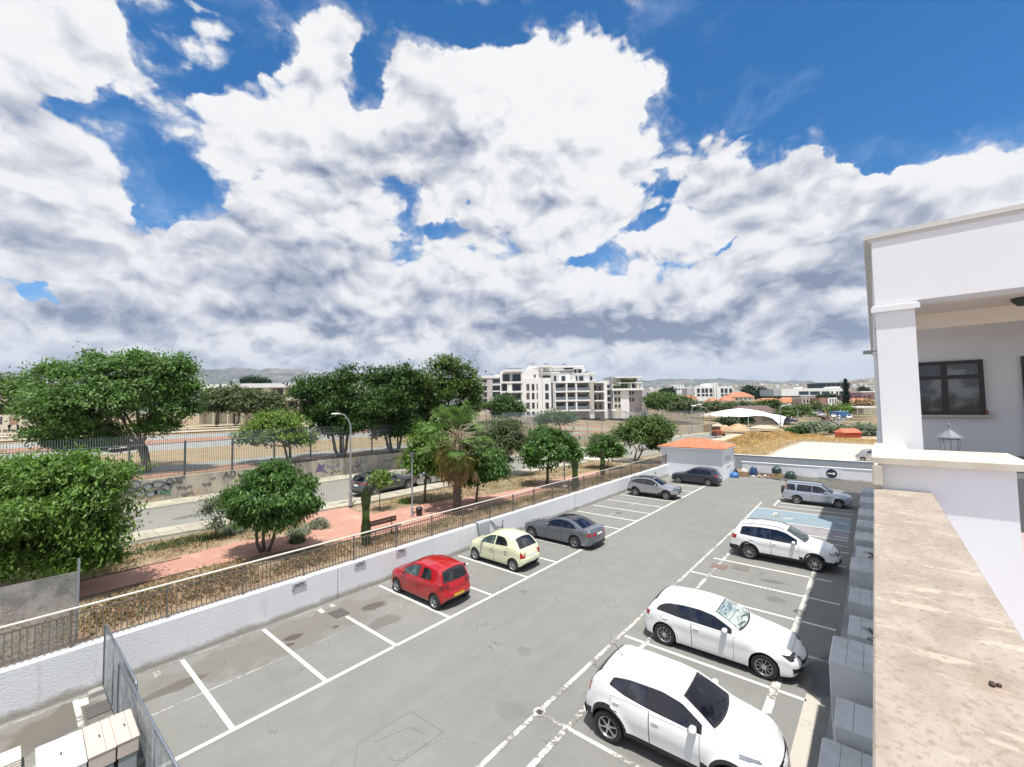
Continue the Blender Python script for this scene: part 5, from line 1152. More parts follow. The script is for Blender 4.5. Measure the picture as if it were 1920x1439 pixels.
def ac_units():
    K = mat('ac_casing', (.50,.52,.54), rough=.6, nz=.10, nscale=5, col2=(.42,.44,.45), c2s=1.2); YB = mat('ac_box', (.45,.44,.30), rough=.5); DKT = MATS['trim']
    m = MB(); m.box(-1.14, .0, -14, 44, -.02, .14); struct(m.build('walkway', mat('walk_slab', (.30,.31,.31), rough=.85, nz=.2, nscale=2, col2=(.22,.24,.25))))
    m = MB()
    for k in range(95): m.box(-1.14, .0, -12+k*.6, -11.985+k*.6, .136, .1425)
    for x in (-.86,-.57,-.29): m.box(x, x+.012, -12, 44, .136, .1425)
    struct(m.build('walkway_joints', MATS['joint']))
    def unit(y, wdt, x0, h, kind, lb, z=.15):
        r = thing('air_conditioner', lb, 'air conditioner', (x0+.45, y+wdt/2, z), 0, 'air conditioning units along the building'); a, b_ = .42, wdt/2
        m = MB(); m.rbox(-a, a, -b_, b_, .06, h, .02); m.build('casing', K, r)
        m = MB(); m.box(-a+.03, a-.03, -b_+.06, -b_+.12, 0, .06); m.box(-a+.03, a-.03, b_-.12, b_-.06, 0, .06); m.build('feet', GALV, r)
        m = MB()
        for k in (1, 2): m.box(-a+.84*k/3-.004, -a+.84*k/3+.004, -b_+.02, b_-.02, h, h+.003)
        m.build('lid_seams', mat('ac_seam', (.16,.18,.19)), r)
        n = max(1, int(h/.75)); m = MB()
        for k in range(n): zc = .06+(h-.06)*(k+.5)/n; Mx = Matrix.Translation((-a-.004, 0, zc))@Matrix.Rotation(-PI/2, 4, 'Y'); [m.lathe([(q, 0), (q+.012, .02), (q+.024, 0)], 24, Mx) for q in (.06,.12,.18,.24)]
        m.build('fan_grille', MATS['ac_seam'], r)
        if kind:
            m = MB(); m.rbox(-.12, .22, -.16, .16, h, h+.08, .02); m.build('terminal_box', YB if kind == 2 else K, r)
            m = MB(); m.tube([(.05, -.16, h+.05), (.10, -.35, h+.06), (.24, -.62, h+.02), (.42, -.74, h-.1)], .028, 8)
            for q in (0, .12): m.tube([(.0, -.72-q, h+.04), (.2, -.70-q, h+.05), (.42, -.74-q, h-.02)], .014, 6)
            m.build('pipes', DKT, r, smooth=True)
    unit(8.9, .85, -1.02, 1.35, 0, 'pale grey cooling unit, nearest at the bottom edge of the picture'); unit(9.9, .95, -.86, 1.55, 0, 'pale grey cooling unit just behind the nearest one')
    unit(11.3, 1.25, -1.0, 2.0, 0, 'tall broad cooling unit with a ribbed lid, before the flat units with pipes')
    unit(13.6, 1.15, -.86, .95, 2, 'low cooling unit with a yellowish terminal box and black pipe'); unit(15.2, 1.35, -.88, 1.0, 1, 'low cooling unit with a grey terminal box and black pipe')
    unit(17.2, 1.4, -.93, 1.15, 0, 'plain low cooling unit beyond the ones with pipes'); unit(19.2, 1.5, -.95, 1.55, 0, 'taller cooling unit facing the nose of the white off-roader')
    unit(22.8, 1.6, -.92, 1.0, 1, 'low cooling unit with a dark pipe stub, beyond the white off-roader'); unit(25.2, 1.5, -1.0, 1.1, 0, 'cooling unit in the shade, fifth from the far end')
    unit(27.8, 1.5, -1.0, 1.1, 0, 'cooling unit in the shade, fourth from the far end'); unit(30.6, 1.7, -1.0, 1.1, 0, 'cooling unit in the shade, third from the far end'); unit(34.2, 1.8, -1.0, 1.15, 0, 'cooling unit in the shade, second from the far end'); unit(38.0, 2.0, -1.0, 1.15, 0, 'last cooling unit at the far end of the row')
ac_units()
# ---------------------------------------------------------------- vegetation
rg = np.random.default_rng(11)
def leaf_mat(name, c1, c2, c3=None, rough=.5, tr=.25, spec=.35):
    if name in MATS: return MATS[name]
    M = bpy.data.materials.new(name); M.use_nodes = True; g = NT(M.node_tree); out = g.n('ShaderNodeOutputMaterial'); b = g.n('ShaderNodeBsdfPrincipled'); t = g.n('ShaderNodeBsdfTranslucent'); mx = g.n('ShaderNodeMixShader')
    geo = g.n('ShaderNodeNewGeometry'); r = geo.outputs['Random Per Island']; n = g.noise(geo.outputs['Position'], .9, 3, .6)
    c = g.mix(r, c1, c2); c = g.mix(g.ss(g.noise(geo.outputs['Position'], 2.6, 4, .65), .44, .60), c, tuple(x*1.45 for x in c2)); c = g.mix(g.ss(n, .42, .62), c, g.mix(.5, c, c3 or c2))
    hi = g.ss(r, .93, .97); c = g.mix(g.m('MULTIPLY', hi, .6), c, tuple(min(1, x*1.9) for x in c2))
    g.put(b.inputs['Base Color'], c); b.inputs['Roughness'].default_value = rough; b.inputs['Specular IOR Level'].default_value = spec
    g.put(t.inputs[0], g.vm('MULTIPLY', c, (1.3, 1.5, .7))); mx.inputs[0].default_value = tr
    g.nt.links.new(b.outputs[0], mx.inputs[1]); g.nt.links.new(t.outputs[0], mx.inputs[2]); g.nt.links.new(mx.outputs[0], out.inputs[0]); MATS[name] = M; return M
LV = dict(green=leaf_mat('leaf_green', (.050,.105,.016), (.105,.190,.030)), dark=leaf_mat('leaf_dark', (.022,.058,.013), (.050,.105,.022)), ficus=leaf_mat('leaf_ficus', (.026,.068,.012), (.062,.135,.024), rough=.38),
  lime=leaf_mat('leaf_lime', (.065,.125,.020), (.13,.21,.035)), grey=leaf_mat('leaf_grey', (.075,.105,.055), (.13,.16,.085)), olive=leaf_mat('leaf_olive', (.045,.070,.030), (.085,.115,.048)),
  mid=leaf_mat('leaf_mid', (.036,.076,.016), (.078,.130,.028)), dry=leaf_mat('leaf_dry', (.17,.11,.055), (.32,.22,.115), tr=.15), straw=leaf_mat('leaf_straw', (.38,.25,.11), (.62,.46,.24), (.42,.24,.11), tr=.2), conif=leaf_mat('leaf_conifer', (.014,.036,.016), (.030,.062,.024), tr=.1), silver=leaf_mat('leaf_silver', (.12,.15,.12), (.20,.23,.17)))
BARK = mat('bark', (.15,.12,.095), rough=.95, nz=.35, nscale=9, bump=.02, bscale=14); BARKG = mat('bark_grey', (.22,.20,.175), rough=.95, nz=.3, nscale=9, bump=.02, bscale=14)
def quads_obj(name, C, A, B, mt, parent=None, fold=0.0, extra=None):
    """leaf cards: centres C, half length vectors A, half width vectors B -> pointed leaves folded along the midrib"""
    n = len(C); N_ = np.cross(A, B); N_ /= (np.linalg.norm(N_, axis=1, keepdims=True)+1e-9); w = np.linalg.norm(B, axis=1, keepdims=True)
    V = np.empty((n, 4, 3)); V[:,0] = C-A; V[:,1] = C+B*1.0-A*.1+N_*w*fold; V[:,2] = C+A; V[:,3] = C-B-A*.1+N_*w*fold
    V = V.reshape(-1, 3)
    base = np.arange(n)*4; F = np.stack([base, base+1, base+2, base, base+2, base+3], 1).reshape(-1)
    me = bpy.data.meshes.new(name); nv, nf = len(V), 2*n; me.vertices.add(nv); me.vertices.foreach_set('co', V.reshape(-1).astype(np.float32))
    me.loops.add(nf*3); me.loops.foreach_set('vertex_index', F.astype(np.int32)); me.polygons.add(nf); me.polygons.foreach_set('loop_start', (np.arange(nf)*3).astype(np.int32))
    me.update(calc_edges=True); me.materials.append(mt); o = bpy.data.objects.new(name, me); COL.objects.link(o)
    if parent: o.parent = parent
    return o
def crown_pts(lumps, n, droop=.3, per=12, spread=.26, size=.12, shell=.72, asp=.42):
    L_ = np.array(lumps, float); vol = (L_[:,3]*L_[:,4]*L_[:,5])**(2/3); pr = vol/vol.sum(); k = max(6, n//per)
    idx = rg.choice(len(L_), k, p=pr); d = rg.normal(size=(k, 3)); d /= np.linalg.norm(d, axis=1, keepdims=True); low = d[:,2] < -.35; d[low,2] *= rg.uniform(-.6, .9, low.sum())
    rad = shell+(1.04-shell)*rg.random(k)**.6
    # lumpy surface: push clusters in and out with a few random waves
    ph = rg.uniform(0, 6, 3); wv = .13*np.sin(d[:,0]*5+ph[0]+idx)+.13*np.sin(d[:,1]*6+ph[1]+idx*2)+.10*np.sin(d[:,2]*8+ph[2])+.07*np.sin(d[:,0]*13+d[:,2]*11+ph[1]); rad = rad*(1+wv)
    cl = L_[idx,:3]+d*rad[:,None]*L_[idx,3:6]
    # discard clusters deep inside another lump
    C = np.repeat(cl, per, 0); D = np.repeat(d, per, 0); m = len(C)
    sc = np.repeat(rg.uniform(.5, 1.25, k), per)[:,None]
    C = C+rg.normal(size=(m, 3))*spread*sc*np.array([1,1,.6])
    A = rg.normal(size=(m, 3))*.8+D*.9; A[:,2] -= droop*2.0; A /= np.linalg.norm(A, axis=1, keepdims=True)
    up = D*.6+np.array([0,0,.9])+rg.normal(size=(m, 3))*.35; B = np.cross(A, up); B /= (np.linalg.norm(B, axis=1, keepdims=True)+1e-9)
    s = size*rg.uniform(.7, 1.35, (m, 1)); return C, A*s, B*s*asp
def tree(name, label, cat, u, v, z, lumps_px, leaf, n, size=None, droop=.3, trunk_r=.14, stems=1, group=None, dd=0, core=.62, spread=None, bark=None, deep=1.0, asp=.42, fork=.35, shell=.72, lean=0.0, D0=None, sprays=7):
    """u,v: trunk foot in the photo on ground height z; lumps_px: (u, v, ru, rv[, depth shift]) crown masses at the tree's own distance"""
    if D0: D = D0; base = PD(u, v, D); z = base.z = T(base.x, base.y)
    else: base = P(u, v, z); D = (base-CP).dot(FW)+dd; base = PD(u, v, D); base.z = z
    root = thing(name, label, cat, base, 0, group); px = D/FOC
    Ls = []
    for l in lumps_px:
        c = PD(l[0], l[1], D+(l[4] if len(l) > 4 else 0))-base; rx = l[2]*px; rz = l[3]*px; Ls.append((c.x, c.y, c.z, rx, (rx*.75+rz*.25)*deep, rz))
    if size is None: size = max(.115, D*.0042)
    rq = random.Random(int(u*3+v)); main = list(Ls)
    for l in main:                                              # small outlying sprays break up the outline
        for k in range(sprays):
            th = rq.uniform(0, 2*PI); ph = rq.uniform(-.25, 1.2); e = Vector((math.cos(th)*math.cos(ph), math.sin(th)*math.cos(ph), math.sin(ph))); f = rq.uniform(.92, 1.16); s_ = rq.uniform(.14, .30); rm = min(l[3], l[5])
            Ls.append((l[0]+e.x*l[3]*f, l[1]+e.y*l[4]*f, l[2]+e.z*l[5]*f, rm*s_*1.3, rm*s_*1.3, rm*s_))
    C, A, B = crown_pts(Ls, n, droop, size=size, spread=spread or size*2.1, asp=asp, shell=shell)
    o = quads_obj('crown', C, A, B, LV[leaf], root, .25)
    m = MB(); tops = sorted(main, key=lambda q: -q[3]); cz = sum(l[2] for l in main)/len(main); cx = sum(l[0] for l in main)/len(main); cy = sum(l[1] for l in main)/len(main)
    rr = random.Random(int(u*7+v)); zmin = min(l[2]-l[5] for l in main)
    fk = max(.25, min(cz*.55, zmin+.3 if zmin > .6 else cz*fork))
    for s in range(stems):
        a0 = s*2.1+rr.random(); off = Vector((math.cos(a0), math.sin(a0), 0))*(trunk_r*1.3 if stems > 1 else 0)
        f = Vector((cx*.22, cy*.22, fk))+off*(3.2 if stems > 1 else 0)
        m.tube([off, off*1.2+f*.35+Vector((rr.uniform(-.06,.06), rr.uniform(-.06,.06), 0)), f], [trunk_r*1.25/stems**.4, trunk_r/stems**.4, trunk_r*.82/stems**.4], 9)
        for l in tops[s::stems][:5]:
            e = Vector((l[0], l[1], l[2]+.2*l[5])); mid = f.lerp(e, .5)+Vector((rr.uniform(-.15,.15), rr.uniform(-.15,.15), -.08*e.length))
            m.tube([f, mid, e], [trunk_r*.62/stems**.4, trunk_r*.40/stems**.4, trunk_r*.12], 7)
            for k in range(4):
                d = Vector((rr.gauss(0,1), rr.gauss(0,1), rr.uniform(-.1,1))).normalized(); q = mid.lerp(e, rr.random()*.7); t = Vector((l[0]+d.x*l[3]*.85, l[1]+d.y*l[4]*.85, l[2]+d.z*l[5]*.85)); m.tube([q, q.lerp(t, .5)+Vector((0,0,.1)), t], [trunk_r*.25, trunk_r*.14, trunk_r*.05], 5)
    m.build('trunk', bark or BARK, root, smooth=True)
    if core:                                                     # inner foliage mass, hidden by the leaves
        cm = MB()
        k = int(n*.22)
        if k > 0:
            Lc = [(l[0], l[1], l[2], l[3]*core, l[4]*core, l[5]*core) for l in main]; C, A, B = crown_pts(Lc, k, .1, size=size*2.0, spread=size*1.5, shell=.3, asp=.6); quads_obj('inner_crown', C, A, B, LV[leaf], root, .1)
    return root
def near_trees():
    G = 'trees in the strip beside the street'
    tree('leafy_tree', 'large bright green leafy tree at the left edge, behind the translucent screen', 'tree', 112, 1112, 1.25, [(60,955,120,84),(175,925,54,56),(180,995,46,66),(30,1040,100,58),(140,1050,56,44),(120,892,60,34),(-60,980,90,110),(212,893,24,14),(30,890,44,30),(150,872,26,16),(195,1045,24,24),(85,870,24,16)], 'green', 34000, .088, .6, .17, 2, G, spread=.24, shell=.66, asp=.34)
    tree('ficus_tree', 'dense dome-shaped dark green tree with forked trunks standing over its own shadow', 'tree', 497, 1036, 1.25, [(511,935,66,50),(457,952,26,34),(560,950,28,34),(511,895,42,22),(513,972,54,22)], 'ficus', 16000, .10, .85, .10, 3, G, spread=.16, asp=.36, shell=.8)
    tree('street_tree', 'mid green tree just left of the palm, its thin trunk over a dark shadow', 'tree', 797, 941, 1.25, [(808,850,42,42),(785,875,26,26),(830,880,24,22),(800,815,24,18)], 'green', 6000, .12, .4, .08, 1, G)
    tree('street_tree', 'dark green round tree just right of the palm trunk', 'tree', 893, 946, 1.25, [(905,875,38,34),(885,895,22,20),(925,885,22,26)], 'ficus', 6000, .12, .7, .08, 1, G)
    tree('wispy_tree', 'thin grey-green feathery tree between the palm and the round tree', 'tree', 946, 889, 1.15, [(940,825,46,34),(905,830,30,28),(978,832,28,30),(935,862,36,18),(950,800,30,18)], 'olive', 11000, .13, .4, .06, 3, G, core=.6, asp=.24, shell=.4, spread=.35)
    tree('round_tree', 'flat-topped round tree on a bare trunk beside the brick path', 'tree', 1025, 909, 1.15, [(1033,850,44,36),(1005,860,24,28),(1065,850,22,30),(1030,820,34,18)], 'ficus', 9000, .13, .7, .12, 1, G, shell=.8)
    tree('small_tree', 'small tree with bare grey twigs above its leaves, near the far path', 'tree', 1136, 879, .75, [(1135,842,26,22),(1115,848,14,14),(1155,850,16,13)], 'ficus', 4200, .15, .5, .08, 2, G)
    b = P(1136, 879, .75); m = MB(); rr = random.Random(5); D = (b-CP).dot(FW); c0 = PD(1132, 840, D)
    for k in range(46):
        t = PD(1108+rr.random()*56, 812+rr.random()*16, D+rr.uniform(-.8,.8)); q = c0.lerp(t, .55)+Vector((rr.uniform(-.2,.2),0,.1)); m.tube([c0, q, t], [.03,.018,.008], 4)
    o = bpy.data.objects.get('small_tree'); r = m.build('bare_twigs', BARKG, o); r.location = -o.location
    tree('broad_tree', 'broad bushy tree with several stems, nearest the tiled hut', 'tree', 1190, 866, .65, [(1208,818,44,30),(1180,818,24,24),(1240,812,22,22),(1215,798,34,16),(1235,835,20,14)], 'mid', 9000, .16, .5, .14, 4, G, shell=.78)
    tree('sapling', 'slender young tree with a small tuft of leaves before the dark grey street car', 'tree', 712, 958, 1.25, [(712,893,13,11),(706,903,10,7),(720,905,10,7)], 'lime', 500, .12, .4, .03, 1, G, core=0)
    tree('wiry_shrub', 'thin grey-leaved shrub on twisty stems left of the dome-shaped tree', 'shrub', 401, 1012, 1.25, [(398,948,20,14),(415,938,14,10),(385,958,9,8),(405,985,12,16)], 'silver', 1300, .08, .1, .03, 2, G, core=0, shell=.3, spread=.2)
    # slim cypresses
    for (u, v, top, hw, lb) in [(686, 1024, 918, 9.5, 'slim clipped cypress column in front of the bench'), (1079, 919, 862, 7.5, 'slim clipped cypress column right of the flat-topped round tree'), (1130, 893, 845, 5.5, 'slim clipped cypress column, farthest of the three')]:
        z = 1.22; b = P(u, v, z); D = (b-CP).dot(FW); h = (v-top)*D/FOC*1.02; w = hw*D/FOC; root = thing('slim_cypress', lb, 'cypress', b, 0, 'slim clipped cypresses')
        n = 5200; t = rg.random(n)**.9; a = rg.uniform(0, 6.28, n); pr = np.minimum(1, (1-t)*7)**.6*(.82+.18*np.sin(t*9)); r_ = w*pr*(.75+.25*rg.random(n)); C = np.stack([np.cos(a)*r_, np.sin(a)*r_, .12+t*(h-.12)], 1)
        A = np.stack([np.cos(a)*.3, np.sin(a)*.3, np.ones(n)], 1)+rg.normal(size=(n, 3))*.25; A /= np.linalg.norm(A, axis=1, keepdims=True); B = np.cross(A, np.stack([np.cos(a), np.sin(a), 0*a], 1)); s = .06
        quads_obj('crown', C, A*s, B*s*.4, LV['olive'], root, .2)
        m = MB(); m.tube([(0,0,0),(0,0,h*.9)], [.07,.03], 8); m.build('trunk', BARK, root)
        m = MB(); m.tube([(0,0,.15),(0,0,h*.5),(0,0,h*.93),(0,0,h*.97)], [w*.55,w*.72,w*.55,.02], 10); m.build('inner_crown', LV['mid'], root)
near_trees()
def palm():
    b = P(857, 962, 1.2); D = (b-CP).dot(FW); c = PD(858, 824, D)-b; H = c.z; root = thing('fan_palm', 'fan palm with green upper fronds over a hanging skirt of dead brown fronds', 'palm', b)
    m = MB(); pts = []; rs = []
    for k in range(26): t = k/25; pts.append((c.x*t, c.y*t, H*t)); rs.append((.27-.06*t)*(1+(.14 if k%2 else -.05)))
    m.tube(pts, rs, 12); m.build('trunk', mat('palm_bark', (.14,.105,.08), rough=.95, nz=.4, nscale=12, bump=.03, bscale=12), root)
    rr = random.Random(3)
    def frond(C, A, B, el, az, L_, fan, droop, dead):
        d = Vector((math.cos(el)*math.cos(az), math.cos(el)*math.sin(az), math.sin(el))); side = Vector((-math.sin(az), math.cos(az), 0)); up = d.cross(side)*-1
        o = c+Vector((0,0,rr.uniform(-.15,.2))); e = o+d*L_+Vector((0,0,-droop*.5*L_)); pet.tube([o, o.lerp(e, .55)+Vector((0,0,.06)), e], [.03,.022,.018], 5)
        d2 = (d+Vector((0,0,-droop*.8))).normalized(); nb = 17
        for k in range(nb):
            a = (k/(nb-1)-.5)*2*(1.25 if not dead else .55); q = (d2*math.cos(a)+side*math.sin(a)).normalized(); ln = fan*(1-.28*abs(a)/1.3)*rr.uniform(.85,1.1)
            p = e+q*ln*.48; C.append(p); A.append(q*ln*.5); B.append((q.cross(up)).normalized()*.060)
            q2 = (q+Vector((0,0,-.9-.6*rr.random()))).normalized(); C.append(e+q*ln*.92+q2*ln*.20); A.append(q2*ln*.24); B.append((q2.cross(side)).normalized()*.036)
    pet = MB(); G = ([], [], [])
    for k in range(34): el = math.radians(84-rr.random()*40) if k < 16 else math.radians(50-rr.random()*62); frond(*G, el, k*2.39996+rr.random()*.3, rr.uniform(.95,1.45)*(1.0 if k > 12 else 1.25), rr.uniform(.80,1.05), .22+.3*(k/34), False)
    quads_obj('green_fronds', np.array([list(x) for x in G[0]]), np.array([list(x) for x in G[1]]), np.array([list(x) for x in G[2]]), LV['palmg'], root, .3)
    Y = ([], [], [])
    for k in range(16): frond(*Y, math.radians(rr.uniform(-55,-5)), rr.random()*6.28, rr.uniform(.8,1.15), rr.uniform(.8,1.05), .6, False)
    quads_obj('yellowing_fronds', np.array([list(x) for x in Y[0]]), np.array([list(x) for x in Y[1]]), np.array([list(x) for x in Y[2]]), LV['palmy'], root, .3)
    E_ = ([], [], [])
    for k in range(30): frond(*E_, math.radians(rr.uniform(-82,-40)), rr.random()*6.28, rr.uniform(.5,.95), rr.uniform(.9,1.45), .9, True)
    quads_obj('dead_fronds', np.array([list(x) for x in E_[0]]), np.array([list(x) for x in E_[1]]), np.array([list(x) for x in E_[2]]), LV['dry'], root, .3)
    pet.build('leaf_stalks', mat('stalk', (.36,.28,.17), rough=.7), root)
LV['rust'] = leaf_mat('leaf_rust', (.13,.075,.05), (.24,.15,.10), tr=.1); LV['schoolbig'] = leaf_mat('leaf_schoolbig', (.040,.100,.022), (.090,.180,.040), (.11,.16,.045)); LV['palmg'] = leaf_mat('leaf_palm', (.060,.120,.028), (.12,.20,.055)); LV['palmy'] = leaf_mat('leaf_palm_yellow', (.14,.15,.035), (.24,.22,.06), (.20,.13,.05))
palm()
def school_trees():
    G = 'trees inside the school fence'
    tree('spreading_tree', 'huge spreading tree on a forked trunk just behind the scrawled street wall', 'tree', 272, 886, 2.82, [(205,745,112,60),(115,770,66,50),(300,722,56,44),(335,765,32,36),(195,685,46,22),(255,678,42,20),(150,805,74,34),(62,770,30,20),(45,735,30,18),(292,800,34,26),(150,838,60,12),(110,700,44,22),(330,690,34,22),(355,725,20,20),(80,815,34,16),(115,830,40,14),(210,825,44,16)], 'schoolbig', 38000, .14, .3, .27, 2, G, spread=.34, shell=.58, core=.62)
    tree('umbrella_tree', 'light green umbrella-shaped tree with a flat bottom, behind the picket fence', 'tree', 543, 868, 2.80, [(517,812,58,30),(470,822,26,20),(562,825,26,18),(520,790,40,18)], 'lime', 9000, .13, .3, .14, 2, G, shell=.75)
    tree('dark_tree', 'dark green tree with upright plumes, left one of the clump by the picket fence', 'tree', 640, 858, 2.8, [(640,765,44,42),(610,785,30,30),(655,712,17,24),(660,798,44,22),(580,735,34,28),(620,730,24,26),(585,775,28,26),(690,768,34,34),(625,808,26,14)], 'dark', 15000, .17, .0, .22, 3, G)
    tree('dark_tree', 'dark green tree in the middle of the clump, tallest plumes', 'tree', 738, 848, 2.8, [(735,755,46,52),(700,715,18,26),(752,712,34,26),(762,798,40,24),(712,792,40,26),(735,812,34,14)], 'dark', 15000, .17, .0, .22, 3, G)
    tree('dark_tree', 'broad tree at the right end of the clump, its crown behind the palm', 'tree', 842, 842, 2.8, [(835,735,52,46),(790,745,34,44),(872,725,30,36),(840,685,36,18),(805,790,30,24),(868,775,26,24),(890,750,14,30),(800,768,34,34),(820,805,30,18)], 'mid', 15000, .18, .1, .2, 2, G, shell=.5)
    D = 'trees in front of the school building'
    for i, (u, v, w, h, lb) in enumerate([(405,755,24,22,'grey-green tree in front of the school, leftmost of the row'), (440,752,32,26,'dark bushy tree in front of the school, second from the left'), (478,758,26,22,'dark tree in front of the school, third from the left'), (508,760,16,18,'small dark tree in front of the school, rightmost of the row')]):
        tree('school_tree', lb, 'tree', u, v+34, 4.2, [(u, v, w, h), (u+w*.5, v+6, w*.6, h*.7), (u-w*.5, v+5, w*.6, h*.7)], 'olive', 2600, .36, .1, .2, 2, D, D0=84)
    for (u, v, w, h, lf, lb) in [(20,730,45,26,'mid','bright tree at the far left edge of the school ground'), (35,775,30,22,'olive','rounded dark bush at the left edge beyond the white goal')]:
        tree('school_tree', lb, 'tree', u, v+h+12, 4.4, [(u, v, w, h), (u-w*.6, v+4, w*.5, h*.8)], lf, 2600, .34, .1, .18, 1, D, D0=80)
    tree('school_tree', 'round dark tree in front of the white apartment block', 'tree', 950, 792, 2.6, [(950,766,27,24),(936,772,15,16),(965,770,14,16)], 'dark', 3600, .4, .1, .2, 1, D, D0=112)
    tree('school_tree', 'flat spreading tree right of the round one before the apartments', 'tree', 1052, 812, 2.2, [(1040,784,32,12),(1020,788,20,9),(1062,788,16,11)], 'mid', 2800, .28, .1, .14, 1, D, D0=90)
    tree('school_tree', 'tiny flat-topped tree left of the round one before the apartments', 'tree', 912, 780, 3.4, [(908,762,17,6)], 'mid', 700, .28, .1, .1, 1, D, D0=110)
school_trees()
def far_green():
    G = 'bushes and trees beyond the street'
    def bush(u, v, w, h, D, lf, n, lb, nm='bush', cat='bush', gz=None, trunk=.12):
        c = PD(u, v, D); z = c.z-h*D/FOC if gz is None else gz
        b = PD(u, v+h, D); rel = thing(nm, lb, cat, (b.x, b.y, b.z), 0, G); px = D/FOC; L_ = []
        rr = random.Random(int(u+v)); k = max(2, int(w/h*1.6))
        for i in range(k): t = (i+.5)/k*2-1; hh = h*rr.uniform(.75, 1.0)*(1-.35*t*t); q = PD(u+t*w*.8, v+h-hh, D+rr.uniform(-1,1)*w*px*.3); L_.append((q.x-b.x, q.y-b.y, q.z-b.z, w*px/k*1.5, w*px/k*1.4, hh*px))
        C, A, B = crown_pts(L_, n, .1, size=max(.2, D*.0030), spread=max(.3, D*.005), shell=.6); quads_obj('crown', C, A, B, LV[lf], rel, .2)
        C, A, B = crown_pts([(l[0],l[1],l[2],l[3]*.75,l[4]*.75,l[5]*.75) for l in L_], int(n*.25), .1, size=max(.3, D*.006), spread=.3, shell=.3, asp=.7); quads_obj('inner_crown', C, A, B, LV[lf], rel, .1)
        m = MB(); m.tube([(0,0,-.3),(0,0,h*px*.8)], [trunk, trunk*.5], 6); m.build('trunk', BARK, rel); return rel
    for a in [(1215,752,40,23,150,'olive',4200,'dark olive thicket right of the apartments, left part'), (1255,750,44,22,140,'mid',5200,'green thicket behind the mesh fence, middle part'), (1285,762,24,16,130,'olive',2200,'green thicket at the right end, by the fence corner'),
              (1330,763,38,11,170,'olive',2600,'low dark trees behind the white canopy, left'), (1390,762,36,10,175,'olive',2400,'low dark trees behind the white canopy, middle'), (1440,760,34,13,175,'mid',2400,'dark trees behind the brown roof, left'), (1487,770,28,15,160,'mid',2600,'rounded green tree behind the arched lamps'),
              (1362,789,16,9,138,'olive',1300,'grey-green bush at the left foot of the white canopy'), (1390,788,26,6,142,'dark',1300,'dark low bush under the white canopy'), (1493,806,17,9,112,'dark',1300,'dark spiky bush beside the track'),
              (1529,800,25,14,112,'silver',2600,'rounded silvery shrub in the dry grass'), (1618,803,26,19,108,'silver',3200,'large silvery shrub above the orange shed'), (1582,806,22,9,114,'dark',1700,'dark green bush left of the orange shed'), (1572,767,18,10,190,'lime',1600,'bright green tree beside the far road'),
              (1528,765,12,15,200,'olive',1200,'palm-like green tree left of the far road'), (1620,756,18,7,210,'dry',700,'rusty orange-leaved tree near the right edge'), (1552,744,20,4,230,'conif',700,'dark flat-topped pine before the long white building')]:
        bush(*a)
    for (u, v, w, h, D, lb) in [(1404,735,7,17,330,'tall dark conifer, left of the pair over the red roofs'), (1418,738,14,17,330,'broad dark conifer, right of the pair over the red roofs'), (1432,738,9,14,330,'dark conifer between the pair and the white building'), (1455,740,10,9,320,'low dark conifer left of the long white building'), (1245,735,3.5,9,330,'pointed dark cypress over the left thicket'), (1256,735,6,8,330,'blunt dark cypress over the left thicket'), (1345,0,0,0,0,''), (1620,733,2.4,7,400,'tiny pointed cypress by the right-hand houses'), (470,712,22,6,260,'dark tree top over the school roof, wider'), (492,716,14,4,262,'dark tree top over the school roof, smaller')]:
        if w: bush(u, v, w, h, D, 'conif', 900, lb, 'conifer', 'conifer')
    # tall layered conifer
    D = 215; b = PD(1588, 770, D); r = thing('layered_conifer', 'tall layered dark conifer in front of the long white building', 'conifer', b, 0, G); px = D/FOC; n = 5200; t = rg.random(n)**1.1; h = 56*px
    w = (11*px)*(1-t)**.75*(.72+.28*np.sin(t*48))+.3; a = rg.uniform(0, 6.28, n); r_ = w*np.sqrt(rg.random(n)); C = np.stack([np.cos(a)*r_, np.sin(a)*r_, 1+t*h-r_*.12], 1); A = np.stack([np.cos(a), np.sin(a), 0*a-.1], 1)+rg.normal(size=(n,3))*.3; A /= np.linalg.norm(A, axis=1, keepdims=True); B = np.cross(A, np.array([0,0,1.])); quads_obj('crown', C, A*.55, B*.25, LV['conif'], r, .2)
    m = MB(); m.tube([(0,0,-1),(0,0,h)], [.3,.05], 6); m.build('trunk', BARK, r)
far_green()
# ground cover
def scatter(name, label, cat, polys, n, lf, size, upb=1.0, asp=.15, clump=6, spread=.18, zf=T, kind='stuff', hgt=None):
    Cs = []
    for poly, w in polys:
        p = np.array(poly); x0, y0 = p.min(0); x1, y1 = p.max(0); k = int(n*w/clump); cnt = 0; out = []
        while len(out) < k and cnt < k*40:
            x, y = rg.uniform(x0, x1), rg.uniform(y0, y1); cnt += 1; ins = False; j = len(p)-1
            for i in range(len(p)):
                if (p[i][1] > y) != (p[j][1] > y) and x < (p[j][0]-p[i][0])*(y-p[i][1])/(p[j][1]-p[i][1])+p[i][0]: ins = not ins
                j = i
            if ins and mnoise.noise(Vector((x*.45, y*.45, 3))) > -.28+.3*rg.random(): out.append((x, y, zf(x, y)))
        Cs += out
    C = np.repeat(np.array(Cs), clump, 0); m = len(C); C = C+rg.normal(size=(m, 3))*np.array([spread, spread, 0]); s = size*rg.uniform(.5, 1.3, (m, 1))
    A = rg.normal(size=(m, 3))*.6; A[:,2] = np.abs(A[:,2])*.5+upb; A /= np.linalg.norm(A, axis=1, keepdims=True); B = np.cross(A, rg.normal(size=(m, 3))); B /= np.linalg.norm(B, axis=1, keepdims=True)
    C[:,2] += (A*s)[:,2]*.8; o = quads_obj(name, C, A*s, B*s*asp, LV[lf], None, .2); tag(o, label, cat, kind=kind); return o
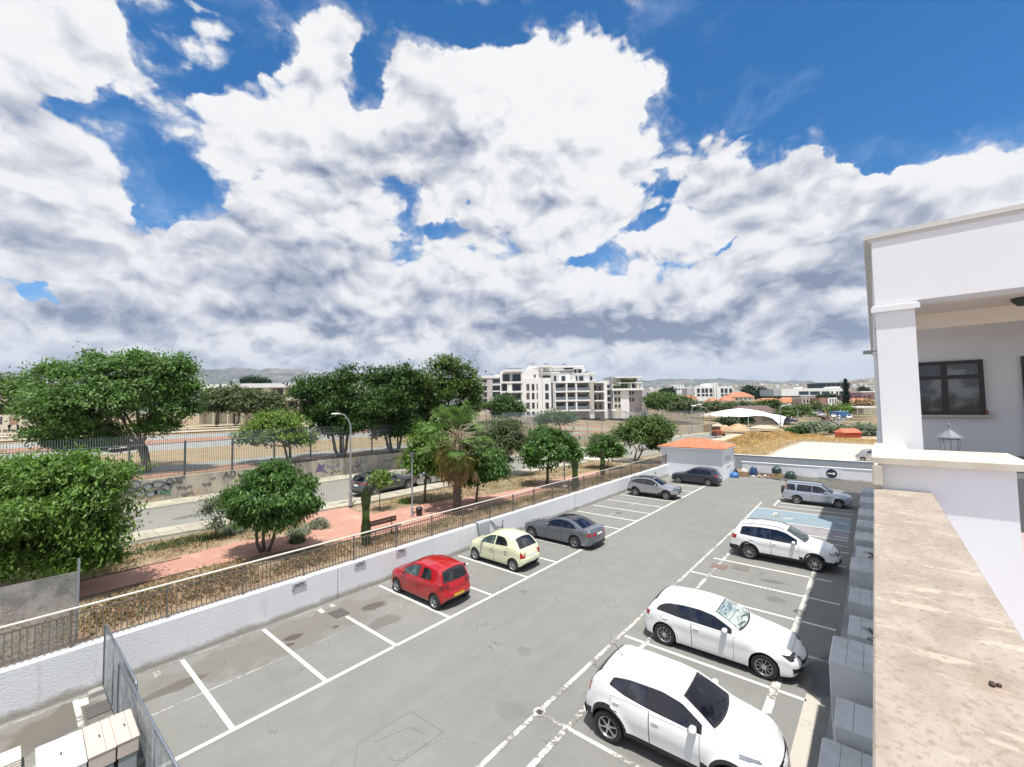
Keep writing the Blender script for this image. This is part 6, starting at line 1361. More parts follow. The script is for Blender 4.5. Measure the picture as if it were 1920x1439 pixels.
bedA = [(-20.8,-6),(-20.8,6),(-20.1,9),(-18.9,11.5),(-18.6,15),(-18.8,18),(-18.7,26),(-19.5,32),(-19.8,46),(-17.5,46),(-17.5,-6)]
bedB = [(-27.2,-6),(-27,5),(-26.3,9),(-25.4,11),(-23.3,10.6),(-23.5,7),(-23.1,4),(-23,-6)]
bedC = [(-24.4,14.1),(-26,14.5),(-26.2,30),(-26.5,46),(-21.8,46),(-21.8,31),(-20.9,26),(-21.2,22),(-22.2,20),(-22.8,17)]
scatter('dry_weeds', 'dry brown weeds scattered on the beds beside the brick path', 'weeds', [(bedA,.55),(bedB,.2),(bedC,.25)], 26000, 'dry', .075, .6, .22)
scatter('green_weeds', 'low green weeds growing between the path and the pavement', 'weeds', [(bedA,.42),([(-26.3,3),(-26.4,6),(-25.8,10),(-25.2,10.5),(-24.8,8),(-25.2,3)],.3),(bedB,.13),(bedC,.15)], 11000, 'olive', .065, .5, .3)
scatter('low_groundcover', 'low mixed green and brown ground cover on the bed just behind the railing', 'ground cover', [([(-19.8,-6),(-19.9,6),(-19,9),(-18.3,12),(-18.2,17),(-18.4,26),(-18.8,36),(-17.65,44),(-17.65,-6)],1)], 4200, 'olive', .07, upb=.25, spread=.20, asp=.42)
scatter('low_brown_cover', 'low reddish brown ground cover on the bed just behind the railing', 'ground cover', [([(-19.2,2),(-19.8,6),(-19,9),(-18.1,12),(-17.6,12),(-17.6,2)],1)], 4600, 'rust', .06, upb=.2, spread=.17, asp=.5)
def mound(name, u, v, w, h, z, lf, lb, n=1500, size=.06):
    b = P(u, v+h, z); D = (b-CP).dot(FW); px = D/FOC; r = thing(name, lb, 'shrub', b, 0); C, A, B = crown_pts([(0,0,h*px*.35,w*px,w*px*.8,h*px*.9)], n, -.2, size=size, spread=size*1.5, asp=.3); C[:,2] = np.maximum(C[:,2], .03); quads_obj('foliage', C, A, B, LV[lf], r, .2)
    m = MB(); [m.tube([(0,0,0),(math.cos(a)*w*px*.5,math.sin(a)*w*px*.5,h*px*.8)], [.012,.004], 4) for a in (0,1.2,2.5,3.9,5.1)]; m.build('stems', BARKG, r)
mound('low_shrub', 598, 978, 20, 12, 1.25, 'silver', 'low rounded silvery shrub right of the dome-shaped tree'); mound('low_shrub', 560, 995, 22, 8, 1.25, 'silver', 'low silvery shrub partly under the dome-shaped tree'); mound('low_shrub', 440, 985, 26, 14, 1.25, 'silver', 'silvery shrub behind the left side of the dome-shaped tree'); mound('low_shrub', 762, 937, 12, 6, 1.25, 'lime', 'small yellow-green shrub beside the lamp post'); mound('low_shrub', 556, 1009, 14, 8, 1.25, 'grey', 'grey-green tuft at the edge of the brick path'); mound('low_shrub', 640, 1035, 22, 8, 1.15, 'dry', 'straggly dry shrub behind the railing left of the cypress', 900)
# ---------------------------------------------------------------- street furniture and the things beyond
CONC = plaster('stained_concrete', (.44,.42,.37), .006, 10, .0, .12)
def scrawl_wall():
    M, g, b = newmat('street_wall_concrete'); p = g.n('ShaderNodeNewGeometry').outputs['Position']
    n = g.noise(g.vm('MULTIPLY', p, (1, 1, .35)), 1.2, 6, .7); n2 = g.noise(p, .35, 4, .6); n3 = g.noise(p, 5, 4, .7)
    c = g.mix(g.ss(n, .40, .62), (.31,.29,.25), (.46,.42,.34)); c = g.mix(g.m('MULTIPLY', g.ss(n2, .50, .60), .7), c, (.45,.34,.22)); c = g.vm('SCALE', c, sc=g.m('MULTIPLY_ADD', n3, .25, .88))
    g.put(b.inputs['Base Color'], c); b.inputs['Roughness'].default_value = .95
    r = thing('street_wall', 'long low concrete wall with scrawled tags on the far side of the street', 'wall', (XW, 20, 1.25))
    m = MB(); ys = list(range(-14, 132, 3))
    for a, b_ in zip(ys[:-1], ys[1:]):
        vs = []
        for y in (a, b_):
            z0, z1 = zl(y)-.2-1.25, wt(y)-1.25
            for x, z in ((.0,z0),(.0,z1),(-.28,z1),(-.28,z0)): vs.append((x, y-20, z))
        m.add(vs, [(0,1,5,4),(1,2,6,5),(2,3,7,6)])
    m.build('wall_body', M, r)
    m = MB()
    for k in range(36): y = -12+k*4; m.box(.001,.006,y-20-.012,y-20+.012,zl(y)-1.25,wt(y)-1.25)
    m.build('expansion_joint', mat('joint_brown', (.20,.16,.12), rough=.9), r)['kind'] = 'stuff'
    rr = random.Random(12); ink = mat('spray_black', (.085,.085,.09), rough=.9, nz=.4, nscale=8); gf = mat('spray_grey', (.27,.28,.29), rough=.8, nz=.15); bl = mat('spray_blue', (.13,.22,.38), rough=.8); gr = mat('spray_green', (.05,.24,.10), rough=.8); pu = mat('spray_purple', (.14,.11,.21), rough=.8)
    def at(u, v): q = PX(u, v, XW); return (q.y-20, q.z-1.25)
    def ln(pts, w, mt, nm='tag', x=.014): m = MB(); m.tube([(x, a, b_) for a, b_ in pts], w, 5); return m.build(nm, mt, r)
    # bubble piece at the left: grey fills with thick dark outlines
    m = MB(); mo = MB()
    for (u, v, ru, rv) in [(238,918,11,9),(252,908,12,8),(262,923,13,9),(277,913,10,9),(284,926,11,7),(296,908,13,8),(300,922,12,7),(312,913,10,8),(318,904,7,8)]:
        y, z = at(u, v); ry, rz = ru*.028, rv*.030; k = 20; a0 = rr.random()*6
        pts = [(y+ry*math.cos(a)*(1+.1*math.sin(3*a+a0)), z+rz*math.sin(a)*(1+.12*math.sin(2*a+a0))) for a in np.linspace(0, 2*PI, k)]
        m.add([(.006, a, b_) for a, b_ in pts[:-1]], [tuple(range(k-1))]); mo.tube([(.014, a, b_) for a, b_ in pts], .028, 5)
    m.build('bubble_fill', gf, r); mo.build('bubble_outline', ink, r)
    # quick tags
    for (u, v, wd, h, mt) in [(330,904,26,5,ink),(346,914,30,5,ink),(338,896,20,4,ink),(352,926,26,5,pu),(388,908,18,5,ink),(400,897,12,4,ink),(626,874,26,6,bl),(630,884,22,5,ink),(676,868,20,8,bl),(668,876,14,6,ink),(730,863,24,4,ink),(745,859,16,3,ink),(700,880,14,6,gf)]:
        pts = []; n = int(wd*.9)
        for k in range(n): uu = u-wd/2+wd*k/n; pts.append(at(uu, v-wd*.04*(k/n-.5)*3+rr.uniform(-h, h)*(.5 if k%2 else 1)))
        ln(pts, .020, mt)
    for (u, v, ch) in [(424,890,'A'),(437,888,'D')]:
        y, z = at(u, v); s = .20
        P_ = {'A': [(-1,-1),(0,1),(1,-1),(.55,-.1),(-.55,-.1)], 'D': [(-.8,-1),(-.8,1),(.4,.8),(.9,0),(.4,-.8),(-.8,-1)]}[ch]; ln([(y+a*s, z+b_*s*1.1) for a, b_ in P_], .035, ink, 'letter')
    y, z = at(309, 924)
    ln([(y+rr.uniform(-.4,.4), z+rr.uniform(-.15,.15)) for k in range(9)], .03, gr, 'green_spray')
    y, z = at(602, 878); m = MB(); m.add([(.008,y-.5,z-.3),(.008,y-.2,z+.5),(.008,y+.05,z+.2),(.008,y+.35,z+.35),(.008,y+.2,z-.1),(.008,y+.7,z-.6),(.008,y+.1,z-.3)], [(0,1,2,6),(2,3,4),(2,4,6),(4,5,6)]); m.build('purple_spray', pu, r)
scrawl_wall()
def picket_fence():
    BG = mat('fence_blue_grey', (.20,.235,.26), rough=.5, metal=.3, nz=.12, nscale=5)
    r = thing('picket_fence', 'tall blue-grey steel picket fence standing on the scrawled wall', 'fence', (XW-.15, 20, 0))
    m = MB()
    for k in range(480): y = -13+k*.118; m.box(-.012,.012,y-20-.012,y-20+.012, wt(y)+.06, wt(y)+3.0)
    m.build('pickets', BG, r)['kind'] = 'stuff'
    for dz in (.35, 2.35):
        m = MB(); ys = range(-13, 44, 3)
        for a, b_ in zip(list(ys)[:-1], list(ys)[1:]): m.add([(-.03,a-20,wt(a)+dz),(.03,a-20,wt(a)+dz),(.03,a-20,wt(a)+dz+.05),(-.03,a-20,wt(a)+dz+.05),(-.03,b_-20,wt(b_)+dz),(.03,b_-20,wt(b_)+dz),(.03,b_-20,wt(b_)+dz+.05),(-.03,b_-20,wt(b_)+dz+.05)], [(0,1,5,4),(1,2,6,5),(2,3,7,6),(3,0,4,7)])
        m.build('rail', BG, r)
    for k in range(19): y = -12.6+k*3.0; m = MB(); m.box(-.06,.06,y-20-.05,y-20+.05,wt(y),wt(y)+2.5); m.build('post', mat('post_dark', (.10,.115,.125), rough=.5, metal=.3), r)
    M, g, b = newmat('wire_mesh'); p = g.n('ShaderNodeTexCoord').outputs['Object']; x, y, z = g.sep(p)
    def w(a, s): return g.m('LESS_THAN', g.m('ABSOLUTE', g.m('SUBTRACT', g.m('FRACT', g.m('MULTIPLY', a, s)), .5)), .10)
    d1 = g.m('ADD', g.m('ADD', x, y), z); d2 = g.m('SUBTRACT', g.m('ADD', x, y), z)
    g.put(b.inputs['Alpha'], g.m('MULTIPLY_ADD', g.m('MAXIMUM', w(d1, 9), w(d2, 9)), .62, .05)); b.inputs['Base Color'].default_value = c4((.17,.205,.235)); b.inputs['Roughness'].default_value = .5
    def mesh_run(pts, h, lb, step=3.0, ph=.05):
        r = thing('mesh_fence', lb, 'fence', (0,0,0)); m = MB(); mp = MB()
        for (a, b_) in zip(pts[:-1], pts[1:]):
            A, B = Vector(a), Vector(b_); za, zb = A.z, B.z; m.quad(A, B, B+Vector((0,0,h)), A+Vector((0,0,h))); L_ = (B-A).length; n = max(1, int(L_/step))
            for k in range(n): q = A.lerp(B, k/n); q1 = MB(); q1.tube([q, q+Vector((0,0,h+.1))], ph, 6); q1.build('post', BG, r)
            mp.tube([A+Vector((0,0,h)), B+Vector((0,0,h))], .03, 5)
            mp.tube([A+Vector((0,0,h*.5)), B+Vector((0,0,h*.5))], .02, 4)
        m.build('mesh', M, r); mp.build('rail', BG, r)
    mesh_run([(XW-.15, y, wt(y)) for y in (43, 60, 80, 100, 131)], 4.0, 'tall wire mesh fence along the far end of the street wall', 4.5)
    mesh_run([(XW-.2, 131, wt(131)), (-70, 136, 3.0), (-105, 122, 3.7)], 3.6, 'long dark mesh fence across the back of the sports ground', 6)
    mesh_run([(-46.5, 62, 2.6), (-46.5, 44, 2.8)], 3.2, 'short mesh fence panel standing in the sports ground', 3)
picket_fence()
def lamps():
    SG = mat('lamp_grey', (.36,.38,.40), rough=.45, metal=.4, nz=.08); WT = mat('lamp_white', (.70,.72,.72), rough=.4)
    b = P(657, 948, 1.38); r = thing('street_lamp', 'tall grey street lamp with a curved arm, near the dark grey street car', 'street lamp', b, 0)
    h = PX(643, 776, b.x).z-b.z; hd = PX(637, 777, b.x-.1)-b
    m = MB(); m.tube([(0,0,0),(0,0,.9),(0,0,.92),(0,0,h*.86),(.0,-.15,h*.93),(.0,-.42,h*.985),(0,-.75,h)], [.11,.10,.075,.055,.045,.04,.035], 10); m.build('pole', SG, r, smooth=40)
    m = MB(); rounded_blob(m, (0,-.98,h+.0), (.11,.32,.06)); m.build('lamp_head', WT, r, smooth=True)
    for (u, v0, v1, lb) in [(773, 971, 858, 'slim grey lamp post with a small square lantern, right of the bench'), (1059, 912, 842, 'slim lamp post behind the flat-topped round tree')]:
        b = P(u, v0, 1.22); r = thing('park_lamp', lb, 'lamp post', b, 0, 'slim park lamps'); h = PX(u+1, v1, b.x).z-b.z
        m = MB(); m.tube([(0,0,0),(0,0,.6),(0,0,.62),(0,0,h)], [.075,.07,.05,.045], 10); m.build('pole', SG, r)
        m = MB(); m.lathe([(.05,h),(.10,h+.03),(.15,h+.22),(0,h+.22)], 8); m.build('lantern', mat('smoky', (.25,.26,.26), rough=.2), r); m = MB(); m.lathe([(0,h+.32),(.10,h+.30),(.22,h+.23),(.22,h+.215),(0,h+.215)], 8); m.build('cap', MATS['trim'], r)
        m = MB(); m.rbox(-.18,.18,-.18,.18,-.1,.06,.02); m.build('footing', MATS['kerb_concrete'], r)
    def arc(u, vb, D, hv, side, reach, lb):
        b = PD(u, vb, D); px = D/FOC; h = (vb-hv)*px; r = thing('arched_lamp', lb, 'street lamp', b, 0, 'arched lamps along the far street'); ax = R0*side
        m = MB(); pts = [(0,0,0),(0,0,h*.72)]; rs = [.13,.09]
        for t in np.linspace(.15, 1, 9): q = ax*(reach*px*(1-math.cos(t*PI/2))); pts.append((q.x, q.y, h*.72+h*.28*math.sin(t*PI/2))); rs.append(.075)
        m.tube(pts, rs, 7); m.build('pole', SG, r); e = pts[-1]; m = MB(); rounded_blob(m, (e[0]+ax.x*.6, e[1]+ax.y*.6, e[2]), (.6,.6,.14)); m.build('lamp_head', WT, r)
    arc(1298, 812, 112, 759, 1, 12, 'arched lamp rising behind the corner of the mesh fence'); arc(1332, 822, 98, 761, -1, 24, 'arched lamp on the near side of the track, above the loader')
    arc(1464, 802, 128, 759, 1, 14, 'arched lamp at the right end of the white canopy'); arc(1497, 795, 138, 761, -1, 24, 'arched lamp with its arm toward the canopy, before the far road')
    arc(1184, 822, 88, 769, -1, 26, 'arched lamp bending left above the broad bushy tree')
    m = MB(); b = PD(1404, 808, 120); m.tube([(0,0,0),(0,0,5.4)], .07, 6); tag(m.build('thin_post', WT, loc=b), 'thin white post beside the sand heap', 'post')
    for u, v0, v1, D, lb in [(1553, 802, 744, 140, 'brown timber pole carrying a cross-arm, beside the dusty red van'), (1564, 796, 748, 165, 'thinner brown pole behind the timber pole'), (1572, 790, 752, 175, 'thinnest pole, right of the other two')]:
        b = PD(u, v0, D); px = D/FOC; h = (v0-v1)*px; r = thing('utility_pole', lb, 'pole', b); m = MB(); m.tube([(0,0,0),(0,0,h)], [.17,.10], 8); m.build('pole', mat('timber', (.16,.085,.055), rough=.9, nz=.3), r)
        m = MB(); m.obox((0,0), (R0.x,R0.y), (-R0.y,R0.x), .7, .05, h-.5, h-.38); m.build('cross_arm', MATS['timber'], r)
lamps()
def bench():
    r = thing('park_bench', 'dark brown slatted bench behind the railing, between cypress and lamp post', 'bench', (-18.4, 12.1, 1.24)); br = mat('bench_brown', (.085,.045,.032), rough=.6, nz=.2); ir = MATS['trim']
    for nm, x0, x1, z0, z1 in (('backrest', -.44, -.40, .58, .84),):
        m = MB(); [m.box(x0, x1, -.88, .88, z0+k*.14, z0+k*.14+.12) for k in range(2)]; m.build(nm, br, r)
    m = MB(); [m.box(-.36+k*.11, -.27+k*.11, -.88, .88, .42, .455) for k in range(4)]; m.build('seat', br, r)
    for y in (-.6, .6): m = MB(); m.tube([(.08,y,0),(.06,y,.42),(-.38,y,.42),(-.43,y,.85)], .025, 6); m.tube([(-.38,y,.42),(-.42,y,0)], .025, 6); m.build('leg', ir, r)
    p = P(786, 968, 1.25); r = thing('litter_bin', 'small dark litter bin beside the lamp post', 'litter bin', (p.x, p.y, 1.2)); m = MB(); m.lathe([(.0,0),(.15,0),(.18,.45),(0,.45)], 14); m.build('bucket', ir, r); m = MB(); m.lathe([(.0,.60),(.12,.58),(.21,.50),(.21,.47),(0,.47)], 14); m.build('hood', ir, r)
    m = MB(); m.tube([(0,0,-.1),(0,0,.1)], .05); m.build('post', ir, r)
bench()
class FB:
    """building laid out at one distance: positions across and up given in photo units at that depth"""
    def __init__(s, name, label, cat, uc, vg, D, group=None, yaw=0):
        s.D = D; s.uc = uc; s.vg = vg; s.px = D/FOC; b = PD(uc, vg, D); s.r = thing(name, label, cat, b, math.atan2(R0.y, R0.x)+yaw, group)
    def q(s, u, v): return (u-s.uc)*s.px, (s.vg-v)*s.px-(u-s.uc)*s.px*.016
    def box(s, m, u0, u1, v0, v1, d0, d1):
        x0, x1 = (u0-s.uc)*s.px, (u1-s.uc)*s.px; zt, zb = (s.vg-v0)*s.px, (s.vg-v1)*s.px; sh = ((u0+u1)/2-s.uc)*s.px*.016
        m.box(x0, x1, d0, d1, zb-sh, zt-sh); return m
    def part(s, nm, mt, *bs):
        m = MB()
        for b_ in bs: s.box(m, *b_)
        return m.build(nm, mt, s.r)
    def win(s, u0, u1, v0, v1, mt, d=0, fr=None):
        m = MB(); s.box(m, u0, u1, v0, v1, d-.06, d+.1); w = m.build('window', fr or MATS['far_frame'], s.r); e = .12*(u1-u0); k = .10*(v1-v0); m = MB(); s.box(m, u0+e*.6, u1-e*.6, v0+k, v1-k*.6, d-.075, d-.061); m.build('pane', mt, w)
mat('far_frame', (.10,.11,.12), rough=.5); GD = mat('far_glass', (.035,.045,.06), rough=.12, nz=.3, nscale=1.5); DKR = mat('painted_recess_shade', (.07,.075,.085), rough=.8, nz=.3, nscale=.5); BEI = plaster('beige_render', (.50,.47,.42), 0, 5, 0, .04); LBE = plaster('light_beige', (.66,.62,.50), 0, 5, 0, .05); FWH = plaster('far_white', (.80,.80,.79), 0, 5, 0, .03); PNK = plaster('greyish_pink', (.52,.48,.49), 0, 5, 0, .05); BRN = mat('brown_panel', (.12,.075,.06), rough=.7)
def solar(f, u, v, d=3):
    m = MB(); x, z = f.q(u, v); m.add([(x-.9,d,z),(x+.9,d,z),(x+.9,d+1.1,z+1.0),(x-.9,d+1.1,z+1.0)], [(0,1,2,3)]); m.tube([(x-.7,d+1.2,z+1.1),(x+.7,d+1.2,z+1.1)], .25, 8); m.build('water_heater', mat('heater', (.20,.23,.27), rough=.4), f.r)
def apartments():
    f = FB('apartment_block', 'white modern apartment block with stacked balconies and stepped penthouses', 'building', 1040, 785, 136)
    f.part('wall', FWH, (981,1034,709,785,0,14), (981,1012,694.5,709,.3,14)); f.part('wall', FWH, (1034,1042,715.5,785,.6,14), (1106.5,1115,716,785,.2,14)); f.part('rear_wall', BEI, (1042,1140,716,785,3.2,14)); f.part('wall', FWH, (1134,1139.5,714,785,-.1,14)); f.part('wall', FWH, (939,981,694,785,3.4,14))
    f.part('pier', BEI, (1107.5,1114.5,716,768,-.25,.18)); 
    for v in (715.5, 733, 750, 768.5): f.part('balcony_slab', FWH, (1040,1106.4,v,v+3,-1.0,3.2)); f.part('balcony_slab', FWH, (1115.2,1133.8,v+.5,v+3,-.7,3.2))
    for (a, b_) in ((1061.5,1064.5),(1079.5,1082.5),(1040.2,1042.3)): f.part('balcony_fin', FWH, (a,b_,718.6,768.4,-.9,3.1))
    for v in (718.6, 736.1, 753.1):
        for (a, b_) in ((1043,1061),(1065,1079),(1083.5,1105.5),(1117,1125),(1127,1133)): f.win(a+1, b_-2, v+4, v+14, GD, 3.15)
        for (a, b_) in ((1042.4,1061.4),(1064.6,1079.4),(1082.6,1106)): f.part('railing', mat('glass_rail', (.16,.19,.22), rough=.15), (a,b_,v+8.5,v+14.2,-.95,-.9))
    for v0, v1 in ((720,732.5),(737,749),(755,766.5),(772,778)):
        for (a, b_, mt) in ((988,993.8,BRN if v0 < 770 else GD),(998,1003,GD),(1007.2,1009.2,GD),(1023.2,1029.8,GD)):
            if v0 > 770 and a > 1010: continue
            f.win(a, b_, v0, v1, mt, 0)
    f.part('joint', MATS['joint_brown'], (1017.5,1018,709,768,-.02,.05)); f.part('dark_shaft', DKR, (1035,1038,717,766,.55,.62))
    # left wing
    for v in (694, 715.8, 733.5, 750.5): f.part('balcony_slab', FWH, (941 if v > 700 else 944,980.8,v,v+3.2,-.6,3.4))
    f.part('side_fin', FWH, (939,941,701,785,-.2,3.4)); f.part('side_fin', FWH, (978.6,980.8,697.4,785,-.4,3.4)); f.part('privacy_panel', FWH, (952,961,719.2,733.3,-.4,-.2))
    for v0, v1 in ((700,715),(720,732.5),(738,750)): f.win(943,957,v0,v1,GD,3.3); f.win(962,977,v0,v1,GD,3.3)
    # penthouses
    f.part('penthouse', FWH, (990,1062,688,694.4,4,14), (1012,1082,698,715.4,2.8,14)); f.part('penthouse', FWH, (1082,1119,700.5,715.4,1.6,12)); f.part('penthouse', FWH, (1062,1104,690,700.4,5,13))
    f.part('roof_slab', FWH, (992,1100,684.6,687.6,3.4,13)); f.part('pergola', FWH, (1010,1037,685.4,688.4,.4,3.3)); [f.part('pergola_post', FWH, (a,a+1.3,688.4,698,.5,.8)) for a in (1010,1015.5,1018,1034)]
    f.part('roof_slab', FWH, (1012,1052,697,699.5,1.2,2.7)); f.part('roof_slab', FWH, (1080,1100.5,688.2,690,2,4.9)); f.part('roof_slab', FWH, (1082,1120,699,701,.9,8))
    for (a, b_, v0, v1, d) in ((1002.5,1006,702.5,708,.25),(1020,1035,703,709,2.7),(1042,1046,704,714,2.7),(1056,1064,704,714,2.7),(1089,1097,705,714,1.5),(1109.5,1114,705.5,713,1.5),(1083,1087,691,699,4.9),(1091,1097,690.5,699,4.9),(1083,1086,705,714,1.5)): f.win(a,b_,v0,v1,GD,d)
    f.part('railing', MATS['glass_rail'], (1097,1106,697,700.4,1.2,1.26), (1052,1078,694,697.6,2.6,2.66)); m = MB(); x, z = f.q(1074, 714); m.tube([(x+.25*math.cos(t*3.2)*2, 1.2+.5*math.sin(t*3.2), z+t*.55) for t in np.linspace(0, 6, 30)], .09, 5); m.build('spiral_stair', MATS['trim'], f.r)
    for u, v in ((1003,684),(1030,684.3),(1065,685)): solar(f, u, v, 6)
    for u in (954,962,970,977): solar(f, u, 694, 5)
    # building to the right
    g_ = FB('apartment_block', 'smaller white apartment block with planted terraces, right of the stepped one', 'building', 1180, 785, 140)
    g_.part('wall', FWH, (1139.8,1148,714,785,2,12)); g_.part('stair_core', mat('core_grey', (.33,.34,.36), rough=.8), (1147.4,1150.6,706,785,.4,12)); g_.part('wall', FWH, (1165,1181,733,785,.2,12)); g_.part('wall', LBE, (1152.6,1165,733,785,.5,12)); g_.part('wall', FWH, (1150.6,1152.6,732,785,.0,12)); g_.part('wall', PNK, (1181,1216,731,785,1.4,12))
    g_.part('balcony_slab', FWH, (1148,1208,728.6,732.4,-.6,12)); g_.part('terrace_wall', FWH, (1163,1208,716.8,718.6,.6,12)); g_.part('terrace_room', LBE, (1152,1208,718.6,728.5,3.5,12)); g_.part('roof_slab', FWH, (1158,1208,705.4,708,1.6,11)); g_.part('upper_room', LBE, (1161,1205,708,716.7,4.5,11)); [g_.part('column', FWH, (a,a+1.4,718.6,728.5,.8,1.2)) for a in (1165,1186,1199,1206.6)]
    [g_.part('column', mat('post_grey', (.3,.31,.33)), (a,a+.8,708,716.8,1.8,2.1)) for a in (1160,1192,1208)]
    for v0, v1 in ((721,727.5),(732.5,740),(745,752.5),(757,767)): g_.win(1141,1146.6,v0,v1,GD,1.9)
    for v in (729,742.3,754.4): g_.part('balcony_slab', FWH, (1139,1147,v,v+1.5,.6,1.9))
    for v0, v1 in ((734,739.6),(745.8,752.6),(758.6,764.6)): g_.win(1153.8,1158,v0,v1,GD,.4); g_.win(1160.8,1164.4,v0,v1,GD,.4); 
    for u in (1182.6,1188.6): g_.win(u,u+3.4,733.5,740,GD,1.3); g_.win(u,u+3.4,746,753,GD,1.3)
    for (a,b_,v0,v1,d) in ((1171,1176,719,726,3.4),(1178,1184,720,727,3.4),(1189,1198,719,727,3.4),(1172,1180,709,715,4.4),(1181,1187,709,715,4.4),(1196,1202,709,715,4.4)): g_.win(a,b_,v0,v1,GD,d)
    for (u0,u1,v,n) in ((1152,1178,728.4,500),(1168,1192,716.4,500)):
        x0,z0 = g_.q(u0,v); x1,z1 = g_.q(u1,v); C = np.stack([rg.uniform(x0,x1,n), rg.uniform(.2,1.0,n), (z0+z1)/2+rg.uniform(0,.75,n)],1); A = rg.normal(size=(n,3)); A /= np.linalg.norm(A,axis=1,keepdims=True); B = np.cross(A, rg.normal(size=(n,3))); B /= np.linalg.norm(B,axis=1,keepdims=True); quads_obj('terrace_plants', C, A*.22, B*.12, LV['dark'], g_.r, .2)
    # building to the left
    h = FB('apartment_block', 'pinkish grey apartment block behind the palm, left of the white one', 'building', 922, 785, 150)
    h.part('wall', PNK, (904,941,708,785,1,12)); h.part('wall', PNK, (914,924,707,785,.4,1)); h.part('roof_slab', FWH, (904,941,705.6,709,.2,12)); h.part('roof_room', FWH, (929,941,701.5,705.5,3,9))
    for v in (721, 733, 745): h.part('balcony_slab', FWH, (924,941,v,v+2,-.8,1)); h.part('balcony_slab', FWH, (904,914,v+1,v+2.4,-.2,1))
    for v0, v1 in ((711,718),(723.4,732.4),(735.4,744.4),(748,756)): h.win(906,913,v0+1,v1-1,GD,.9); h.win(925,939,v0,v1,GD,.9)
    for u in (913,921,935): solar(h, u, 705.5, 3)
apartments()
def school():
    f = FB('school_building', 'long two-storey cream school building with a flat white roof, behind the trees', 'building', 466, 803, 100)
    f.part('wall', LBE, (372,640,727,803,1.6,14)); f.part('roof', FWH, (368,644,720,727,-.6,15)); f.part('floor_slab', LBE, (372,640,746.5,751.5,-.3,1.6)); 
    for k in range(22):
        u = 380+k*12
        if 492 < u < 505: continue
        f.win(u, u+10.4, 729.5, 740.5, GD, 1.5); f.win(u, u+10.4, 753, 764, GD, 1.5)
    for u in (374,401,428,455,478,493,506,533,560,590,620): f.part('column', LBE, (u-.8,u+.8,727,803,-.3,1.5))
    f.part('stair_panel', mat('cream_panel', (.72,.68,.50), rough=.9), (494.5,505,727,803,-.2,1.5)); f.part('gutter', mat('gutter_blue', (.40,.45,.50)), (368,644,718.8,719.9,-.5,14.9))
    r2 = FB('school_building', 'low cream school wing with a white roof at the left edge', 'building', 20, 806, 96); r2.part('wall', LBE, (-60,100,722,806,1,9)); r2.part('roof', FWH, (-64,104,717,722,0,10))
    for k in range(9): r2.win(-55+k*16, -44+k*16, 730, 742, GD, .9)
    r3 = FB('low_wall_hut', 'small cream block wall with an opening, beside the left school wing', 'building', 30, 797, 74); r3.part('wall', LBE, (-6,17,778,797,0,1.5)); r3.part('wall', LBE, (34,52,776,797,0,1.5)); r3.part('beam', mat('terracotta_band', (.42,.26,.18)), (17,34,786,795,.3,1.2)); r3.part('door_recess', DKR, (0,4,782,796,-.05,.0))
    # goal posts
    for u, lb in ((3, 'white goal frame on the clay court, nearer the left edge'), (19, 'white goal frame on the clay court, beside the tree')):
        b = PD(u, 829, 58); r = thing('goal_frame', lb, 'goal', b); m = MB(); m.tube([(0,0,0),(0,0,1.9),(-.9,.5,1.75)], .06, 6); m.tube([(-.9,.5,0),(-.9,.5,1.75)], .04, 6); m.build('frame', FWH, r)
    for k in range(3): p_ = [(-84-k*4, y) for y in range(-10, 90, 10)]; strip('terrace_steps', p_, (.8, .8), mat('step_pale', (.50,.46,.38), rough=.95, nz=.1), .25+.15*k)
school()
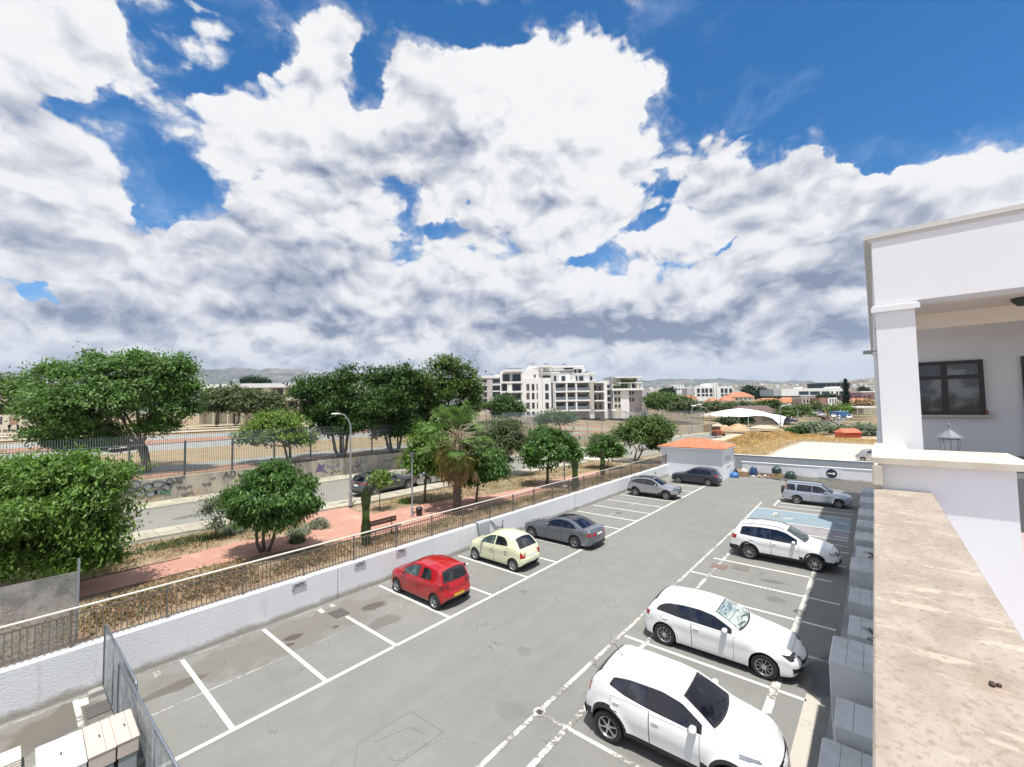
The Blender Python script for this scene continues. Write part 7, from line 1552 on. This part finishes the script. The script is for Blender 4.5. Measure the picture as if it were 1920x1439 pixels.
def far_houses():
    RT_ = mat('red_roof', (.46,.17,.09), rough=.85, nz=.25, nscale=.7, col2=(.40,.20,.12), c2s=.3); CW = plaster('cream_wall', (.66,.60,.48), 0, 5, 0, .06)
    def gable(f, u0, u1, v0, v1, d, nm='roof', mt=RT_, hip=.25):
        x0, z1 = f.q(u0, v1); x1, _ = f.q(u1, v1); _, z0 = f.q((u0+u1)/2, v0); w = (x1-x0)*hip; m = MB()
        m.add([(x0,0-.4,z1),(x1,-.4,z1),(x1,d,z1),(x0,d,z1),(x0+w,d/2,z0),(x1-w,d/2,z0)], [(0,1,5,4),(1,2,5),(2,3,4,5),(3,0,4),(0,3,2,1)]); return m.build(nm, mt, f.r)
    G = 'red-roofed houses beyond the canopy'
    for (u0,u1,v0,vm,v1,D,lb) in [(1288,1310,741,749,760,240,'red-roofed house just right of the green thicket'),(1334,1352,746,753,762,240,'small red-roofed house below the white tower block'),(1357,1384,744,752,762,235,'red-roofed house with cream walls, centre of the row'),(1369,1416,735.5,745,756,250,'large red-roofed house with a dark gable under the conifers'),
        (1426,1472,746.5,752,762,245,'long low red-roofed house left of the brighter one'),(1468,1504,745,755.5,766,230,'bright orange-roofed house below the long white building'),(1539,1551,746,751,760,225,'narrow brown-walled house with an orange roof'),(1600,1640,747,752,760,240,'orange-roofed house at the right edge behind rusty tree'),(1612,1640,756,760,766,215,'low gabled house with white fascia at the right edge')]:
        f = FB('red_roof_house', lb, 'house', (u0+u1)/2, v1, D, G); f.part('wall', CW, (u0+1,u1-1,vm,v1,0,9)); gable(f, u0, u1, v0, vm, 9.6)
        n = max(1, int((u1-u0)/9))
        for k in range(n): a = u0+3+(u1-u0-6)*k/n; f.win(a, a+2.4, vm+1.6, vm+5.2, GD, 0)
    f = FB('white_block', 'white three-storey block with a tall stair tower, behind red roofs', 'building', 1340, 752, 330); f.part('wall', FWH, (1303,1338,725,752,0,14)); f.part('wall', FWH, (1347,1375,725,752,0,14)); f.part('stair_tower', FWH, (1338.5,1346.5,718,752,-1,13)); f.part('roof_room', FWH, (1325,1338,719,725,3,10)); f.part('tower_slot', MATS['painted_recess_shade'], (1342.2,1343,721,750,-1.05,-1.0)); f.part('side_wall', PNK, (1293,1303,728,752,4,14))
    for v0, v1 in ((728.6,737),(739,743.5)):
        for a in (1307.5,1316,1323,1331,1352,1359.5,1368): f.win(a, a+5.4, v0, v1, GD, -.05)
    f = FB('white_block', 'bright white low block above the green thicket', 'building', 1275, 738, 380); f.part('wall', FWH, (1264,1287,727,738,0,10)); f.part('upper_floor', FWH, (1267,1284,722,727,2,10)); f.part('terrace_slab', FWH, (1258,1268,722.5,724,2,9)); [f.win(a,a+2.6,728.5,732,GD,0) for a in (1268,1273,1278)]; [f.win(a,a+2.2,723.4,726,GD,1.95) for a in (1269,1274,1279)]
    f = FB('long_white_building', 'long low white building with dark strip windows', 'building', 1520, 745, 300); f.part('wall', FWH, (1466,1585,728.5,742,0,20)); f.part('side_wall', mat('side_grey', (.42,.44,.47)), (1456,1465.8,730,742,3,20)); f.part('roof_room', FWH, (1565,1580,725,728.4,2,10), (1503,1512,726,728.4,4,8)); f.part('plinth', mat('plinth_grey', (.30,.30,.32)), (1500,1560,742,745,-.5,18))  # plinth is a slightly projecting strip in one even grey
    for a, b_ in ((1498,1517),(1519,1538),(1541,1556),(1559,1562.6),(1568.5,1572),(1574,1581)): f.win(a, b_, 734, 740.8, GD, 0)
    f = FB('glass_office', 'dark glass office block on the skyline behind the long white building', 'building', 1566, 728, 420); f.part('wall', GD, (1540,1594,718.5,728,0,20)); f.part('roof', MATS['core_grey'], (1539,1595,717.3,718.5,-1,21)); [f.part('mullion', MATS['core_grey'], (a,a+.6,718.5,728,-.3,0)) for a in (1549,1558,1567,1576,1585)]
    f = FB('maroon_building', 'low maroon and pink building at the right edge', 'building', 1618, 750, 260); f.part('wall', mat('maroon', (.26,.12,.12), rough=.8), (1599,1640,740,750,0,12)); f.part('upper_wall', mat('dusky_pink', (.45,.33,.32)), (1618,1640,736,740,0,12)); [f.win(a,a+4.4,741.5,746.5,GD,-.05) for a in (1603,1610,1620,1628)]; f.part('parapet', FWH, (1614,1640,733.8,736,-.3,12))
    f = FB('brown_house', 'white and brown house between the poles', 'house', 1560, 760, 215); f.part('wall', FWH, (1553,1570,746,760,0,9)); f.part('wall', mat('brown_brick', (.34,.20,.14)), (1539,1553,746,760,.5,9)); [f.win(a,a+2,748,756,GD,0) for a in (1556,1561,1566)]
    f = FB('brown_house', 'mauve brown house right of the bright orange roof', 'house', 1512, 764, 222); f.part('wall', mat('mauve_wall', (.36,.27,.26)), (1504,1520,747,764,0,8)); [f.part('pilaster', FWH, (a,a+1,748,758,-.2,0)) for a in (1505,1511,1517)]; f.win(1507,1509.6,749.5,755,GD,0); f.win(1513,1515.6,749.5,755,GD,0)
    f = FB('carport', 'long low white carport roof at the right edge', 'carport', 1618, 776, 185); f.part('roof', FWH, (1600,1640,762.5,765,-2,6)); [f.part('post', FWH, (a,a+.6,765,776,-1.8,-1.6)) for a in (1602,1614,1626,1638)]; f.part('rear_wall', mat('carport_wall', (.40,.38,.34)), (1601,1640,767,776,5,6))
    # canopy
    D = 146; px = D/FOC; b = PD(1398, 797, D); r = thing('white_canopy', 'large white tensile canopy with arched edges in front of a brown roof', 'canopy', b, math.atan2(R0.y, R0.x)); top = [(1336,779),(1350,774),(1366,769),(1380,767.5),(1393,766),(1410,767.8),(1425,770),(1440,773),(1452,777),(1461,790)]; bot = [(1336,783),(1345,780.5),(1356,780),(1366,781),(1380,780.5),(1395,779),(1412,779.5),(1425,783),(1433,790),(1439,796.5),(1444,796.5),(1446,786),(1451,781.5),(1456,784),(1460,796.5),(1461,796.5)]
    m = MB(); us = np.linspace(1336, 1461, 64); tv = np.interp(us, *zip(*top)); bv = np.interp(us, *zip(*bot)); vs = []
    for u, t, q in zip(us, tv, bv):
        t = min(t, q-.5)
        for s, d in ((0,-7),(.35,-5.6),(.75,-2.5),(1,1.5),(.8,6),(.3,10)):
            vv = q+(t-q)*s; vs.append(((u-1398)*px, d, (797-vv)*px-(u-1398)*px*.016))
    m.add(vs, [(i*6+j, (i+1)*6+j, (i+1)*6+j+1, i*6+j+1) for i in range(63) for j in range(5)]); m.build('membrane', mat('canopy_white', (.82,.82,.83), rough=.5, nz=.02), r, smooth=True)
    for u in (1336,1366,1441,1460): m = MB(); x = (u-1398)*px; m.tube([(x,-6.8,0),(x,-6.9,3.0)], .08, 6); m.build('mast', FWH, r)
    f = FB('brown_roof_hall', 'low hall with a dark brown sloping roof behind the white canopy', 'hall', 1425, 797, 162); f.part('wall', mat('hall_wall', (.20,.16,.14)), (1392,1465,776,797,0,10)); gable(f, 1384, 1470, 761, 776, 12, mt=mat('brown_roof', (.13,.085,.075), rough=.8), hip=.18)
    f.part('opening', MATS['painted_recess_shade'], (1464,1486,783,797,1,6)); f.part('lintel', FWH, (1463,1487,781.5,783,.8,6))
far_houses()
def heap(name, u, v, w, h, D, mt, lb, seed, flat=1.0):
    b = PD(u, v, D); px = D/FOC; W_ = w*px; H = h*px; m = MB(); n = 22; k = 9; rr = Vector((seed*3.1, seed*1.7, 0)); vs = []
    for i in range(k+1):
        t = i/k
        for j in range(n): a = 2*PI*j/n; q = Vector((math.cos(a)*t, math.sin(a)*t, 0)); nz = mnoise.noise(q*2.2+rr); vs.append((q.x*W_*(1+.2*nz), q.y*W_*.7*flat*(1+.2*nz), H*max(0, (1-t**1.6))*(1+.35*mnoise.noise(q*3+rr))+.10*mnoise.noise(q*9+rr)-.12))
    m.add(vs, [(i*n+j, i*n+(j+1)%n, (i+1)*n+(j+1)%n, (i+1)*n+j) for i in range(k) for j in range(n)]); o = m.build(name, mt, loc=b, smooth=True); tag(o, lb, 'heap'); return o
def yard_things():
    SD = mat('heap_sand', (.42,.28,.16), rough=.95, nz=.3, nscale=2, bump=.06, bscale=3, col2=(.50,.38,.24), c2s=.5); SG = mat('heap_rubble', (.45,.40,.33), rough=.95, nz=.4, nscale=3, bump=.08, bscale=4)
    heap('sand_heap', 1384, 806, 22, 12, 122, SD, 'tall orange sand heap beyond the loader', 1); heap('sand_heap', 1358, 806, 16, 9, 124, SD, 'smaller sand heap left of the tall one', 2); heap('rubble_heap', 1345, 799, 15, 5, 130, SG, 'grey rubble heap by the fence corner', 3); heap('sand_heap', 1432, 802, 26, 5, 126, SG, 'long low rubble heap at the foot of the canopy', 4); heap('sand_heap', 1557, 806, 12, 8, 118, SD, 'pale sand heap between silvery shrubs', 5); heap('rubble_heap', 1574, 818, 10, 8, 108, SG, 'heap of broken concrete beside the orange shed', 6)
    Gd = mat('dry_ground', (.30,.20,.115), rough=.95, nz=.35, nscale=1.2, bump=.05, bscale=3)
    for k, (u, v, w, h, D) in enumerate([(1415,836,52,24,84),(1460,826,55,15,92),(1395,846,36,18,76),(1560,829,50,7,96),(1518,826,40,10,97),(1610,829,44,5,96),(1372,838,22,14,84),(1436,848,20,11,73)]):
        o = heap('grassy_mound', u, v, w, h, D, Gd, ['low mound of dry ground, widest in the middle of the straw grass','low mound behind the widest one','low mound nearest the tiled hut','flat mound left of the orange shed','flat mound under the rounded silvery shrub','flat mound at the right edge under the dry grass','steep little mound by the hut roof','little mound at the tip of the pale yard'][k], 20+k, .6)
        n = [5200,4600,3600,3400,3200,3200,1800,1800][k]; px = D/FOC; W_, H = w*px, h*px
        a = rg.uniform(0, 6.28, n); t = np.sqrt(rg.random(n)); X, Y = np.cos(a)*t*W_, np.sin(a)*t*W_*.42; Z = H*(1-t**1.6)-.1; cl = np.sin(X*1.1+k)+np.sin(Y*1.7+k*2)
        C = np.stack([X, Y, Z+.12+.05*cl], 1); s = rg.uniform(.16, .55, (n,1))*(1+.35*np.sin(X*.7+Y)[:,None]); A = rg.normal(size=(n,3))*.5; A[:,2] = 1; A /= np.linalg.norm(A,axis=1,keepdims=True); B = np.cross(A, rg.normal(size=(n,3))); B /= np.linalg.norm(B,axis=1,keepdims=True); g2 = quads_obj('dry_grass', C, A*s, B*.05, LV['straw'], None, .2); g2.location = o.location; tag(g2, ['tall straw-coloured grass on the widest mound','straw grass on the mound behind','straw grass nearest the tiled hut','straw grass left of the orange shed','straw grass under the rounded silvery shrub','straw grass at the right edge','straw grass by the hut roof','straw grass at the tip of the pale yard'][k], 'grass', kind='stuff')
    scatter('dry_grass', 'thin straw-coloured grass on the open ground beyond the walls', 'grass', [([(-17,54),(-11.8,54),(-11.8,92),(-9,96),(2,95.5),(14,96),(14,112),(-10,112),(-20,96)], 1)], 15000, 'straw', .26, 1.2, .10, clump=7, spread=.5)
    # orange shed
    f = FB('metal_shed', 'small orange corrugated shed with a sloping roof in the dry grass', 'shed', 1599, 822, 90); O = mat('shed_orange', (.44,.095,.045), rough=.7, nz=.2, nscale=2); f.part('wall', O, (1583,1615,811.5,822,0,2.6))
    x0, z1 = f.q(1581, 812); x1, _ = f.q(1617, 812); _, z0 = f.q(1599, 804.5); m = MB(); m.add([(x0,-.25,z1),(x1,-.25,z1),(x1-.1,1.6,z0),(x0+.5,1.6,z0),(x0,3,z1),(x1,3,z1)], [(0,1,2,3),(3,2,5,4),(0,3,4),(1,5,2)]); m.build('roof', mat('shed_roof', (.50,.15,.08), rough=.7, nz=.15), f.r)
    for k in range(12): u = 1584+k*2.6; f.part('rib', O, (u,u+.7,812,822,-.09,-.002))
    # loader
    b = PD(1348, 818.5, 100); r = thing('wheel_loader', 'orange wheel loader seen from behind on the dusty track', 'loader', b, math.atan2(R0.y, R0.x)); O2 = mat('loader_orange', (.42,.11,.05), rough=.5, nz=.2, nscale=3); px = 100/FOC
    m = MB(); m.rbox(-1.05,.35,-.9,1.2,.55,1.45,.08); m.rbox(.2,.95,-.7,1.0,.6,1.2,.08); m.build('body', O2, r); m = MB(); m.rbox(-.55,.35,-.3,.9,1.45,2.25,.08); c_ = m.build('cab', mat('cab_dark', (.12,.06,.05), rough=.4), r); m = MB(); m.rbox(-.62,.42,-.36,.96,2.252,2.34,.03); m.build('cab_roof', O2, c_); m = MB(); m.box(-1.15,.2,-1.0,-.905,.2,1.25); m.build('rear_grille', mat('rust_dark', (.16,.06,.045), rough=.7), r)
    m = MB(); m.tube([(.6,.5,1.0),(1.0,1.6,1.3),(1.1,2.4,.6)], .12, 6); m.build('arm', O2, r); m = MB(); m.rbox(.0,1.6,2.3,2.9,.1,.8,.05); m.build('bucket', MATS['rust_dark'], r)
    for x, y in ((-.95,-.3),(-.95,1.1),(.95,-.3),(.95,1.3)): add_wheel(r, (x, y, .48), .48, .36, 'steel', 'rim_grey', True, rot=(0,0,PI/2))
    # far traffic
    for (u, v, D, key, pm, yaw, lb) in [(1540,775,190,'sedan','dark',80,'dark car parked on the left of the far road'),(1541,781,172,'aclass','white',80,'white car parked on the left of the far road'),(1563,784,165,'micra','white',95,'white car on the right of the far road'),(1572,787,158,'yaris','silver',95,'silver car below the blue lorry'),(1526,778,176,'tucson','white',60,'white car before the palm-like tree'),(1536,767,225,'micra','silver',80,'pale car farthest up the far road'),(1547,765,235,'yaris','navy',85,'blue-grey car farthest right up the far road'),(1591,786,160,'crv','white',100,'white car behind the silvery shrub'),(1480,792,140,'sedan','navy',5,'dark blue car in the dark opening beside the canopy')]:
        q = PD(u, v, D); make_car(CARS[key], 'parked_car', lb, 'car', q, math.radians(yaw), PAINTS[pm], 'cars parked along the far road', low=True)
    q = PD(1550, 791.5, 150); rv, c = make_car(dict(CARS['crv'], rails=None), 'red_van', 'dusty red van facing the poles on the far road', 'van', q, math.radians(-60), PAINTS['maroon'], None, low=True); rv.scale = (1.05,1.05,1.1)
    f = FB('blue_lorry', 'blue lorry with a boxy body beside the far road', 'lorry', 1586, 785.5, 168); BB = mat('lorry_blue', (.05,.15,.36), rough=.5); f.part('box_body', BB, (1574,1592,773,782,0,5)); f.part('roof', mat('lorry_roof', (.18,.34,.55)), (1573.5,1592.5,771.6,773,-.1,5.1)); f.part('cab', BB, (1592.5,1598,776,783.5,.4,2.6)); f.part('windscreen', GD, (1593.5,1597.4,777,779.6,.33,.39)); f.part('chassis', MATS['trim'], (1575,1597,782,784,.5,4))
    for u in (1578,1588,1595): x, z = f.q(u, 785.5); add_wheel(f.r, (x, .6, .45), .45, .3, 'steel', 'rim_grey', True)
    # garden wall, kerb of the yard
    m = MB(); 
    o = strip('yard_kerb', [(-11.5,53.2),(-11.6,68),(-11.3,80),(-10.2,94)], (.12,.12), MATS['kerb_concrete'], .10)
yard_things()
def hills():
    M, g, b = newmat('hill_scrub'); p = g.n('ShaderNodeNewGeometry').outputs['Position']; n = g.noise(p, .004, 7, .65); n2 = g.noise(p, .02, 5, .7)
    c = g.mix(g.ss(n, .42, .6), (.085,.10,.09), (.19,.175,.155)); c = g.mix(g.m('MULTIPLY', g.ss(n2, .55, .62), .6), c, (.36,.33,.28)); g.put(b.inputs['Base Color'], c); b.inputs['Roughness'].default_value = 1; b.inputs['Specular IOR Level'].default_value = 0
    def ridge(nm, D, crest, seed, amp, dep=.45, mt=M):
        us = np.linspace(crest[0][0], crest[-1][0], 260); cv = np.interp(us, [c_[0] for c_ in crest], [c_[1] for c_ in crest]); k = 14; vs = []
        for i, (u, v) in enumerate(zip(us, cv)):
            for j in range(k+1):
                t = j/k; d = D*(1-dep*(1-t)); q = PD(u, 760, d); hgt = (PD(u, v, D).z+20)*(math.sin(t*PI/2)**1.5); nn = mnoise.fractal(Vector((q.x*.0022, q.y*.0022, seed)), 1.0, 2.1, 6)*amp*(.25+t)*(D/4000)*(0.4 if j == k else 1); vs.append((q.x, q.y, -20+hgt+nn))
        for i, u in enumerate(us): q = PD(u, 760, D*1.3); vs.append((q.x, q.y, -20))
        m = MB(); n_ = len(us); fs = [(i*(k+1)+j, (i+1)*(k+1)+j, (i+1)*(k+1)+j+1, i*(k+1)+j+1) for i in range(n_-1) for j in range(k)]+[(i*(k+1)+k, (i+1)*(k+1)+k, n_*(k+1)+i+1, n_*(k+1)+i) for i in range(n_-1)]
        m.add(vs, fs); struct(m.build(nm, mt, smooth=True))
    ridge('hills', 5200, [(-500,720),(-100,705),(0,702),(120,706),(250,712),(360,702),(400,693),(440,690.5),(480,695),(520,699),(600,702),(700,706),(800,711),(920,716)], 1, 55)
    ridge('hills', 6500, [(860,722),(1000,719),(1180,716),(1255,713),(1282,711.5),(1310,712.5),(1340,714),(1380,717),(1440,716),(1520,717),(1560,719),(1650,714),(1760,708),(2000,704)], 5, 30)
    M2, g, b = newmat('town_hillside'); p = g.n('ShaderNodeNewGeometry').outputs['Position']; n = g.noise(p, .012, 6, .7); vv = g.vor(g.vm('MULTIPLY', p, (1,1,2.2)), .045, 'F1', 0); c = g.mix(g.ss(n, .42, .58), (.13,.135,.09), (.25,.22,.17)); g.put(b.inputs['Base Color'], c); b.inputs['Roughness'].default_value = 1
    ridge('hillside', 2300, [(1150,736),(1220,728),(1300,724),(1380,723),(1450,721.5),(1520,724),(1580,722),(1600,714),(1640,709.5),(1720,704),(1900,700)], 9, 14, .5, M2)
    rr = random.Random(8); FH = [mat('house_%d' % i, c_, rough=.9) for i, c_ in enumerate([(.62,.60,.56),(.50,.44,.38),(.70,.68,.66),(.46,.36,.30)])]
    src = []
    for i in range(4):
        m = MB(); m.box(-6,6,-5,5,-6,5+i); m.box(-3,4,-3,3,5.01+i,7.5+i); o = m.build('hillside_house', [FH[i], MATS['far_glass']]); src.append(o)
        
    dg = bpy.context.evaluated_depsgraph_get(); dg.update(); n = 0
    hs = bpy.data.objects.get('hillside')
    for k in range(900):
        if n >= 210: break
        u = rr.uniform(1165, 1640); v = rr.uniform(715, 737); d = ray(u, v).normalized(); ok, loc, nr, idx = hs.ray_cast(CP, d)
        if not ok: continue
        o = src[n] if n < 4 else src[rr.randrange(4)].copy()
        if n >= 4: COL.objects.link(o)
        s = rr.uniform(.7, 1.5); o.location = loc; o.rotation_euler = (0,0,rr.uniform(0, 3)); o.scale = (s, s, s*rr.uniform(.8,1.2)); tag(o, 'pale house dotted on the far built-up hillside', 'house', 'houses on the far hillside'); n += 1
hills()
def haze():
    m = MB(); m.box(-9600, 9600, -3600, 9600, -40, 620); M = bpy.data.materials.new('haze'); M.use_nodes = True; g = NT(M.node_tree); out = g.n('ShaderNodeOutputMaterial'); v = g.n('ShaderNodeVolumePrincipled')
    v.inputs['Color'].default_value = c4((.62,.74,.95)); v.inputs['Density'].default_value = 7.5e-5; v.inputs['Anisotropy'].default_value = .1; g.put(out.inputs['Volume'], v.outputs[0])
    o = m.build('haze', M); o['kind'] = 'stuff'; tag(o, 'thin blue air haze over the whole scene', None)
haze()
